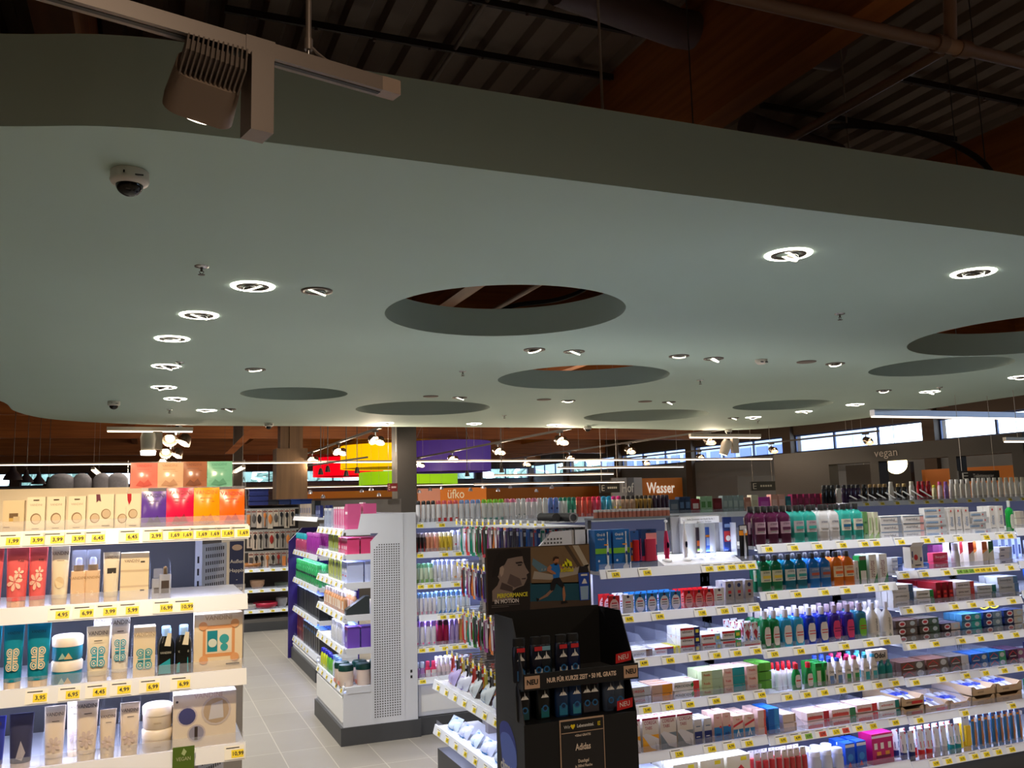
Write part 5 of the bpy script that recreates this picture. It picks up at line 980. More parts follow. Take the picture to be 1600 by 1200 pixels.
# right bay
wh = 'right bay top shelf'; z = ZG3[0] + K
mer = lambda a, c, c2: tp((236, 236, 238), c2, 'meridol', (70, 70, 90), wd=fitw(a, c, z, 1), x=.82, extra=((.0, 1, .86, 1, (150, 170, 200)), (.6, .8, .3, .4, (206, 190, 190))), h=.044)
ax_ = lambda a, c: tp((232, 232, 234), (200, 206, 214), 'elmex', (110, 150, 200), wd=fitw(a, c, z, 1), x=.7, extra=((.0, .6, .3, .7, (170, 196, 224)), ('O', .75, .5, .04, (220, 80, 80))), h=.034)
tall = lambda c: carton('toothpaste_carton', 'carton', .048, .04, .17, (236, 234, 232), (('T', 'elmex', .5, .5, .9, (110, 150, 200), .14, 1), (.1, .9, .2, .22, (60, 60, 70)), ('O', .5, .88, .14, c)))
fill(FG, z, wh, [(1377, 1411, 1, mer(1377, 1411, (150, 160, 180)), 'white and grey carton, first stack', {'stack': 3, 'h': .0445, 'deep': 3, 'dv': .046}), (1412, 1446, 1, mer(1412, 1446, (236, 180, 180)), 'white and pink carton, second stack', {'stack': 3, 'h': .0445, 'deep': 3, 'dv': .046}),
    (1448, 1481, 1, ax_(1448, 1481), 'white and pale blue carton, third stack', {'stack': 5, 'h': .035, 'jit': .004}), (1483, 1518, 3, tall((220, 90, 90)), 'tall upright white carton', {'deep': 2, 'dv': .05}), (1519, 1545, 1, ax_(1519, 1545), 'messy white and pale blue carton', {'stack': 4, 'h': .035, 'jit': .01}), (1547, 1573, 2, tall((214, 60, 80)), 'tall white carton with pink edge', {'deep': 2, 'dv': .05}),
    (1574, 1585, 1, bottle('rinse_bottle', 'mouthwash bottle', .05, .04, .2, (20, 150, 60), (190, 196, 196), .36, .2, (226, 232, 226), (.14, .58), .1, labshape='oval'), 'bright green rinse bottle', {}), (1586, 1606, 1, tp((226, 220, 206), (200, 196, 190), wd=.075), 'beige carton behind frame edge', {'stack': 3, 'h': .045})])
wh = 'right bay second shelf'; z = ZG3[1] + K
fill(FG, z, wh, [(1392, 1413, 1, tp(W_, (60, 100, 170), 'Aminomed', (60, 90, 150), wd=.078), 'white and blue carton at left end', {'stack': 2, 'h': .045}), (1436, 1455, 1, tp((20, 90, 170), (30, 110, 190), wd=.072, extra=((.2, .8, .4, .5, W_),)), 'blue carton beside the clipped box', {'stack': 1}),
    (1455, 1486, 1, tp((236, 80, 110), (236, 80, 110), 'Bergur', (250, 210, 210), wd=.118, x=.9, h=.048, extra=((.62, .95, .6, .65, (250, 200, 200)), (.62, .9, .4, .45, (250, 200, 200)))), 'pink carton', {'stack': 2, 'h': .05}), (1456, 1480, 1, tp((150, 60, 130), (170, 80, 150), wd=.09), 'purple carton behind the pink ones', {'stack': 3, 'h': .045, 'v': .2}),
    (1487, 1500, 1, bottle('powder_bottle', 'bottle', .05, .04, .15, (226, 230, 230), (190, 190, 196), .8, .3, None), 'white rounded bottle', {'deep': 2, 'dv': .06}),
    (1514, 1525, 1, carton('paste_carton', 'carton', .042, .04, .15, (236, 226, 206), ((0, 1, .66, 1, (170, 20, 40)), ('P', ((0, .66), (1, .66), (0, .5)), (200, 60, 60)))), 'cream carton with dark red top', d2), (1535, 1546, 1, carton('paste_carton', 'carton', .042, .04, .15, (236, 226, 206), ((0, 1, .66, 1, (176, 84, 20)), ('P', ((0, .66), (1, .66), (0, .5)), (240, 150, 60)))), 'cream carton with orange top', d2), (1546, 1557, 1, carton('paste_carton', 'carton', .042, .04, .15, (236, 230, 206), ((0, 1, .66, 1, (30, 80, 40)), ('P', ((0, .66), (1, .66), (0, .5)), (80, 150, 60)))), 'cream carton with dark green top', d2),
    (1559, 1588, 1, tp((224, 224, 230), (190, 206, 230), wd=.11, x=.8, h=.035, extra=((.1, .4, .4, .6, (90, 90, 120)),)), 'white and grey carton, right end', {'stack': 3, 'h': .037, 'jit': .006}), (1560, 1600, 4, carton('paste_carton', 'carton', .03, .04, .15, (190, 206, 240), ((.2, .8, .3, .7, (40, 60, 110)),)), 'upright pale blue carton at the back', {'v': .2})])
u = FG.px(1429, z + .06, -.05)
t = thing('sample_box', 'white box with red dot hanging before the right bay', 'sample box', FG.P(u, -.07, z + .03), .1)
b = MB(); b.box(-.052, .052, 0, .05, 0, .12, M((226, 224, 222), .4)); prints(b, -.052, .052, 0, .12, 0, (('O', .42, .5, .16, (206, 40, 40)), (.1, .2, .5, .8, (60, 70, 120)), (.75, .9, .3, .5, (60, 70, 120)), (.3, .8, .1, .16, (60, 60, 90)), (.05, .12, .2, .4, (60, 70, 120)))); b.build('body', t)
b = MB(); b.add([(-.052, 0, .12), (.052, 0, .12), (.052, -.02, .145), (-.052, -.02, .145), (-.052, .05, .12), (.052, .05, .12)], [(0, 1, 2, 3), (4, 5, 1, 0)], M((226, 224, 222), .4)); b.build('flap', t)
b = MB(); b.tube([(0, .05, .1), (0, .075, .1)], .003, CHROME, 6); b.tube([(0, .05, .02), (0, .06, .02)], .003, CHROME, 6); b.build('clip', t)
wh = 'right bay third shelf'; z = ZG3[2] + K
def dk(a, c, c1, c2, txt=None, h=.042, tc=(220, 220, 220)): return tp(c1, c2, txt, tc, wd=fitw(a, c, z, 1), x=.78, h=h)
fill(FG, z, wh, [(1396, 1430, 1, dk(1396, 1430, (214, 212, 206), (60, 90, 130), 'parodontax', tc=(60, 60, 60)), 'white and blue carton', s3), (1433, 1461, 1, dk(1433, 1461, (214, 214, 204), (30, 140, 60), 'parodontax', tc=(60, 60, 60)), 'white carton with green end', sq), (1463, 1492, 3, carton('paste_carton', 'carton', .036, .14, .125, (130, 14, 26), ((.2, .8, .5, .62, (226, 60, 50)), (.2, .8, .3, .42, (226, 60, 50)), (.2, .5, .08, .12, (240, 200, 200)))), 'dark red upright carton', {'deep': 2, 'dv': .15}),
    (1495, 1525, 1, dk(1495, 1525, (206, 200, 196), (196, 60, 50), 'ajona med', h=.038, tc=(50, 40, 60)), 'white carton with red corner', {'stack': 3, 'h': .04, 'deep': 3, 'dv': .046}), (1527, 1558, 1, dk(1527, 1558, (200, 206, 210), (20, 110, 100), 'Sensodyne', tc=(60, 80, 90)), 'white carton with teal end', sq), (1561, 1594, 1, dk(1561, 1594, (190, 196, 200), (90, 130, 170), 'Sensodyne', tc=(60, 80, 90)), 'grey white and blue carton', s3)])
wh = 'right bay fourth shelf'; z = ZG3[3] + K
aq = lambda a, c, c1, c2: tp(c1, c2, None, wd=fitw(a, c, z, 1), x=.5, h=.04, extra=(('O', .3, .5, .16, (230, 230, 235), .1), ('O', .3, .5, .11, (200, 50, 60), .05), ('O', .78, .5, .12, (190, 210, 220), .08)))
fill(FG, z, wh, [(1401, 1436, 1, aq(1401, 1436, (90, 70, 66), (110, 100, 96)), 'brown and grey striped carton, first stack', s3), (1438, 1470, 1, aq(1438, 1470, (84, 76, 70), (70, 100, 84)), 'brown and green striped carton, second stack', s3), (1472, 1502, 1, aq(1472, 1502, (70, 60, 70), (206, 200, 200)), 'dark and white carton, third stack', sq), (1504, 1536, 1, aq(1504, 1536, (70, 130, 170), (40, 170, 170)), 'blue and turquoise carton, fourth stack', s3), (1538, 1568, 1, aq(1538, 1568, (40, 70, 130), (120, 150, 170)), 'dark blue carton, fifth stack', s3), (1571, 1602, 1, aq(1571, 1602, (40, 60, 110), (200, 200, 190)), 'navy and cream carton, sixth stack', s3)])
for k, px in enumerate((1538, 1553)):
    b = MB(); b.tube([(.045 * math.cos(a * PI / 8), .0, .03 * math.sin(a * PI / 8)) for a in range(17)], .005, M((226, 200, 30), .4), 6); b.build('plastic_ring', None, FG.P(FG.px(px, z + .15, .1), .1, z + .165), label='yellow plastic ring lying upright on the dark cartons, ' + ('left', 'right')[k], cat='ring', group='yellow plastic rings')
wh = 'right bay fifth shelf'; z = ZG3[4] + K
aq2 = lambda a, c, c1, c2: tp(c1, c2, None, wd=fitw(a, c, z, 1), x=.6, h=.045, extra=(('P', ((.05, .2), (.3, .8), (.55, .2), (.5, .45), (.3, .9), (.08, .45)), (206, 60, 60)), (.1, .5, .1, .2, (226, 226, 226)), ('O', .78, .5, .14, (200, 206, 206), .1)))
fill(FG, z, wh, [(1408, 1447, 1, aq2(1408, 1447, (110, 80, 70), (96, 92, 90)), 'brown carton with red swoosh, first stack', sq), (1449, 1484, 1, aq2(1449, 1484, (120, 84, 72), (110, 106, 100)), 'brown carton with red swoosh, second stack', sq), (1486, 1516, 1, aq2(1486, 1516, (96, 92, 90), (206, 206, 206)), 'grey carton, third stack', sq), (1518, 1545, 1, aq2(1518, 1545, (40, 90, 160), (60, 110, 170)), 'blue carton, fourth stack', sq), (1547, 1574, 1, aq2(1547, 1574, (30, 100, 150), (60, 160, 110)), 'blue and green carton, fifth stack', sq), (1576, 1602, 1, aq2(1576, 1602, (70, 40, 70), (150, 90, 140)), 'plum carton, sixth stack', sq)])
wh = 'right bay sixth shelf'; z = ZG3[5] + K
def tray(px0, px1, zz, s, red, fillc=True, gidx=0):
    u0, u1 = FG.px(px0, zz, .03), FG.px(px1, zz, .03); w2 = (u1 - u0) / 2 - .003; cb = M((206, 178, 140), .7)
    t = thing('cardboard_tray', s, 'cardboard tray', FG.P((u0 + u1) / 2, .03, zz), 0, 'shelf trays of toothpaste'); h = .055
    b = MB(); b.box(-w2, w2, 0, .3, 0, .003, cb)
    b.prism_xz([(-w2, 0), (w2, 0), (w2, h), (w2 * .8, h), (w2 * .6, h * .72), (-w2 * .6, h * .72), (-w2 * .8, h), (-w2, h)], 0, .003, cb)
    b.box(-w2, -w2 + .003, 0, .3, 0, h, cb); b.box(w2 - .003, w2, 0, .3, 0, h, cb); b.box(-w2, w2, .297, .3, 0, h, cb); b.build('box', t)
    b = MB()
    if red: b.box(-w2 * .1, w2 * .85, -.002, -.0005, h * .18, h * .46, M((206, 44, 40)))
    b.poly([(-w2 * .2, -.002, h * .35), (w2 * .3, -.002, h * .6), (w2 * .5, -.002, h * .62), (w2 * .1, -.002, h * .5)], M((206, 90, 60))); b.text('elmex' if red else 'aronal', .02, (-w2 * .3, -.0025, h * .4), M((90, 70, 50))); b.build('print', t)
tube_l = MB(); tube_l.add([(-.018, 0, 0), (.018, 0, 0), (.018, .17, 0), (-.018, .17, 0), (-.02, 0, .004), (.02, 0, .004), (.018, .17, .032), (-.018, .17, .032)], [(0, 3, 2, 1), (4, 5, 6, 7), (0, 1, 5, 4), (1, 2, 6, 5), (2, 3, 7, 6), (3, 0, 4, 7)], M((210, 218, 236), .3)); tube_l.box(-.02, .02, .08, .12, .016, .0265, M((60, 80, 190)))
tl = ('toothpaste_tube', 'toothpaste tube', [('toothpaste_tube', tube_l.mesh('toothpaste_tube'))])
for i, (a, c, n, s) in enumerate(((1408, 1445, 2, 'first from left'), (1446, 1484, 1, 'second from left'), (1485, 1518, 1, 'third from left'), (1519, 1556, 2, 'fourth from left'), (1557, 1598, 2, 'rightmost'))):
    for j in range(n):
        tray(a, c, z + j * .057, 'tan cardboard tray of tubes, %s%s, right bay sixth shelf' % (s, (', lower', ', upper')[j] if n > 1 else ''), i < 2)
    for q in range(3):
        u0, u1 = FG.px(a, z, .05), FG.px(c, z, .05)
        o = put(tl, FG.P(u0 + (u1 - u0) * (q + .5) / 3, .05 + random.random() * .02, z + (n - 1) * .057 + .012), random.uniform(-.08, .08), 'white and blue tube lying in the %s tray, %s' % (s, ('left', 'middle', 'right')[q]), 'tubes lying in trays'); o.rotation_euler.x = .06
wh = 'end bay'
for i, (zz, c, s) in enumerate(((ZG4[1], (190, 200, 230), 'pale blue'), (ZG4[2], (40, 90, 180), 'dark blue'), (ZG4[3], (210, 210, 200), 'cream'), (ZG4[4], (60, 60, 110), 'navy'), (ZG4[5], (20, 120, 90), 'green'))):
    fill(FG, zz + K, 'end bay', [(1601, 1640, 1, tp(c, (200, 60, 60), wd=.12), s + ' carton at the right frame edge', {'stack': 3, 'h': .044})])
fill(FG, ZG4[0] + K, 'end bay top', [(1603, 1640, 3, bottle('rinse_bottle', 'mouthwash bottle', .05, .04, .18, (40, 60, 80), (190, 196, 196), .36, .2), 'dark rinse bottle', {})])

# ---- long deodorant gondola behind
FE = Frame((0, 6.57, 0), 0)
ZE = [1.508, 1.285, 1.055, .82, .59, .365]
def te(z, l): return [(FE.px(p, z), '1,95', 'y') for p in l]
rack(FE, 'white deodorant gondola behind the toothbrush rack, left bay', 1.9, 3.0, ZE, .42, [te(ZE[0], (656, 690)), te(ZE[1], (656, 695, 716)), te(ZE[2], (657, 672, 684, 713)), te(ZE[3], (692, 706, 720, 731)), te(ZE[4], (659, 674, 695, 711, 725)), te(ZE[5], (660,))], base=.365, top=1.53, power=1.3, group='deodorant gondola bays')
rack(FE, 'white deodorant gondola, hidden middle bays under the spray cans', 3.0, 6.1, [ZE[0]], .42, [], base=.365, top=1.53, power=.6, group='deodorant gondola bays')
rack(FE, 'white hair care gondola behind the dental rack, right', 6.1, 11.0, [1.56], .42, [[(6.3 + k * .19, '2,95', 'y') for k in range(22)]], base=.365, top=1.6, power=.6, group='deodorant gondola bays')
z = ZE[0] + K; wh = 'top deodorant shelf'
dc = lambda body, cap, pr=(): can('spray_can', 'spray can', .0225, .172, body, cap, .17, pr)
runs = [(650, 681, 4, (222, 222, 224), (30, 30, 32), 'white spray can with black cap', (('P', ((.4, .05), (.8, .3), (.9, .25), (.6, .02)), (30, 30, 30)),)), (681, 717, 4, (226, 224, 224), (222, 96, 100), 'white spray can with coral cap', ((.1, .9, .05, .28, (200, 50, 50)),)), (717, 752, 4, (224, 226, 230), (130, 160, 210), 'white spray can with pale blue cap', ((.2, .8, .1, .14, (100, 130, 190)),)),
        (752, 788, 4, (230, 232, 226), (140, 210, 50), 'white spray can with lime cap', ((.1, .9, .02, .2, (90, 160, 140)),)), (788, 806, 2, (232, 232, 232), (232, 130, 160), 'white spray can with pink cap', ()), (806, 822, 2, (234, 234, 232), (226, 226, 226), 'plain white roll-on can', ((.2, .8, .3, .35, (120, 140, 140)),)), (822, 839, 2, (234, 230, 232), (230, 150, 180), 'white spray can with rose cap', ()), (839, 857, 2, (236, 236, 234), (228, 230, 230), 'wide plain white can', ((.2, .8, .3, .34, (120, 150, 120)),)),
        (857, 873, 2, (110, 140, 210), (120, 150, 220), 'lavender blue can with dark emblem', (('O', .5, .6, .35, (40, 50, 120)),)), (873, 887, 2, (232, 234, 230), (30, 140, 110), 'short white can with teal cap', ()), (887, 901, 2, (70, 170, 140), (30, 130, 110), 'green-teal spray can', ((.1, .9, .3, .5, (220, 230, 220)),)), (901, 925, 3, (226, 100, 80), (214, 50, 50), 'coral red spray can', ()), (925, 940, 2, (226, 80, 110), (214, 30, 80), 'hot pink spray can', (('P', ((.2, .1), (.5, .7), (.8, .1)), (240, 170, 190)),)),
        (940, 956, 2, (70, 180, 210), (30, 150, 190), 'cyan spray can', (('P', ((.2, .1), (.5, .7), (.8, .1)), (200, 230, 236)),)), (956, 971, 2, (236, 214, 190), (214, 40, 120), 'cream spray can with magenta cap', ((.1, .9, .1, .3, (230, 120, 50)), (.1, .9, .5, .6, (250, 220, 60)))), (971, 993, 3, (196, 160, 130), (40, 34, 32), 'beige spray can with black top', ()), (993, 1020, 4, (176, 136, 60), (44, 36, 20), 'gold spray can with black panther mark', (('P', ((.2, .5), (.6, .9), (.8, .5), (.5, .2)), (30, 24, 20)),)), (1020, 1046, 4, (52, 30, 58), (34, 24, 40), 'dark violet spray can', ((.3, .7, .3, .4, (140, 110, 140)),))]
for a, c, n, bd, cp, d, pr in runs: fill(FE, z, wh, [(a, c, n, dc(bd, cp, pr), d, {'deep': 1})])
bx = lambda c, c2, w=.07, h=.14: carton('toiletry_box', 'box', w, .06, h, c, ((.15, .85, .35, .7, c2),))
for i, (a, c, n, col, c2, d) in enumerate(((1047, 1062, 1, (90, 110, 130), (140, 150, 160), 'grey-blue box'), (1062, 1080, 2, (40, 60, 90), (90, 120, 160), 'dark blue box'), (1081, 1094, 1, (150, 20, 30), (226, 214, 210), 'dark red box with white oval'), (1095, 1114, 2, (160, 200, 160), (80, 140, 70), 'pale green box'), (1115, 1129, 1, (110, 20, 30), (130, 40, 50), 'plain maroon box'), (1130, 1163, 4, (150, 170, 168), (180, 196, 190), 'pale grey-green box'), (1164, 1174, 1, (186, 130, 110), (210, 160, 140), 'dusty pink box'), (1175, 1186, 1, (226, 222, 196), (210, 200, 170), 'cream tube-like box'), (1187, 1205, 1, (190, 60, 170), (214, 110, 200), 'magenta pouch box'), (1206, 1228, 2, (226, 170, 150), (240, 200, 190), 'salmon box'), (1229, 1237, 1, (30, 110, 130), (60, 140, 150), 'teal box'))):
    fill(FE, z, 'hair gondola top', [(a, c, n, bx(col, c2, fitw(a, c, z, n, FE, .04), .15 if i % 2 else .13), d)])
z = 1.56 + K; wh = 'hair gondola top'
fill(FE, 1.56, wh, [(1238, 1284, 5, bx((130, 20, 70), (160, 40, 90), .05, .13), 'wine red box'), (1285, 1308, 3, bx((170, 30, 26), (190, 60, 40), .05, .13), 'brick red box')], v0=.05)
hb = lambda c, cap, w=.05, h=.17: bottle('shampoo_bottle', 'bottle', w, .035, h, c, cap, .8, .18, None, shoulder=.06)
for a, c, n, k_, d in ((1285, 1306, 3, hb((24, 26, 34), (30, 30, 34)), 'black shampoo bottle with grey mark'), (1307, 1316, 1, hb((226, 222, 216), (40, 40, 40)), 'white shampoo bottle beside black ones'), (1317, 1345, 4, hb((50, 30, 70), (30, 26, 40)), 'dark violet shampoo bottle'), (1346, 1357, 1, hb((20, 20, 24), (20, 20, 24)), 'plain black bottle'), (1358, 1388, 4, hb((40, 34, 36), (150, 120, 70)), 'black bottle with gold cap'), (1389, 1399, 1, hb((236, 232, 224), (236, 232, 224), .05, .19), 'tall white bottle beside the gold ones'), (1400, 1419, 2, hb((24, 24, 26), (180, 150, 90)), 'black and gold bottle'), (1420, 1432, 1, hb((236, 232, 224), (226, 220, 200), .055, .19), 'wide white bottle'),
                        (1434, 1456, 3, hb((170, 24, 40), (150, 20, 30), .05, .19), 'bright red bottle'), (1457, 1465, 1, hb((226, 226, 180), (200, 210, 60), .04, .15), 'short cream bottle with lime cap'), (1466, 1475, 1, hb((230, 206, 214), (230, 90, 150), .045, .18), 'pale pink bottle'), (1476, 1483, 1, hb((160, 120, 190), (140, 90, 170), .045, .18), 'lilac bottle'), (1484, 1518, 4, hb((236, 230, 220), (240, 236, 230), .052, .2), 'white bottle with small orange mark'), (1519, 1560, 5, hb((238, 234, 226), (240, 236, 228), .052, .21), 'ivory bottle with dark mark'), (1561, 1604, 5, hb((236, 230, 218), (226, 214, 190), .052, .21), 'ivory bottle at the right end')):
    fill(FE, z, 'hair gondola top shelf', [(a, c, n, k_, d)])
b = MB()
for k in range(6):
    b.tube([(6.3 + k * .16, 6.5, 1.68), (6.1 + k * .16, 6.0, 1.63)], .008, M((150, 150, 150), .4), 5)
rk = thing('hook_rack', 'row of slanting grey metal hooks before the hair gondola', 'hooks', (0, 0, 0))
for k in range(9):
    b = MB(); b.tube([(6.1 + k * .11, 6.56, 1.66 + .005 * k), (5.75 + k * .11, 6.1, 1.63)], .007, M((150, 150, 150), .4), 5); b.build('hook', rk)
wh = 'deodorant shelf two'; z = ZE[1] + K; s2 = {'deep': 2, 'dv': .06}
def cans(z, wh, lst):
    for a, c, n, bd, cp, d, h, pr in lst: fill(FE, z, wh, [(a, c, n, can('spray_can', 'spray can', .021, h, bd, cp, .2, pr), d, s2)])
cans(z, wh, [(648, 665, 3, (40, 30, 32), (150, 140, 150), 'dark spray can with red flame', .15, (('P', ((.3, .1), (.5, .8), (.7, .1)), (190, 40, 40)),)), (665, 686, 3, (206, 140, 110), (220, 190, 180), 'peach spray can', .15, ()), (687, 707, 3, (206, 180, 60), (220, 214, 180), 'yellow spray can', .15, ()), (707, 724, 2, (230, 230, 234), (190, 200, 250), 'white spray can with pink dots', .16, ((.2, .8, .4, .5, (220, 100, 130)),)), (724, 736, 1, (230, 226, 230), (190, 20, 60), 'white spray can with crimson cap', .17, ((.1, .9, .8, .9, (190, 20, 60)), (.3, .7, .2, .4, (200, 40, 60))))])
cans(ZE[2] + K, 'deodorant shelf three', [(647, 677, 4, (200, 216, 190), (120, 180, 140), 'white and green spray can', .15, ((0, 1, .05, .3, (130, 180, 100)),)), (677, 705, 4, (220, 222, 226), (190, 200, 250), 'tall white spray can', .17, ()), (706, 734, 3, (232, 226, 220), (210, 214, 250), 'white spray can with orange bloom', .165, (('O', .5, .3, .4, (236, 180, 120)), (0, 1, 0, .1, (230, 150, 140))))])
cans(ZE[3] + K, 'deodorant shelf four', [(648, 682, 5, (222, 220, 228), (140, 180, 226), 'white spray can with pale blue cap', .165, ((.2, .8, .1, .25, (220, 140, 170)),)), (682, 735, 7, (214, 224, 236), (120, 160, 214), 'white spray can with blue wave', .17, (('P', ((0, .1), (1, .3), (1, .15), (0, .0)), (60, 130, 200)), (0, 1, .9, .94, (120, 170, 90))))])
cans(ZE[4] + K, 'deodorant shelf five', [(647, 682, 4, (214, 212, 224), (170, 130, 220), 'silver-white spray can with violet cap', .19, (('O', .5, .2, .3, (226, 110, 160)),)), (683, 702, 2, (140, 20, 60), (60, 14, 30), 'dark red spray can', .19, ()), (703, 717, 2, (160, 140, 190), (150, 130, 190), 'lilac spray can', .19, ()), (717, 730, 2, (190, 140, 80), (200, 150, 90), 'copper gold spray can', .2, ()), (730, 737, 1, (206, 30, 50), (200, 30, 50), 'red spray can', .2, ())])
fill(FE, ZE[5] + K, 'deodorant shelf six', [(648, 664, 2, bottle('roll_on', 'roll-on', .05, .035, .12, (170, 130, 190), (190, 200, 220), .8, .35), 'violet roll-on bottle'), (664, 682, 2, bottle('roll_on', 'roll-on', .05, .04, .12, (226, 60, 110), (226, 60, 110), .7, .3, (230, 220, 225), (.1, .5)), 'pink roll-on bottle'), (682, 710, 4, bottle('roll_on', 'roll-on', .05, .04, .14, (226, 206, 214), (230, 226, 236), .7, .35), 'white roll-on bottle with pink flowers', s2), (711, 737, 3, bottle('roll_on', 'roll-on', .05, .04, .13, (214, 210, 226), (200, 200, 230), .7, .35), 'pale roll-on bottle', s2)])

# ---- white end rack facing left, with perforated side
def endrack(F, label, L, D, zs, wd_tags, base, top, sidecol, post, power=1.0, upper=True):
    """F faces left; u runs towards the camera; side panel closes the near end"""
    t = thing('end_rack', label, 'end rack', F.o, F.rz)
    b = MB(); b.box(0, L - .07, D, D + .03, .1, top, M(sidecol, .5)); b.build('back_panel', t)
    b = MB(); b.box(-.01, L + .01, -.02, D + (.12 if post else .03), 0, .125, DARKG); b.build('plinth', t)
    b = MB(); b.box(0, L, .0, D, .125, base, STEEL); b.build('base_cabinet', t)
    b = MB(); b.box(.02, L - .02, -.008, 0, .16, base - .03, M((242, 242, 240), .4)); b.lathe([(.008, 0), (.008, .004)], DARKG, 8, ox=L * .5, oy=-.01); b.build('drawer_front', t)
    if post:
        b = MB(); b.box(L - .06, L, D, D + .1, .125, top, STEEL); b.box(L, L + .001, D + .045, D + .06, .42, .44, BLACK); b.box(L, L + .001, D + .045, D + .06, .46, .48, BLACK); b.build('post', t)
        b = MB(); x0 = .2
        pf = [(x0, .126), (D, .126), (D, top), (.13, top), (.10, base + 1.125), (x0 + .06, base + 1.125), (x0, base + 1.065)]
        b.prism_yz(pf, L + .0005, L + .005, STEEL)
        for i in range(11):
            for k in range(72):
                yy = x0 + .025 + i * .0185; zz = .17 + k * .0175
                if zz > 1.40 - max(0, (.05 - (yy - x0))) * 1.0 : continue
                b.add([(L + .0058, yy, zz), (L + .0058, yy + .009, zz), (L + .0058, yy + .009, zz + .009), (L + .0058, yy, zz + .009)], [(0, 1, 2, 3)], DARKG)
        b.build('side_panel', t)
    for z, tg in zip(zs, wd_tags):
        s = shelf(t, 0, L, z, D, tg, rail=.05); b = MB(); b.box(L - .004, L + .004, .02, .2 if post else D, z + .0, z + .045, STEEL); b.build('side_rail', s)
        strip(F, .02, L - .02, z - .01, .05, power, COOL)
    return t
FD = Frame((1.33, 7.62, 0), -PI / 2)
ZD = [1.475, 1.295, 1.09, .86, .625, .355]
def td(z): return [(.08 + .19 * k, '2,95', 'y') for k in range(6)]
endrack(FD, 'white end rack with perforated side panel, centre-left aisle', 1.07, .45, ZD, [td(0)] * 6, .36, 1.63, (120, 124, 140), True, 1.2)
def fd(z, wh, lst): fill(FD, z, wh, [(*it[:5], {**(it[5] if len(it) > 5 else {}), 'u': 1}) for it in lst])
PKc = (226, 110, 160)
razor = lambda c, c2, w=.06, h=.16: carton('razor_pack', 'razor pack', w, .02, h, c, (('P', ((.3, .05), (.4, .6), (.2, .85), (.8, .85), (.6, .6), (.7, .05)), c2), (0, 1, .9, 1, W_)))
fd(ZD[0] + .04, 'top of white end rack', [(.5, .95, 5, razor(PKc, (240, 200, 220), .07, .17), 'pink razor pack', {'deep': 2, 'dv': .07}), (.95, 1.05, 1, carton('hair_removal_box', 'box', .08, .1, .19, (206, 90, 140), ((0, 1, .6, .7, (240, 220, 230)),)), 'plum pink box at the near corner', {'deep': 2, 'dv': .12}), (.1, .45, 4, razor((190, 200, 220), (90, 90, 140)), 'pale razor pack', {}), (.7, .85, 2, razor((214, 150, 180), (240, 230, 235), .07, .2), 'tall rose pack at the back', {'v': .2})])
fd(ZD[1] + .04, 'end rack shelf two', [(.72, 1.05, 4, carton('hair_removal_box', 'box', .078, .09, .12, (214, 70, 120), ((0, 1, .8, 1, (236, 170, 200)), (.2, .8, .3, .5, (240, 200, 214)))), 'rose pink box', {'deep': 4, 'dv': .1}), (.3, .7, 6, razor((190, 200, 60), (70, 110, 160), .055, .15), 'yellow-green razor pack', {})])
fd(ZD[2] + .04, 'end rack shelf three', [(.82, 1.05, 2, carton('hair_removal_box', 'box', .11, .12, .15, (190, 200, 236), ((.2, .8, .5, .7, (240, 240, 250)), (.3, .7, .3, .36, (210, 80, 90)))), 'pale blue-white box', {'deep': 3, 'dv': .13}), (.3, .8, 7, razor((206, 214, 90), (60, 90, 180), .055, .15), 'yellow and blue razor pack', {})])
fd(ZD[3] + .04, 'end rack shelf four', [(.2, .97, 9, bottle('shower_bottle', 'bottle', .055, .04, .155, (220, 160, 110), (236, 226, 220), .5, .2, (240, 220, 200), (.2, .6)), 'orange-white bottle', {'deep': 2, 'dv': .08})])
b = MB(); b.prism_yz([(0, 0), (.17, 0), (.17, .13), (.14, .13), (0, .04)], 0, .075, M((44, 52, 54), .5)); b.build('carton', None, FD.P(.985, .025, ZD[3] + .042), -PI / 2, label='dark grey wedge carton on the white end rack side', cat='carton')
fd(ZD[4] + .04, 'end rack shelf five', [(.5, .9, 6, bottle('shower_bottle', 'bottle', .05, .035, .16, (226, 228, 234), (236, 236, 240), .6, .2), 'white bottle', {'deep': 1}), (.92, 1.05, 1, carton('pad_box', 'box', .11, .09, .15, (110, 70, 180), ((0, 1, .84, 1, (200, 90, 190)), ('O', .5, .4, .2, (190, 200, 226)))), 'violet box', {'deep': 4, 'dv': .1}), (.6, .9, 4, bottle('shower_bottle', 'bottle', .055, .04, .15, (150, 210, 226), (190, 220, 240), .6, .2), 'aqua bottle', {'v': .14})])
fd(ZD[5] + .04, 'end rack lowest shelf', [(.78, 1.04, 2, jar('nappy_jar', 'jar', .055, .15, (226, 206, 190), (16, 60, 50), .28, ((0, 1, .1, .35, (230, 140, 120)),)), 'white jar with dark green lid', {'deep': 3, 'dv': .13}), (.55, .78, 3, bottle('shower_bottle', 'bottle', .055, .04, .16, (200, 214, 226), (120, 160, 220), .6, .2), 'pale blue bottle', {}), (.3, .55, 3, bottle('shower_bottle', 'bottle', .055, .04, .15, (110, 190, 60), (40, 40, 160), .6, .2), 'green bottle with indigo cap', {}), (.05, .3, 3, bottle('shower_bottle', 'bottle', .055, .04, .15, (200, 210, 50), (40, 40, 160), .6, .2), 'yellow bottle with indigo cap', {})])
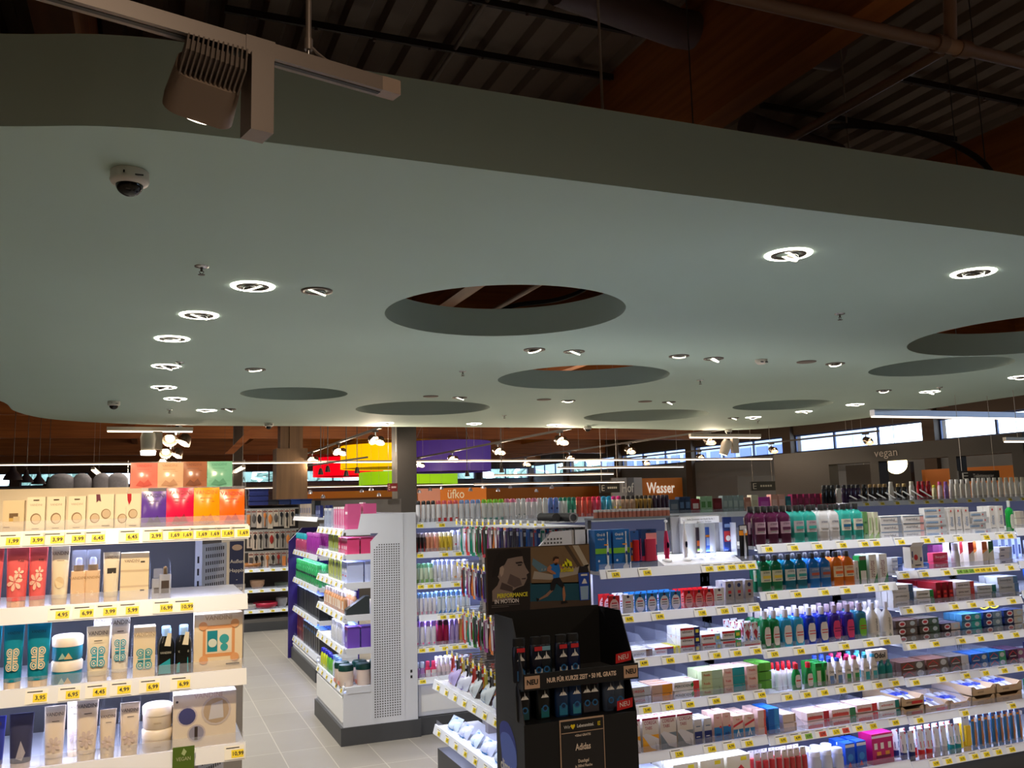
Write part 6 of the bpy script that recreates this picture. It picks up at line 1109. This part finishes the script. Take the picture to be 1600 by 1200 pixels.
# ---- purple end rack farther back
FC = Frame((1.56, 10.5, 0), -PI / 2)
ZC = [1.54, 1.16, .85, .53, .2]
t = endrack(FC, 'purple-sided end rack behind the white end rack', 1.55, .4, ZC[1:], [td(0)] * 4, .2, 1.36, (60, 40, 150), False, 1.5)
b = MB(); b.add([(-.02, -.05, .0), (-.02, .42, .0), (-.02, .42, 1.45), (-.02, .1, 1.45), (-.02, -.05, 1.3), (-.06, -.05, .0), (-.06, .42, .0), (-.06, .42, 1.45), (-.06, .1, 1.45), (-.06, -.05, 1.3)], [(0, 1, 2, 3, 4), (9, 8, 7, 6, 5)] + [(k, 5 + k, 5 + (k + 1) % 5, (k + 1) % 5) for k in range(5)], M((48, 30, 110), .4)); b.build('side_panel', t)
s = shelf(t, 0, 1.55, ZC[0], .4, [])
def fc(z, wh, lst): fill(FC, z, wh, [(*it[:5], {**(it[5] if len(it) > 5 else {}), 'u': 1}) for it in lst])
fc(ZC[1] + .04, 'purple rack shelf two', [(.05, .75, 6, bottle('shower_bottle', 'bottle', .07, .05, .2, (190, 80, 120), (40, 180, 200), .6, .3), 'pink bottle with turquoise cap', {}), (.8, 1.5, 7, bottle('shower_bottle', 'bottle', .075, .05, .22, (170, 60, 170), (190, 90, 190), .7, .15), 'violet magenta bottle', {'deep': 2, 'dv': .08})])
fc(ZC[2] + .04, 'purple rack shelf three', [(.05, 1.5, 13, bottle('shower_bottle', 'bottle', .07, .05, .22, (60, 170, 100), (70, 190, 110), .6, .2, (30, 60, 60), (.4, .5)), 'green bottle with dark band', {'deep': 2, 'dv': .08})])
fc(ZC[3] + .04, 'purple rack shelf four', [(.05, 1.5, 13, carton('gift_carton', 'carton', .09, .09, .24, (26, 28, 36), ((.1, .9, .9, .96, (70, 90, 150)),), (80, 100, 170)), 'black tall carton', {'deep': 2, 'dv': .1})])
fc(ZC[4] + .04, 'purple rack lowest shelf', [(.05, .5, 4, carton('gift_carton', 'carton', .09, .09, .26, (110, 40, 50), ((.2, .8, .4, .5, (190, 110, 90)),)), 'dark red carton', {}), (.5, 1.5, 8, carton('gift_carton', 'carton', .1, .09, .24, (50, 50, 52), ((.2, .8, .7, .8, (90, 140, 200)),), (60, 110, 200)), 'dark grey carton with blue lid', {'deep': 2, 'dv': .1})])
fc(ZC[0] + .04, 'purple rack top', [(1.0, 1.2, 1, carton('screen_box', 'box', .2, .06, .17, (26, 28, 30), ((.1, .9, .2, .8, (44, 46, 50)),)), 'dark screen-like box'), (1.22, 1.5, 3, carton('razor_pack', 'razor pack', .08, .03, .12, (40, 50, 110), ((.2, .8, .3, .6, (150, 160, 200)),)), 'navy blue pack', {'deep': 2, 'dv': .1}), (.2, .95, 6, carton('razor_pack', 'razor pack', .08, .03, .14, (200, 180, 160), ((.2, .8, .3, .7, (60, 80, 130)),)), 'pale pack with blue panel', {})])

# ---- utensil wall rack in the far left aisle
FB = Frame((0, 13.0, 0), 0)
t = thing('utensil_rack', 'dark wall rack hung with kitchen utensils, far left aisle', 'wall rack', (0, 13.0, 0))
b = MB(); b.box(-1.6, 2.05, .35, .4, 0, 1.72, M((52, 46, 44), .6)); b.build('back_panel', t)
b = MB(); b.box(-1.6, 2.05, -.05, .35, 0, .12, DARKG); b.box(-1.6, 2.05, -.05, .35, .12, .16, M((100, 96, 92), .5)); b.build('plinth', t)
for z in (.80, .52, .24): shelf(t, -1.6, 2.03, z, .35, [(1.35 + .15 * k, '2,95', 'y') for k in range(4)], rail=.05)
rnd = random.Random(11)
for row, (zt, hh) in enumerate(((1.66, .27), (1.36, .26), (1.06, .26))):
    zt_ = zt
    b = MB(); b.box(-1.6, 2.03, .2, .215, zt_ - .0, zt_ + .02, M((150, 146, 140), .4)); b.build('hook_rail', t)
    for k in range(9):
        u = FB.px(388 + k * 8.6 + row * 2, zt_, .2)
        if row == 2 and k > 7: continue
        sh = rnd.choice(('tool', 'round', 'tool', 'blister')); oc = rnd.choice(((40, 34, 32), (90, 84, 80), (150, 40, 30), (30, 30, 34), (200, 120, 60)))
        put(hangpack('utensil_card', 'utensil', .072, hh * rnd.choice((1, .95, .9)), rnd.choice(((186, 170, 150), (170, 160, 146), (196, 176, 156), (150, 140, 130))), oc, sh, ((.1, .9, .86, .93, (120, 60, 50)),)), (u, 13.19, zt_), rnd.uniform(-.05, .05), 'carded kitchen utensil, %s, %s row of the utensil rack' % (ORD[k], ('top', 'middle', 'bottom')[row]), 'carded kitchen utensils')
for i, (px, zz, r, h, c, s) in enumerate(((393, .84, .13, .08, (170, 110, 60), 'brown wicker bowl'), (402, .56, .1, .12, (190, 150, 120), 'tan heap-like basket'), (440, .56, .1, .07, (80, 90, 80), 'dark green bowl'), (415, .28, .17, .09, (190, 40, 70), 'red plastic bowl'), (440, .28, .08, .14, (150, 150, 156), 'grey glass jar'), (392, .28, .1, .08, (206, 200, 196), 'white bowl'), (430, .84, .09, .06, (70, 60, 54), 'dark saucepan'))):
    u = FB.px(px, zz, .15); b = MB(); b.lathe([(r * .6, 0), (r * .95, h * .5), (r, h), (r * .93, h), (r * .55, .01)], M(c, .4), 18, cap=False); b.lathe([(0, .004), (r * .6, .004)], M(c, .4), 18, cap=False)
    b.build('bowl', None, (u, 13.15, zz + .0), label=s + ' on the utensil rack shelf', cat='bowl')
for k, (px, wd, c) in enumerate(((404, .26, (24, 34, 90)), (426, .13, (30, 30, 36)), (444, .16, (26, 40, 80)), (462, .14, (30, 60, 130)), (478, .16, (24, 50, 120)))):
    for j in range(3 if k == 0 else 1):
        u = FB.px(px, 1.74, .2); b = MB(); b.box(-wd / 2, wd / 2, 0, .2, 0, .075, M(c, .5)); b.box(-wd / 2 - .008, wd / 2 + .008, -.008, .208, .06, .075, M(c, .5))
        b.build('storage_box', None, (u, 13.17, 1.725 + j * .077), label='dark blue storage box on the utensil rack, %s%s' % (ORD[k], (', bottom', ', middle', ', top')[j] if k == 0 else ''), cat='box', group='boxes on the utensil rack')
b = MB(); b.box(2.1, 4.1, 15.2, 15.5, 0, 1.78, M((92, 84, 78), .6)); b.build('shelving_rack', label='plain dark gondola back beyond the white end rack', cat='shelving rack')

# ---- toothbrush end rack facing left
FT = Frame((1.75, 5.72, 0), -PI / 2)
LT_ = 1.60
t = thing('end_rack', 'toothbrush end rack with hooks, left of the dental rack', 'end rack', FT.o, FT.rz)
b = MB(); b.box(0, LT_, .33, .34, .1, 1.56, M((150, 150, 156), .5)); b.build('back_panel', t)
b = MB(); b.box(.9, LT_, .05, .33, 1.556, 1.564, STEEL); b.build('top_plate', t)
b = MB(); b.box(.30, .35, .24, .30, .1, 1.5, M((150, 140, 134), .4, .3)); b.build('upright', t)
b = MB(); b.box(0, LT_, .02, .32, 0, .13, DARKG); b.build('plinth', t)
pts = [at_y(px, py, 4.12) for px, py in ((835, 863), (862, 831), (897, 828), (923, 827), (928, 960))]
b = MB(); L = LT_
poly = [(p.x - 1.75, p.z) for p in pts]; poly = [(.0, .13), (.02, 1.1), (poly[0][0] - .0, poly[0][1])] + poly[1:4] + [(poly[3][0] + .0, .13)]
n = len(poly); b.add([(L, x_, z_) for x_, z_ in poly] + [(L - .015, x_, z_) for x_, z_ in poly], [tuple(range(n)), tuple(range(n, 2 * n))[::-1]] + [(k, n + k, n + (k + 1) % n, (k + 1) % n) for k in range(n)], STEEL)
px0 = poly[2][0]
for i in range(9):
    for k in range(66):
        yy = px0 + .0 + i * .018; zz = .3 + k * .019
        if zz > 1.51 or zz > 1.43 + (yy - px0) * 1.05 or yy > poly[4][0] - .03: continue
        b.add([(L + .0008, yy, zz), (L + .0008, yy + .009, zz), (L + .0008, yy + .009, zz + .009), (L + .0008, yy, zz + .009)], [(0, 1, 2, 3)], DARKG)
b.box(L - .02, L + .004, poly[4][0] - .002, poly[4][0] + .002, .2, 1.555, DARKG)
b.build('side_panel', t)
for z in (.505, .225): shelf(t, 0, LT_ - .02, z, .3, [(.12 + k * .17, '1,95', 'y') for k in range(9)], rail=.055); strip(FT, .02, LT_ - .1, z - .01, .05, 1.3)
hk = M((170, 170, 172), .3, .7); cnt = 0
brushc = [((210, 220, 226), (30, 150, 130)), ((206, 216, 222), (210, 60, 60)), ((220, 222, 226), (30, 140, 110)), ((60, 60, 70), (60, 130, 60)), ((50, 60, 60), (170, 40, 50)), ((190, 180, 190), (150, 60, 130)), ((206, 200, 206), (226, 130, 60)), ((54, 54, 76), (60, 60, 140)), ((50, 50, 66), (90, 60, 130)), ((70, 70, 90), (130, 130, 150)), ((150, 176, 216), (30, 90, 190)), ((60, 110, 190), (40, 120, 210)), ((60, 110, 190), (206, 50, 50))]
rows = (('top', 1.545, 15, .19), ('second', 1.275, 15, .19), ('third', .985, 15, .2), ('fourth', .715, 15, .15))
for rn, zt, n, h in rows:
    v_ = .15 if rn != 'fourth' else .07; r0 = MB(); r0.box(.02, LT_ - .03, .315, .33, zt - .02, zt + .02, STEELG); rr = r0.build('hook_rail', t)
    for k in range(n):
        u = .08 + k * .1
        b = MB(); b.tube([(u, .32, zt), (u, v_ + .02, zt + .01), (u, v_, zt + .03)], .003, hk, 5); b.tube([(u, .32, zt + .035), (u, v_ + .01, zt + .035)], .002, hk, 4); b.box(u - .016, u + .016, v_ - .002, v_, zt + .0, zt + .045, M((226, 226, 220))); b.box(u - .012, u + .012, v_ - .0035, v_ - .002, zt + .008, zt + .03, YEL); b.build('hook', rr)
        c1, c2 = brushc[(k + {'top': 0, 'second': 4, 'third': 1, 'fourth': 6}[rn]) % len(brushc)]
        if rn == 'fourth': c1, c2 = [((200, 60, 50), (190, 40, 40)), ((60, 60, 56), (30, 30, 30)), ((190, 180, 60), (200, 150, 40)), ((46, 46, 50), (30, 30, 34))][k % 4]
        for d in range(3):
            put(hangpack('toothbrush_pack', 'toothbrush', .05, h, c1, c2, 'brush', ((0, 1, .0, .12, c2), (.1, .9, .9, .97, c2))), FT.P(u, v_ + .04 + d * .06, zt - .002), FT.rz + random.uniform(-.12, .12), 'carded toothbrush, hook %s, %s, %s row of toothbrush rack' % (ORD[k].replace(' from left', '').replace('leftmost', 'first'), ('front', 'middle', 'rear')[d], rn), 'carded toothbrushes, %s row' % rn)
rnd = random.Random(5)
for sh, zz in (('upper', .55), ('lower', .27)):
    for k in range(7):
        u = .1 + k * .2; c = rnd.choice(((200, 206, 226), (190, 200, 206), (170, 160, 214), (206, 220, 226)))
        put(sachet('plastic_bag', 'bag', .16, .10 if sh == 'upper' else .07, c, (('O', .5, .4, .25, rnd.choice(((60, 130, 190), (120, 90, 190), (200, 90, 60)))), (.1, .9, .75, .9, (230, 230, 240))), .05, .04), FT.P(u + .05, .07, zz), FT.rz + rnd.uniform(-.2, .2), 'pale plastic bag, %s, %s shelf of the toothbrush rack' % (ORD[k], sh), 'plastic bags on the toothbrush rack')

# ---- black cardboard display
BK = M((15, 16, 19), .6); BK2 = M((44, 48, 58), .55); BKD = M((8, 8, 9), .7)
X0, X1, Y0 = 1.33, 1.815, 3.2; WD_ = X1 - X0; DP = .29
t = thing('cardboard_display', 'black cardboard floor display of shower gels with sports header', 'cardboard display', (X0, Y0, 0))
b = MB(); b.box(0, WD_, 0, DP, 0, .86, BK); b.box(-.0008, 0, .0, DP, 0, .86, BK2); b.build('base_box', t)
b = MB(); m = M((34, 60, 170), .5); cc = [(.10 + .07 * math.cos(a) * (1 + .25 * math.sin(3 * a + 1)), .60 + .15 * math.sin(a) * (1 + .15 * math.cos(2 * a))) for a in [2 * PI * k / 26 for k in range(26)]]
b.poly([(-.0016, DP - y_ * 1.15, z_ + .04) for y_, z_ in [(q[0], q[1] + .07) for q in cc]], m); b.poly([(-.002, DP - y_ * 1.1 - .01, z_ * .75 + .25) for y_, z_ in cc], M((90, 120, 220), .5)); b.text('climacool', .062, (-.0035, .15, .665), M(W_), ax=(0, -1, 0), bold=.03, width=.049); b.build('side_print', t)
prof = [[(DP, 1.24), (.10, 1.24), (0, 1.045), (0, .985), (DP, .985)], [(DP, .985), (.045, .985), (0, .86), (DP, .86)]]
for nm, pf in (('upper', prof[0]), ('lower', prof[1])):
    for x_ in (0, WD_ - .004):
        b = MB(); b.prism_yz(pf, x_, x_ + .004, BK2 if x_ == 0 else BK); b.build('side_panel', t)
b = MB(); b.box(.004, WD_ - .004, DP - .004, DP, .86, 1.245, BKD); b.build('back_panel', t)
b = MB(); b.box(.004, WD_ - .004, .0, DP - .004, 1.0, 1.006, M((70, 70, 72), .5)); b.build('tier_floor', t)
b = MB(); b.box(.002, WD_ + .012, -.006, -.001, .985, 1.045, BK); b.build('front_strip', t)
b = MB(); yy = -.0075
b.text('NUR FÜR KURZE ZEIT • 50 ML GRATIS', .024, (WD_ * .505, yy - .001, 1.015), M((245, 222, 200)), bold=.03, width=.0178)
b.build('strip_print', t)
for xc in (.035, WD_ - .024): b = MB(); b.box(xc - .031, xc + .031, yy - .001, yy + .001, .992, 1.038, M((206, 170, 142))); b.text('NEU', .026, (xc, yy - .002, 1.015), INK, bold=.04, width=.024); b.build('badge', t)

for (xc, zc, yq) in ((WD_ - .055, 1.065, -.008), (WD_ - .055, .885, -.004)):
    b = MB(); b.add([(xc - .035, yq, zc - .014), (xc + .035, yq, zc - .006), (xc + .037, yq, zc + .03), (xc - .033, yq, zc + .022)], [(0, 1, 2, 3)], M((200, 30, 34), .4)); b.text('NEU', .026, (xc, yq - .001, zc + .008), M(W_), ax=Vector((1, 0, .1)).normalized(), up=Vector((-.05, 0, 1)).normalized(), width=.024); b.build('red_sticker', t)
b = MB(); gx0, gx1 = .145, .335; b.box(gx0, gx1, -.004, -.0005, .40, .862, M((206, 176, 150))); b.box(gx0 + .004, gx1 - .004, -.006, -.003, .40, .856, M((38, 37, 39), .5)); b.box(gx0 + .006, gx1 - .006, -.0066, -.005, .817, .852, M((30, 30, 30)));
b.text('Wir', .017, (gx0 + .03, -.0075, .835), M(W_)); b.text('Lebensmittel.', .017, (gx0 + .108, -.0075, .835), M(W_), bold=.02, width=.0135)
b.poly([(gx0 + .054 + .0095 * math.sin(a) ** 3, -.0075, .8355 + .0007 * (13 * math.cos(a) - 5 * math.cos(2 * a) - 2 * math.cos(3 * a))) for a in [2 * PI * k / 24 for k in range(24)]], YEL)
for q in ((0, .012, 0, .003), (0, .012, .006, .009), (0, .012, .012, .015), (0, .003, 0, .015)): b.box(gx1 - .03 + q[0], gx1 - .03 + q[1], -.0075, -.007, .828 + q[2], .828 + q[3], YEL)
b.box(gx0 + .006, gx1 - .006, -.0075, -.006, .812, .8145, M((206, 176, 150)))
for s_, z_, sz, wx in (('+50ml GRATIS', .800, .012, .011), ('Adidas', .757, .034, .024), ('Duschgel', .706, .017, .0125), ('je 300ml Flasche', .688, .014, .011)): b.text(s_, sz, ((gx0 + gx1) / 2, -.0078, z_), M((245, 230, 212)), bold=.02, width=wx)
b.text('1.95', .085, ((gx0 + gx1) / 2, -.0078, .63), M((224, 196, 170)), bold=.05, width=.05)
b.build('price_poster', t)
# header
hx0, hx1, hz0, hz1, hy = -.03, WD_ - .035, 1.235, 1.505, DP + .002
b = MB(); b.box(hx0, hx1, hy, hy + .006, hz0, hz1, M((44, 38, 34), .35)); b.build('header_board', t)
b = MB(); Wd, Hd = hx1 - hx0, hz1 - hz0
def hp(pts, c, k=1): c = tuple(min(245, int(q * (1.45 if max(c) < 150 else 1.15))) for q in c); b.poly([(hx0 + u * Wd, hy - .0005 * k, hz0 + v * Hd) for u, v in pts], M(c, .4))
hp(((.0, .0), (1, 0), (1, 1), (0, 1)), (58, 48, 40)); hp(((.42, .42), (.995, .38), (.995, .985), (.42, .985)), (92, 76, 56), 2)
hp(((.45, .62), (.62, .55), (.995, .68), (.995, .56), (.6, .47), (.43, .5)), (126, 120, 112), 3); hp(((.44, .82), (.62, .62), (.5, .6), (.43, .72)), (70, 96, 110), 3); hp(((.83, .985), (.89, .985), (.99, .66), (.95, .62)), (170, 164, 150), 3); hp(((.75, .985), (.79, .985), (.93, .6), (.9, .58)), (60, 50, 40), 3)
hp(((.40, .44), (.995, .40), (.995, .12), (.40, .16)), (22, 62, 76), 2)
for k in range(14): hp(((.52 + k * .03, .63 - abs(k - 5) * .003), (.53 + k * .03, .63), (.53 + k * .03, .65), (.52 + k * .03, .65)), (150, 146, 140), 4)
hp(((.01, .01), (.40, .03), (.42, .98), (.01, .98)), (30, 26, 26), 3)       # dark portrait field
face = ((.05, .36), (.10, .44), (.12, .52), (.09, .62), (.08, .76), (.12, .88), (.2, .94), (.29, .93), (.34, .86), (.35, .76), (.37, .68), (.40, .60), (.375, .575), (.38, .52), (.365, .47), (.345, .41), (.28, .38), (.24, .34), (.24, .22), (.05, .2))
hp(face, (104, 92, 86), 4); hp(((.05, .56), (.07, .80), (.12, .93), (.22, .985), (.32, .95), (.345, .86), (.28, .85), (.2, .83), (.17, .74), (.13, .70), (.11, .58)), (24, 20, 20), 5)
hp(((.125, .70), (.15, .73), (.165, .68), (.155, .6), (.135, .56), (.12, .62)), (132, 118, 108), 6); hp(((.27, .77), (.33, .78), (.345, .75), (.28, .745)), (34, 28, 28), 6); hp(((.29, .735), (.335, .735), (.325, .715), (.295, .715)), (20, 18, 18), 7); hp(((.22, .6), (.31, .52), (.33, .42), (.26, .39), (.19, .46)), (72, 62, 60), 5); hp(((.325, .52), (.37, .525), (.36, .505), (.33, .505)), (44, 32, 32), 7); hp(((.14, .48), (.24, .40), (.24, .32), (.12, .38)), (60, 50, 48), 6)
# runner
SK = (166, 112, 80)
hp(((.635, .78), (.655, .80), (.68, .80), (.69, .77), (.685, .73), (.665, .71), (.64, .73)), SK, 6); hp(((.63, .76), (.635, .81), (.66, .83), (.69, .815), (.69, .79), (.655, .79), (.645, .76)), (44, 28, 20), 7); hp(((.645, .73), (.675, .73), (.675, .69), (.645, .69)), SK, 6)
hp(((.60, .70), (.64, .72), (.69, .70), (.70, .62), (.69, .50), (.63, .49), (.625, .6), (.595, .63)), (30, 110, 190), 6); hp(((.60, .70), (.57, .65), (.57, .61), (.63, .555), (.655, .55), (.655, .575), (.605, .63), (.62, .66)), SK, 7); hp(((.68, .68), (.72, .60), (.76, .62), (.765, .645), (.73, .635), (.70, .70)), SK, 5)
hp(((.63, .49), (.69, .50), (.735, .38), (.72, .33), (.685, .37), (.66, .42), (.635, .31), (.60, .30), (.60, .40)), (20, 20, 26), 7); hp(((.72, .36), (.735, .36), (.745, .22), (.735, .13), (.72, .13), (.715, .24)), SK, 6); hp(((.60, .32), (.63, .31), (.57, .22), (.49, .17), (.48, .19), (.55, .25)), (110, 84, 70), 6); hp(((.70, .13), (.75, .135), (.765, .10), (.70, .09)), (20, 20, 24), 8); hp(((.49, .19), (.47, .15), (.46, .21)), (20, 20, 24), 8)
# three-stripe mark and lettering
for k, (x_, h_) in enumerate(((.715, .045), (.745, .085), (.775, .125))): hp(((x_, .665), (x_ + .045 - k * .0, .665), (x_ + .045 - h_ * .05, .665 + h_ * .5), (x_ + .027 - h_ * .32, .665 + h_)), (226, 214, 30), 9)
b.text('adidas', Hd * .11, (hx0 + Wd * .765, hy - .005, hz0 + Hd * .615), M((226, 214, 30)), bold=.03, width=Hd * .094)
b.text('PERFORMANCE', Hd * .085, (hx0 + Wd * .235, hy - .005, hz0 + Hd * .275), M((250, 240, 60)), bold=.03, width=Hd * .073); b.text('IN MOTION', Hd * .085, (hx0 + Wd * .18, hy - .005, hz0 + Hd * .19), M((240, 232, 228)), bold=.03, width=Hd * .075)
for k in range(2): b.box(hx0 + Wd * .04, hx0 + Wd * (.3 - k * .1), hy - .0045, hy - .004, hz0 + Hd * (.135 - k * .025), hz0 + Hd * (.14 - k * .025), M((150, 140, 136)))
# bottle picture
hp(((.885, .12), (.975, .12), (.985, .55), (.875, .55)), (30, 70, 170), 9); hp(((.895, .13), (.965, .13), (.972, .34), (.89, .34)), (140, 170, 200), 10); hp(((.875, .55), (.985, .55), (.97, .65), (.89, .65)), (30, 28, 30), 9); hp(((.905, .38), (.96, .38), (.945, .45), (.93, .46)), W_, 11); hp(((.9, .5), (.965, .5), (.965, .53), (.9, .53)), W_, 11)
b.build('header_print', t)
# shower gel bottles
@cached
def gel(c, sticker, low):
    b = MB(); b.v = []; w, d_, h = .030, .018, .165
    b.lathe([(w * .9, 0), (w, .006), (w * 1.02, h * .55), (w * .92, h * .8), (w * .86, h * .82)], M(c, .3), 14, 1, .58)
    prints(b, -w * .7, w * .7, 0, h * .8, -w * .6, ((.1, .9, .06, .34, low), ('P', ((.1, .62), (.42, .62), (.36, .72)), W_), ('P', ((.4, .62), (.66, .62), (.5, .84)), W_), ('P', ((.64, .62), (.9, .62), (.6, .74)), W_), ('O', .5, .32, .3, (40, 110, 170)), ('O', .5, .32, .18, c)) + (((.1, .9, .86, .98, sticker),) if sticker else ()))
    c_ = MB(); c_.lathe([(w * .86, h * .82), (w * .86, h * .97), (w * .8, h)], BKD, 14, 1, .58)
    return ('shower_gel_bottle', 'shower gel bottle', [('shower_gel_bottle', b.mesh('g')), ('cap', c_.mesh('cap'))])
FI = Frame((0, Y0, 0), 0)
RS, WS = (206, 40, 50), (120, 170, 190)
for k, (px, c, st, lo) in enumerate(((812, (16, 20, 34), RS, (60, 110, 160)), (839, (16, 20, 40), RS, (200, 205, 214)), (852, (20, 30, 40), WS, (30, 70, 90)), (878, (14, 20, 40), RS, (206, 206, 200)), (896, (16, 30, 70), RS, (206, 206, 210)))):
    put(gel(c, st, lo), (FI.px(px, 1.01, .06), Y0 + .06, 1.006), random.uniform(-.05, .05), 'dark shower gel bottle, %s, upper tier of the black display' % ORD[k], 'shower gels, upper tier')
for k, (px, c, st, lo) in enumerate(((818, (14, 16, 20), (60, 90, 100), (30, 80, 90)), (849, (18, 24, 24), WS, (20, 110, 120)), (878, (20, 50, 90), WS, (40, 130, 170)), (899, (24, 60, 110), WS, (60, 150, 180)), (915, (16, 18, 30), RS, (60, 60, 70)), (927, (16, 18, 30), RS, (60, 60, 70)), (952, (60, 74, 96), None, (40, 50, 70)), (966, (66, 80, 100), None, (40, 110, 180)))):
    put(gel(c, st, lo), (FI.px(px, .87, .06), Y0 + .06, .861), random.uniform(-.05, .05), 'dark shower gel bottle, %s, lower tier of the black display' % ORD[k], 'shower gels, lower tier')

# ---- goods seen over the left rack
t = thing('shelving_rack', 'dark gondola behind the cosmetics rack carrying grey cushions', 'shelving rack', (0, 0, 0))
b = MB(); b.box(-2.4, -.35, 8.0, 8.4, 0, 1.88, M((70, 62, 56), .6)); b.build('body', t)
for k, (px, w) in enumerate(((92, .21), (125, .15), (157, .14), (182, .17))):
    p = at_y(px, 760, 8.0); b = MB(); b.lathe([(w * .5, 0), (w * .52, .04), (w * .48, .09), (w * .3, .125), (.02, .135)], M((118, 108, 104), .9, noise=.2, scale=60), 18, 1, .7); b.build('cushion', None, (p.x, 8.2, 1.88), label='grey rounded cushion on the gondola behind the cosmetics rack, ' + ('leftmost', 'second from left', 'third from left', 'rightmost')[k], cat='cushion', group='grey cushions')
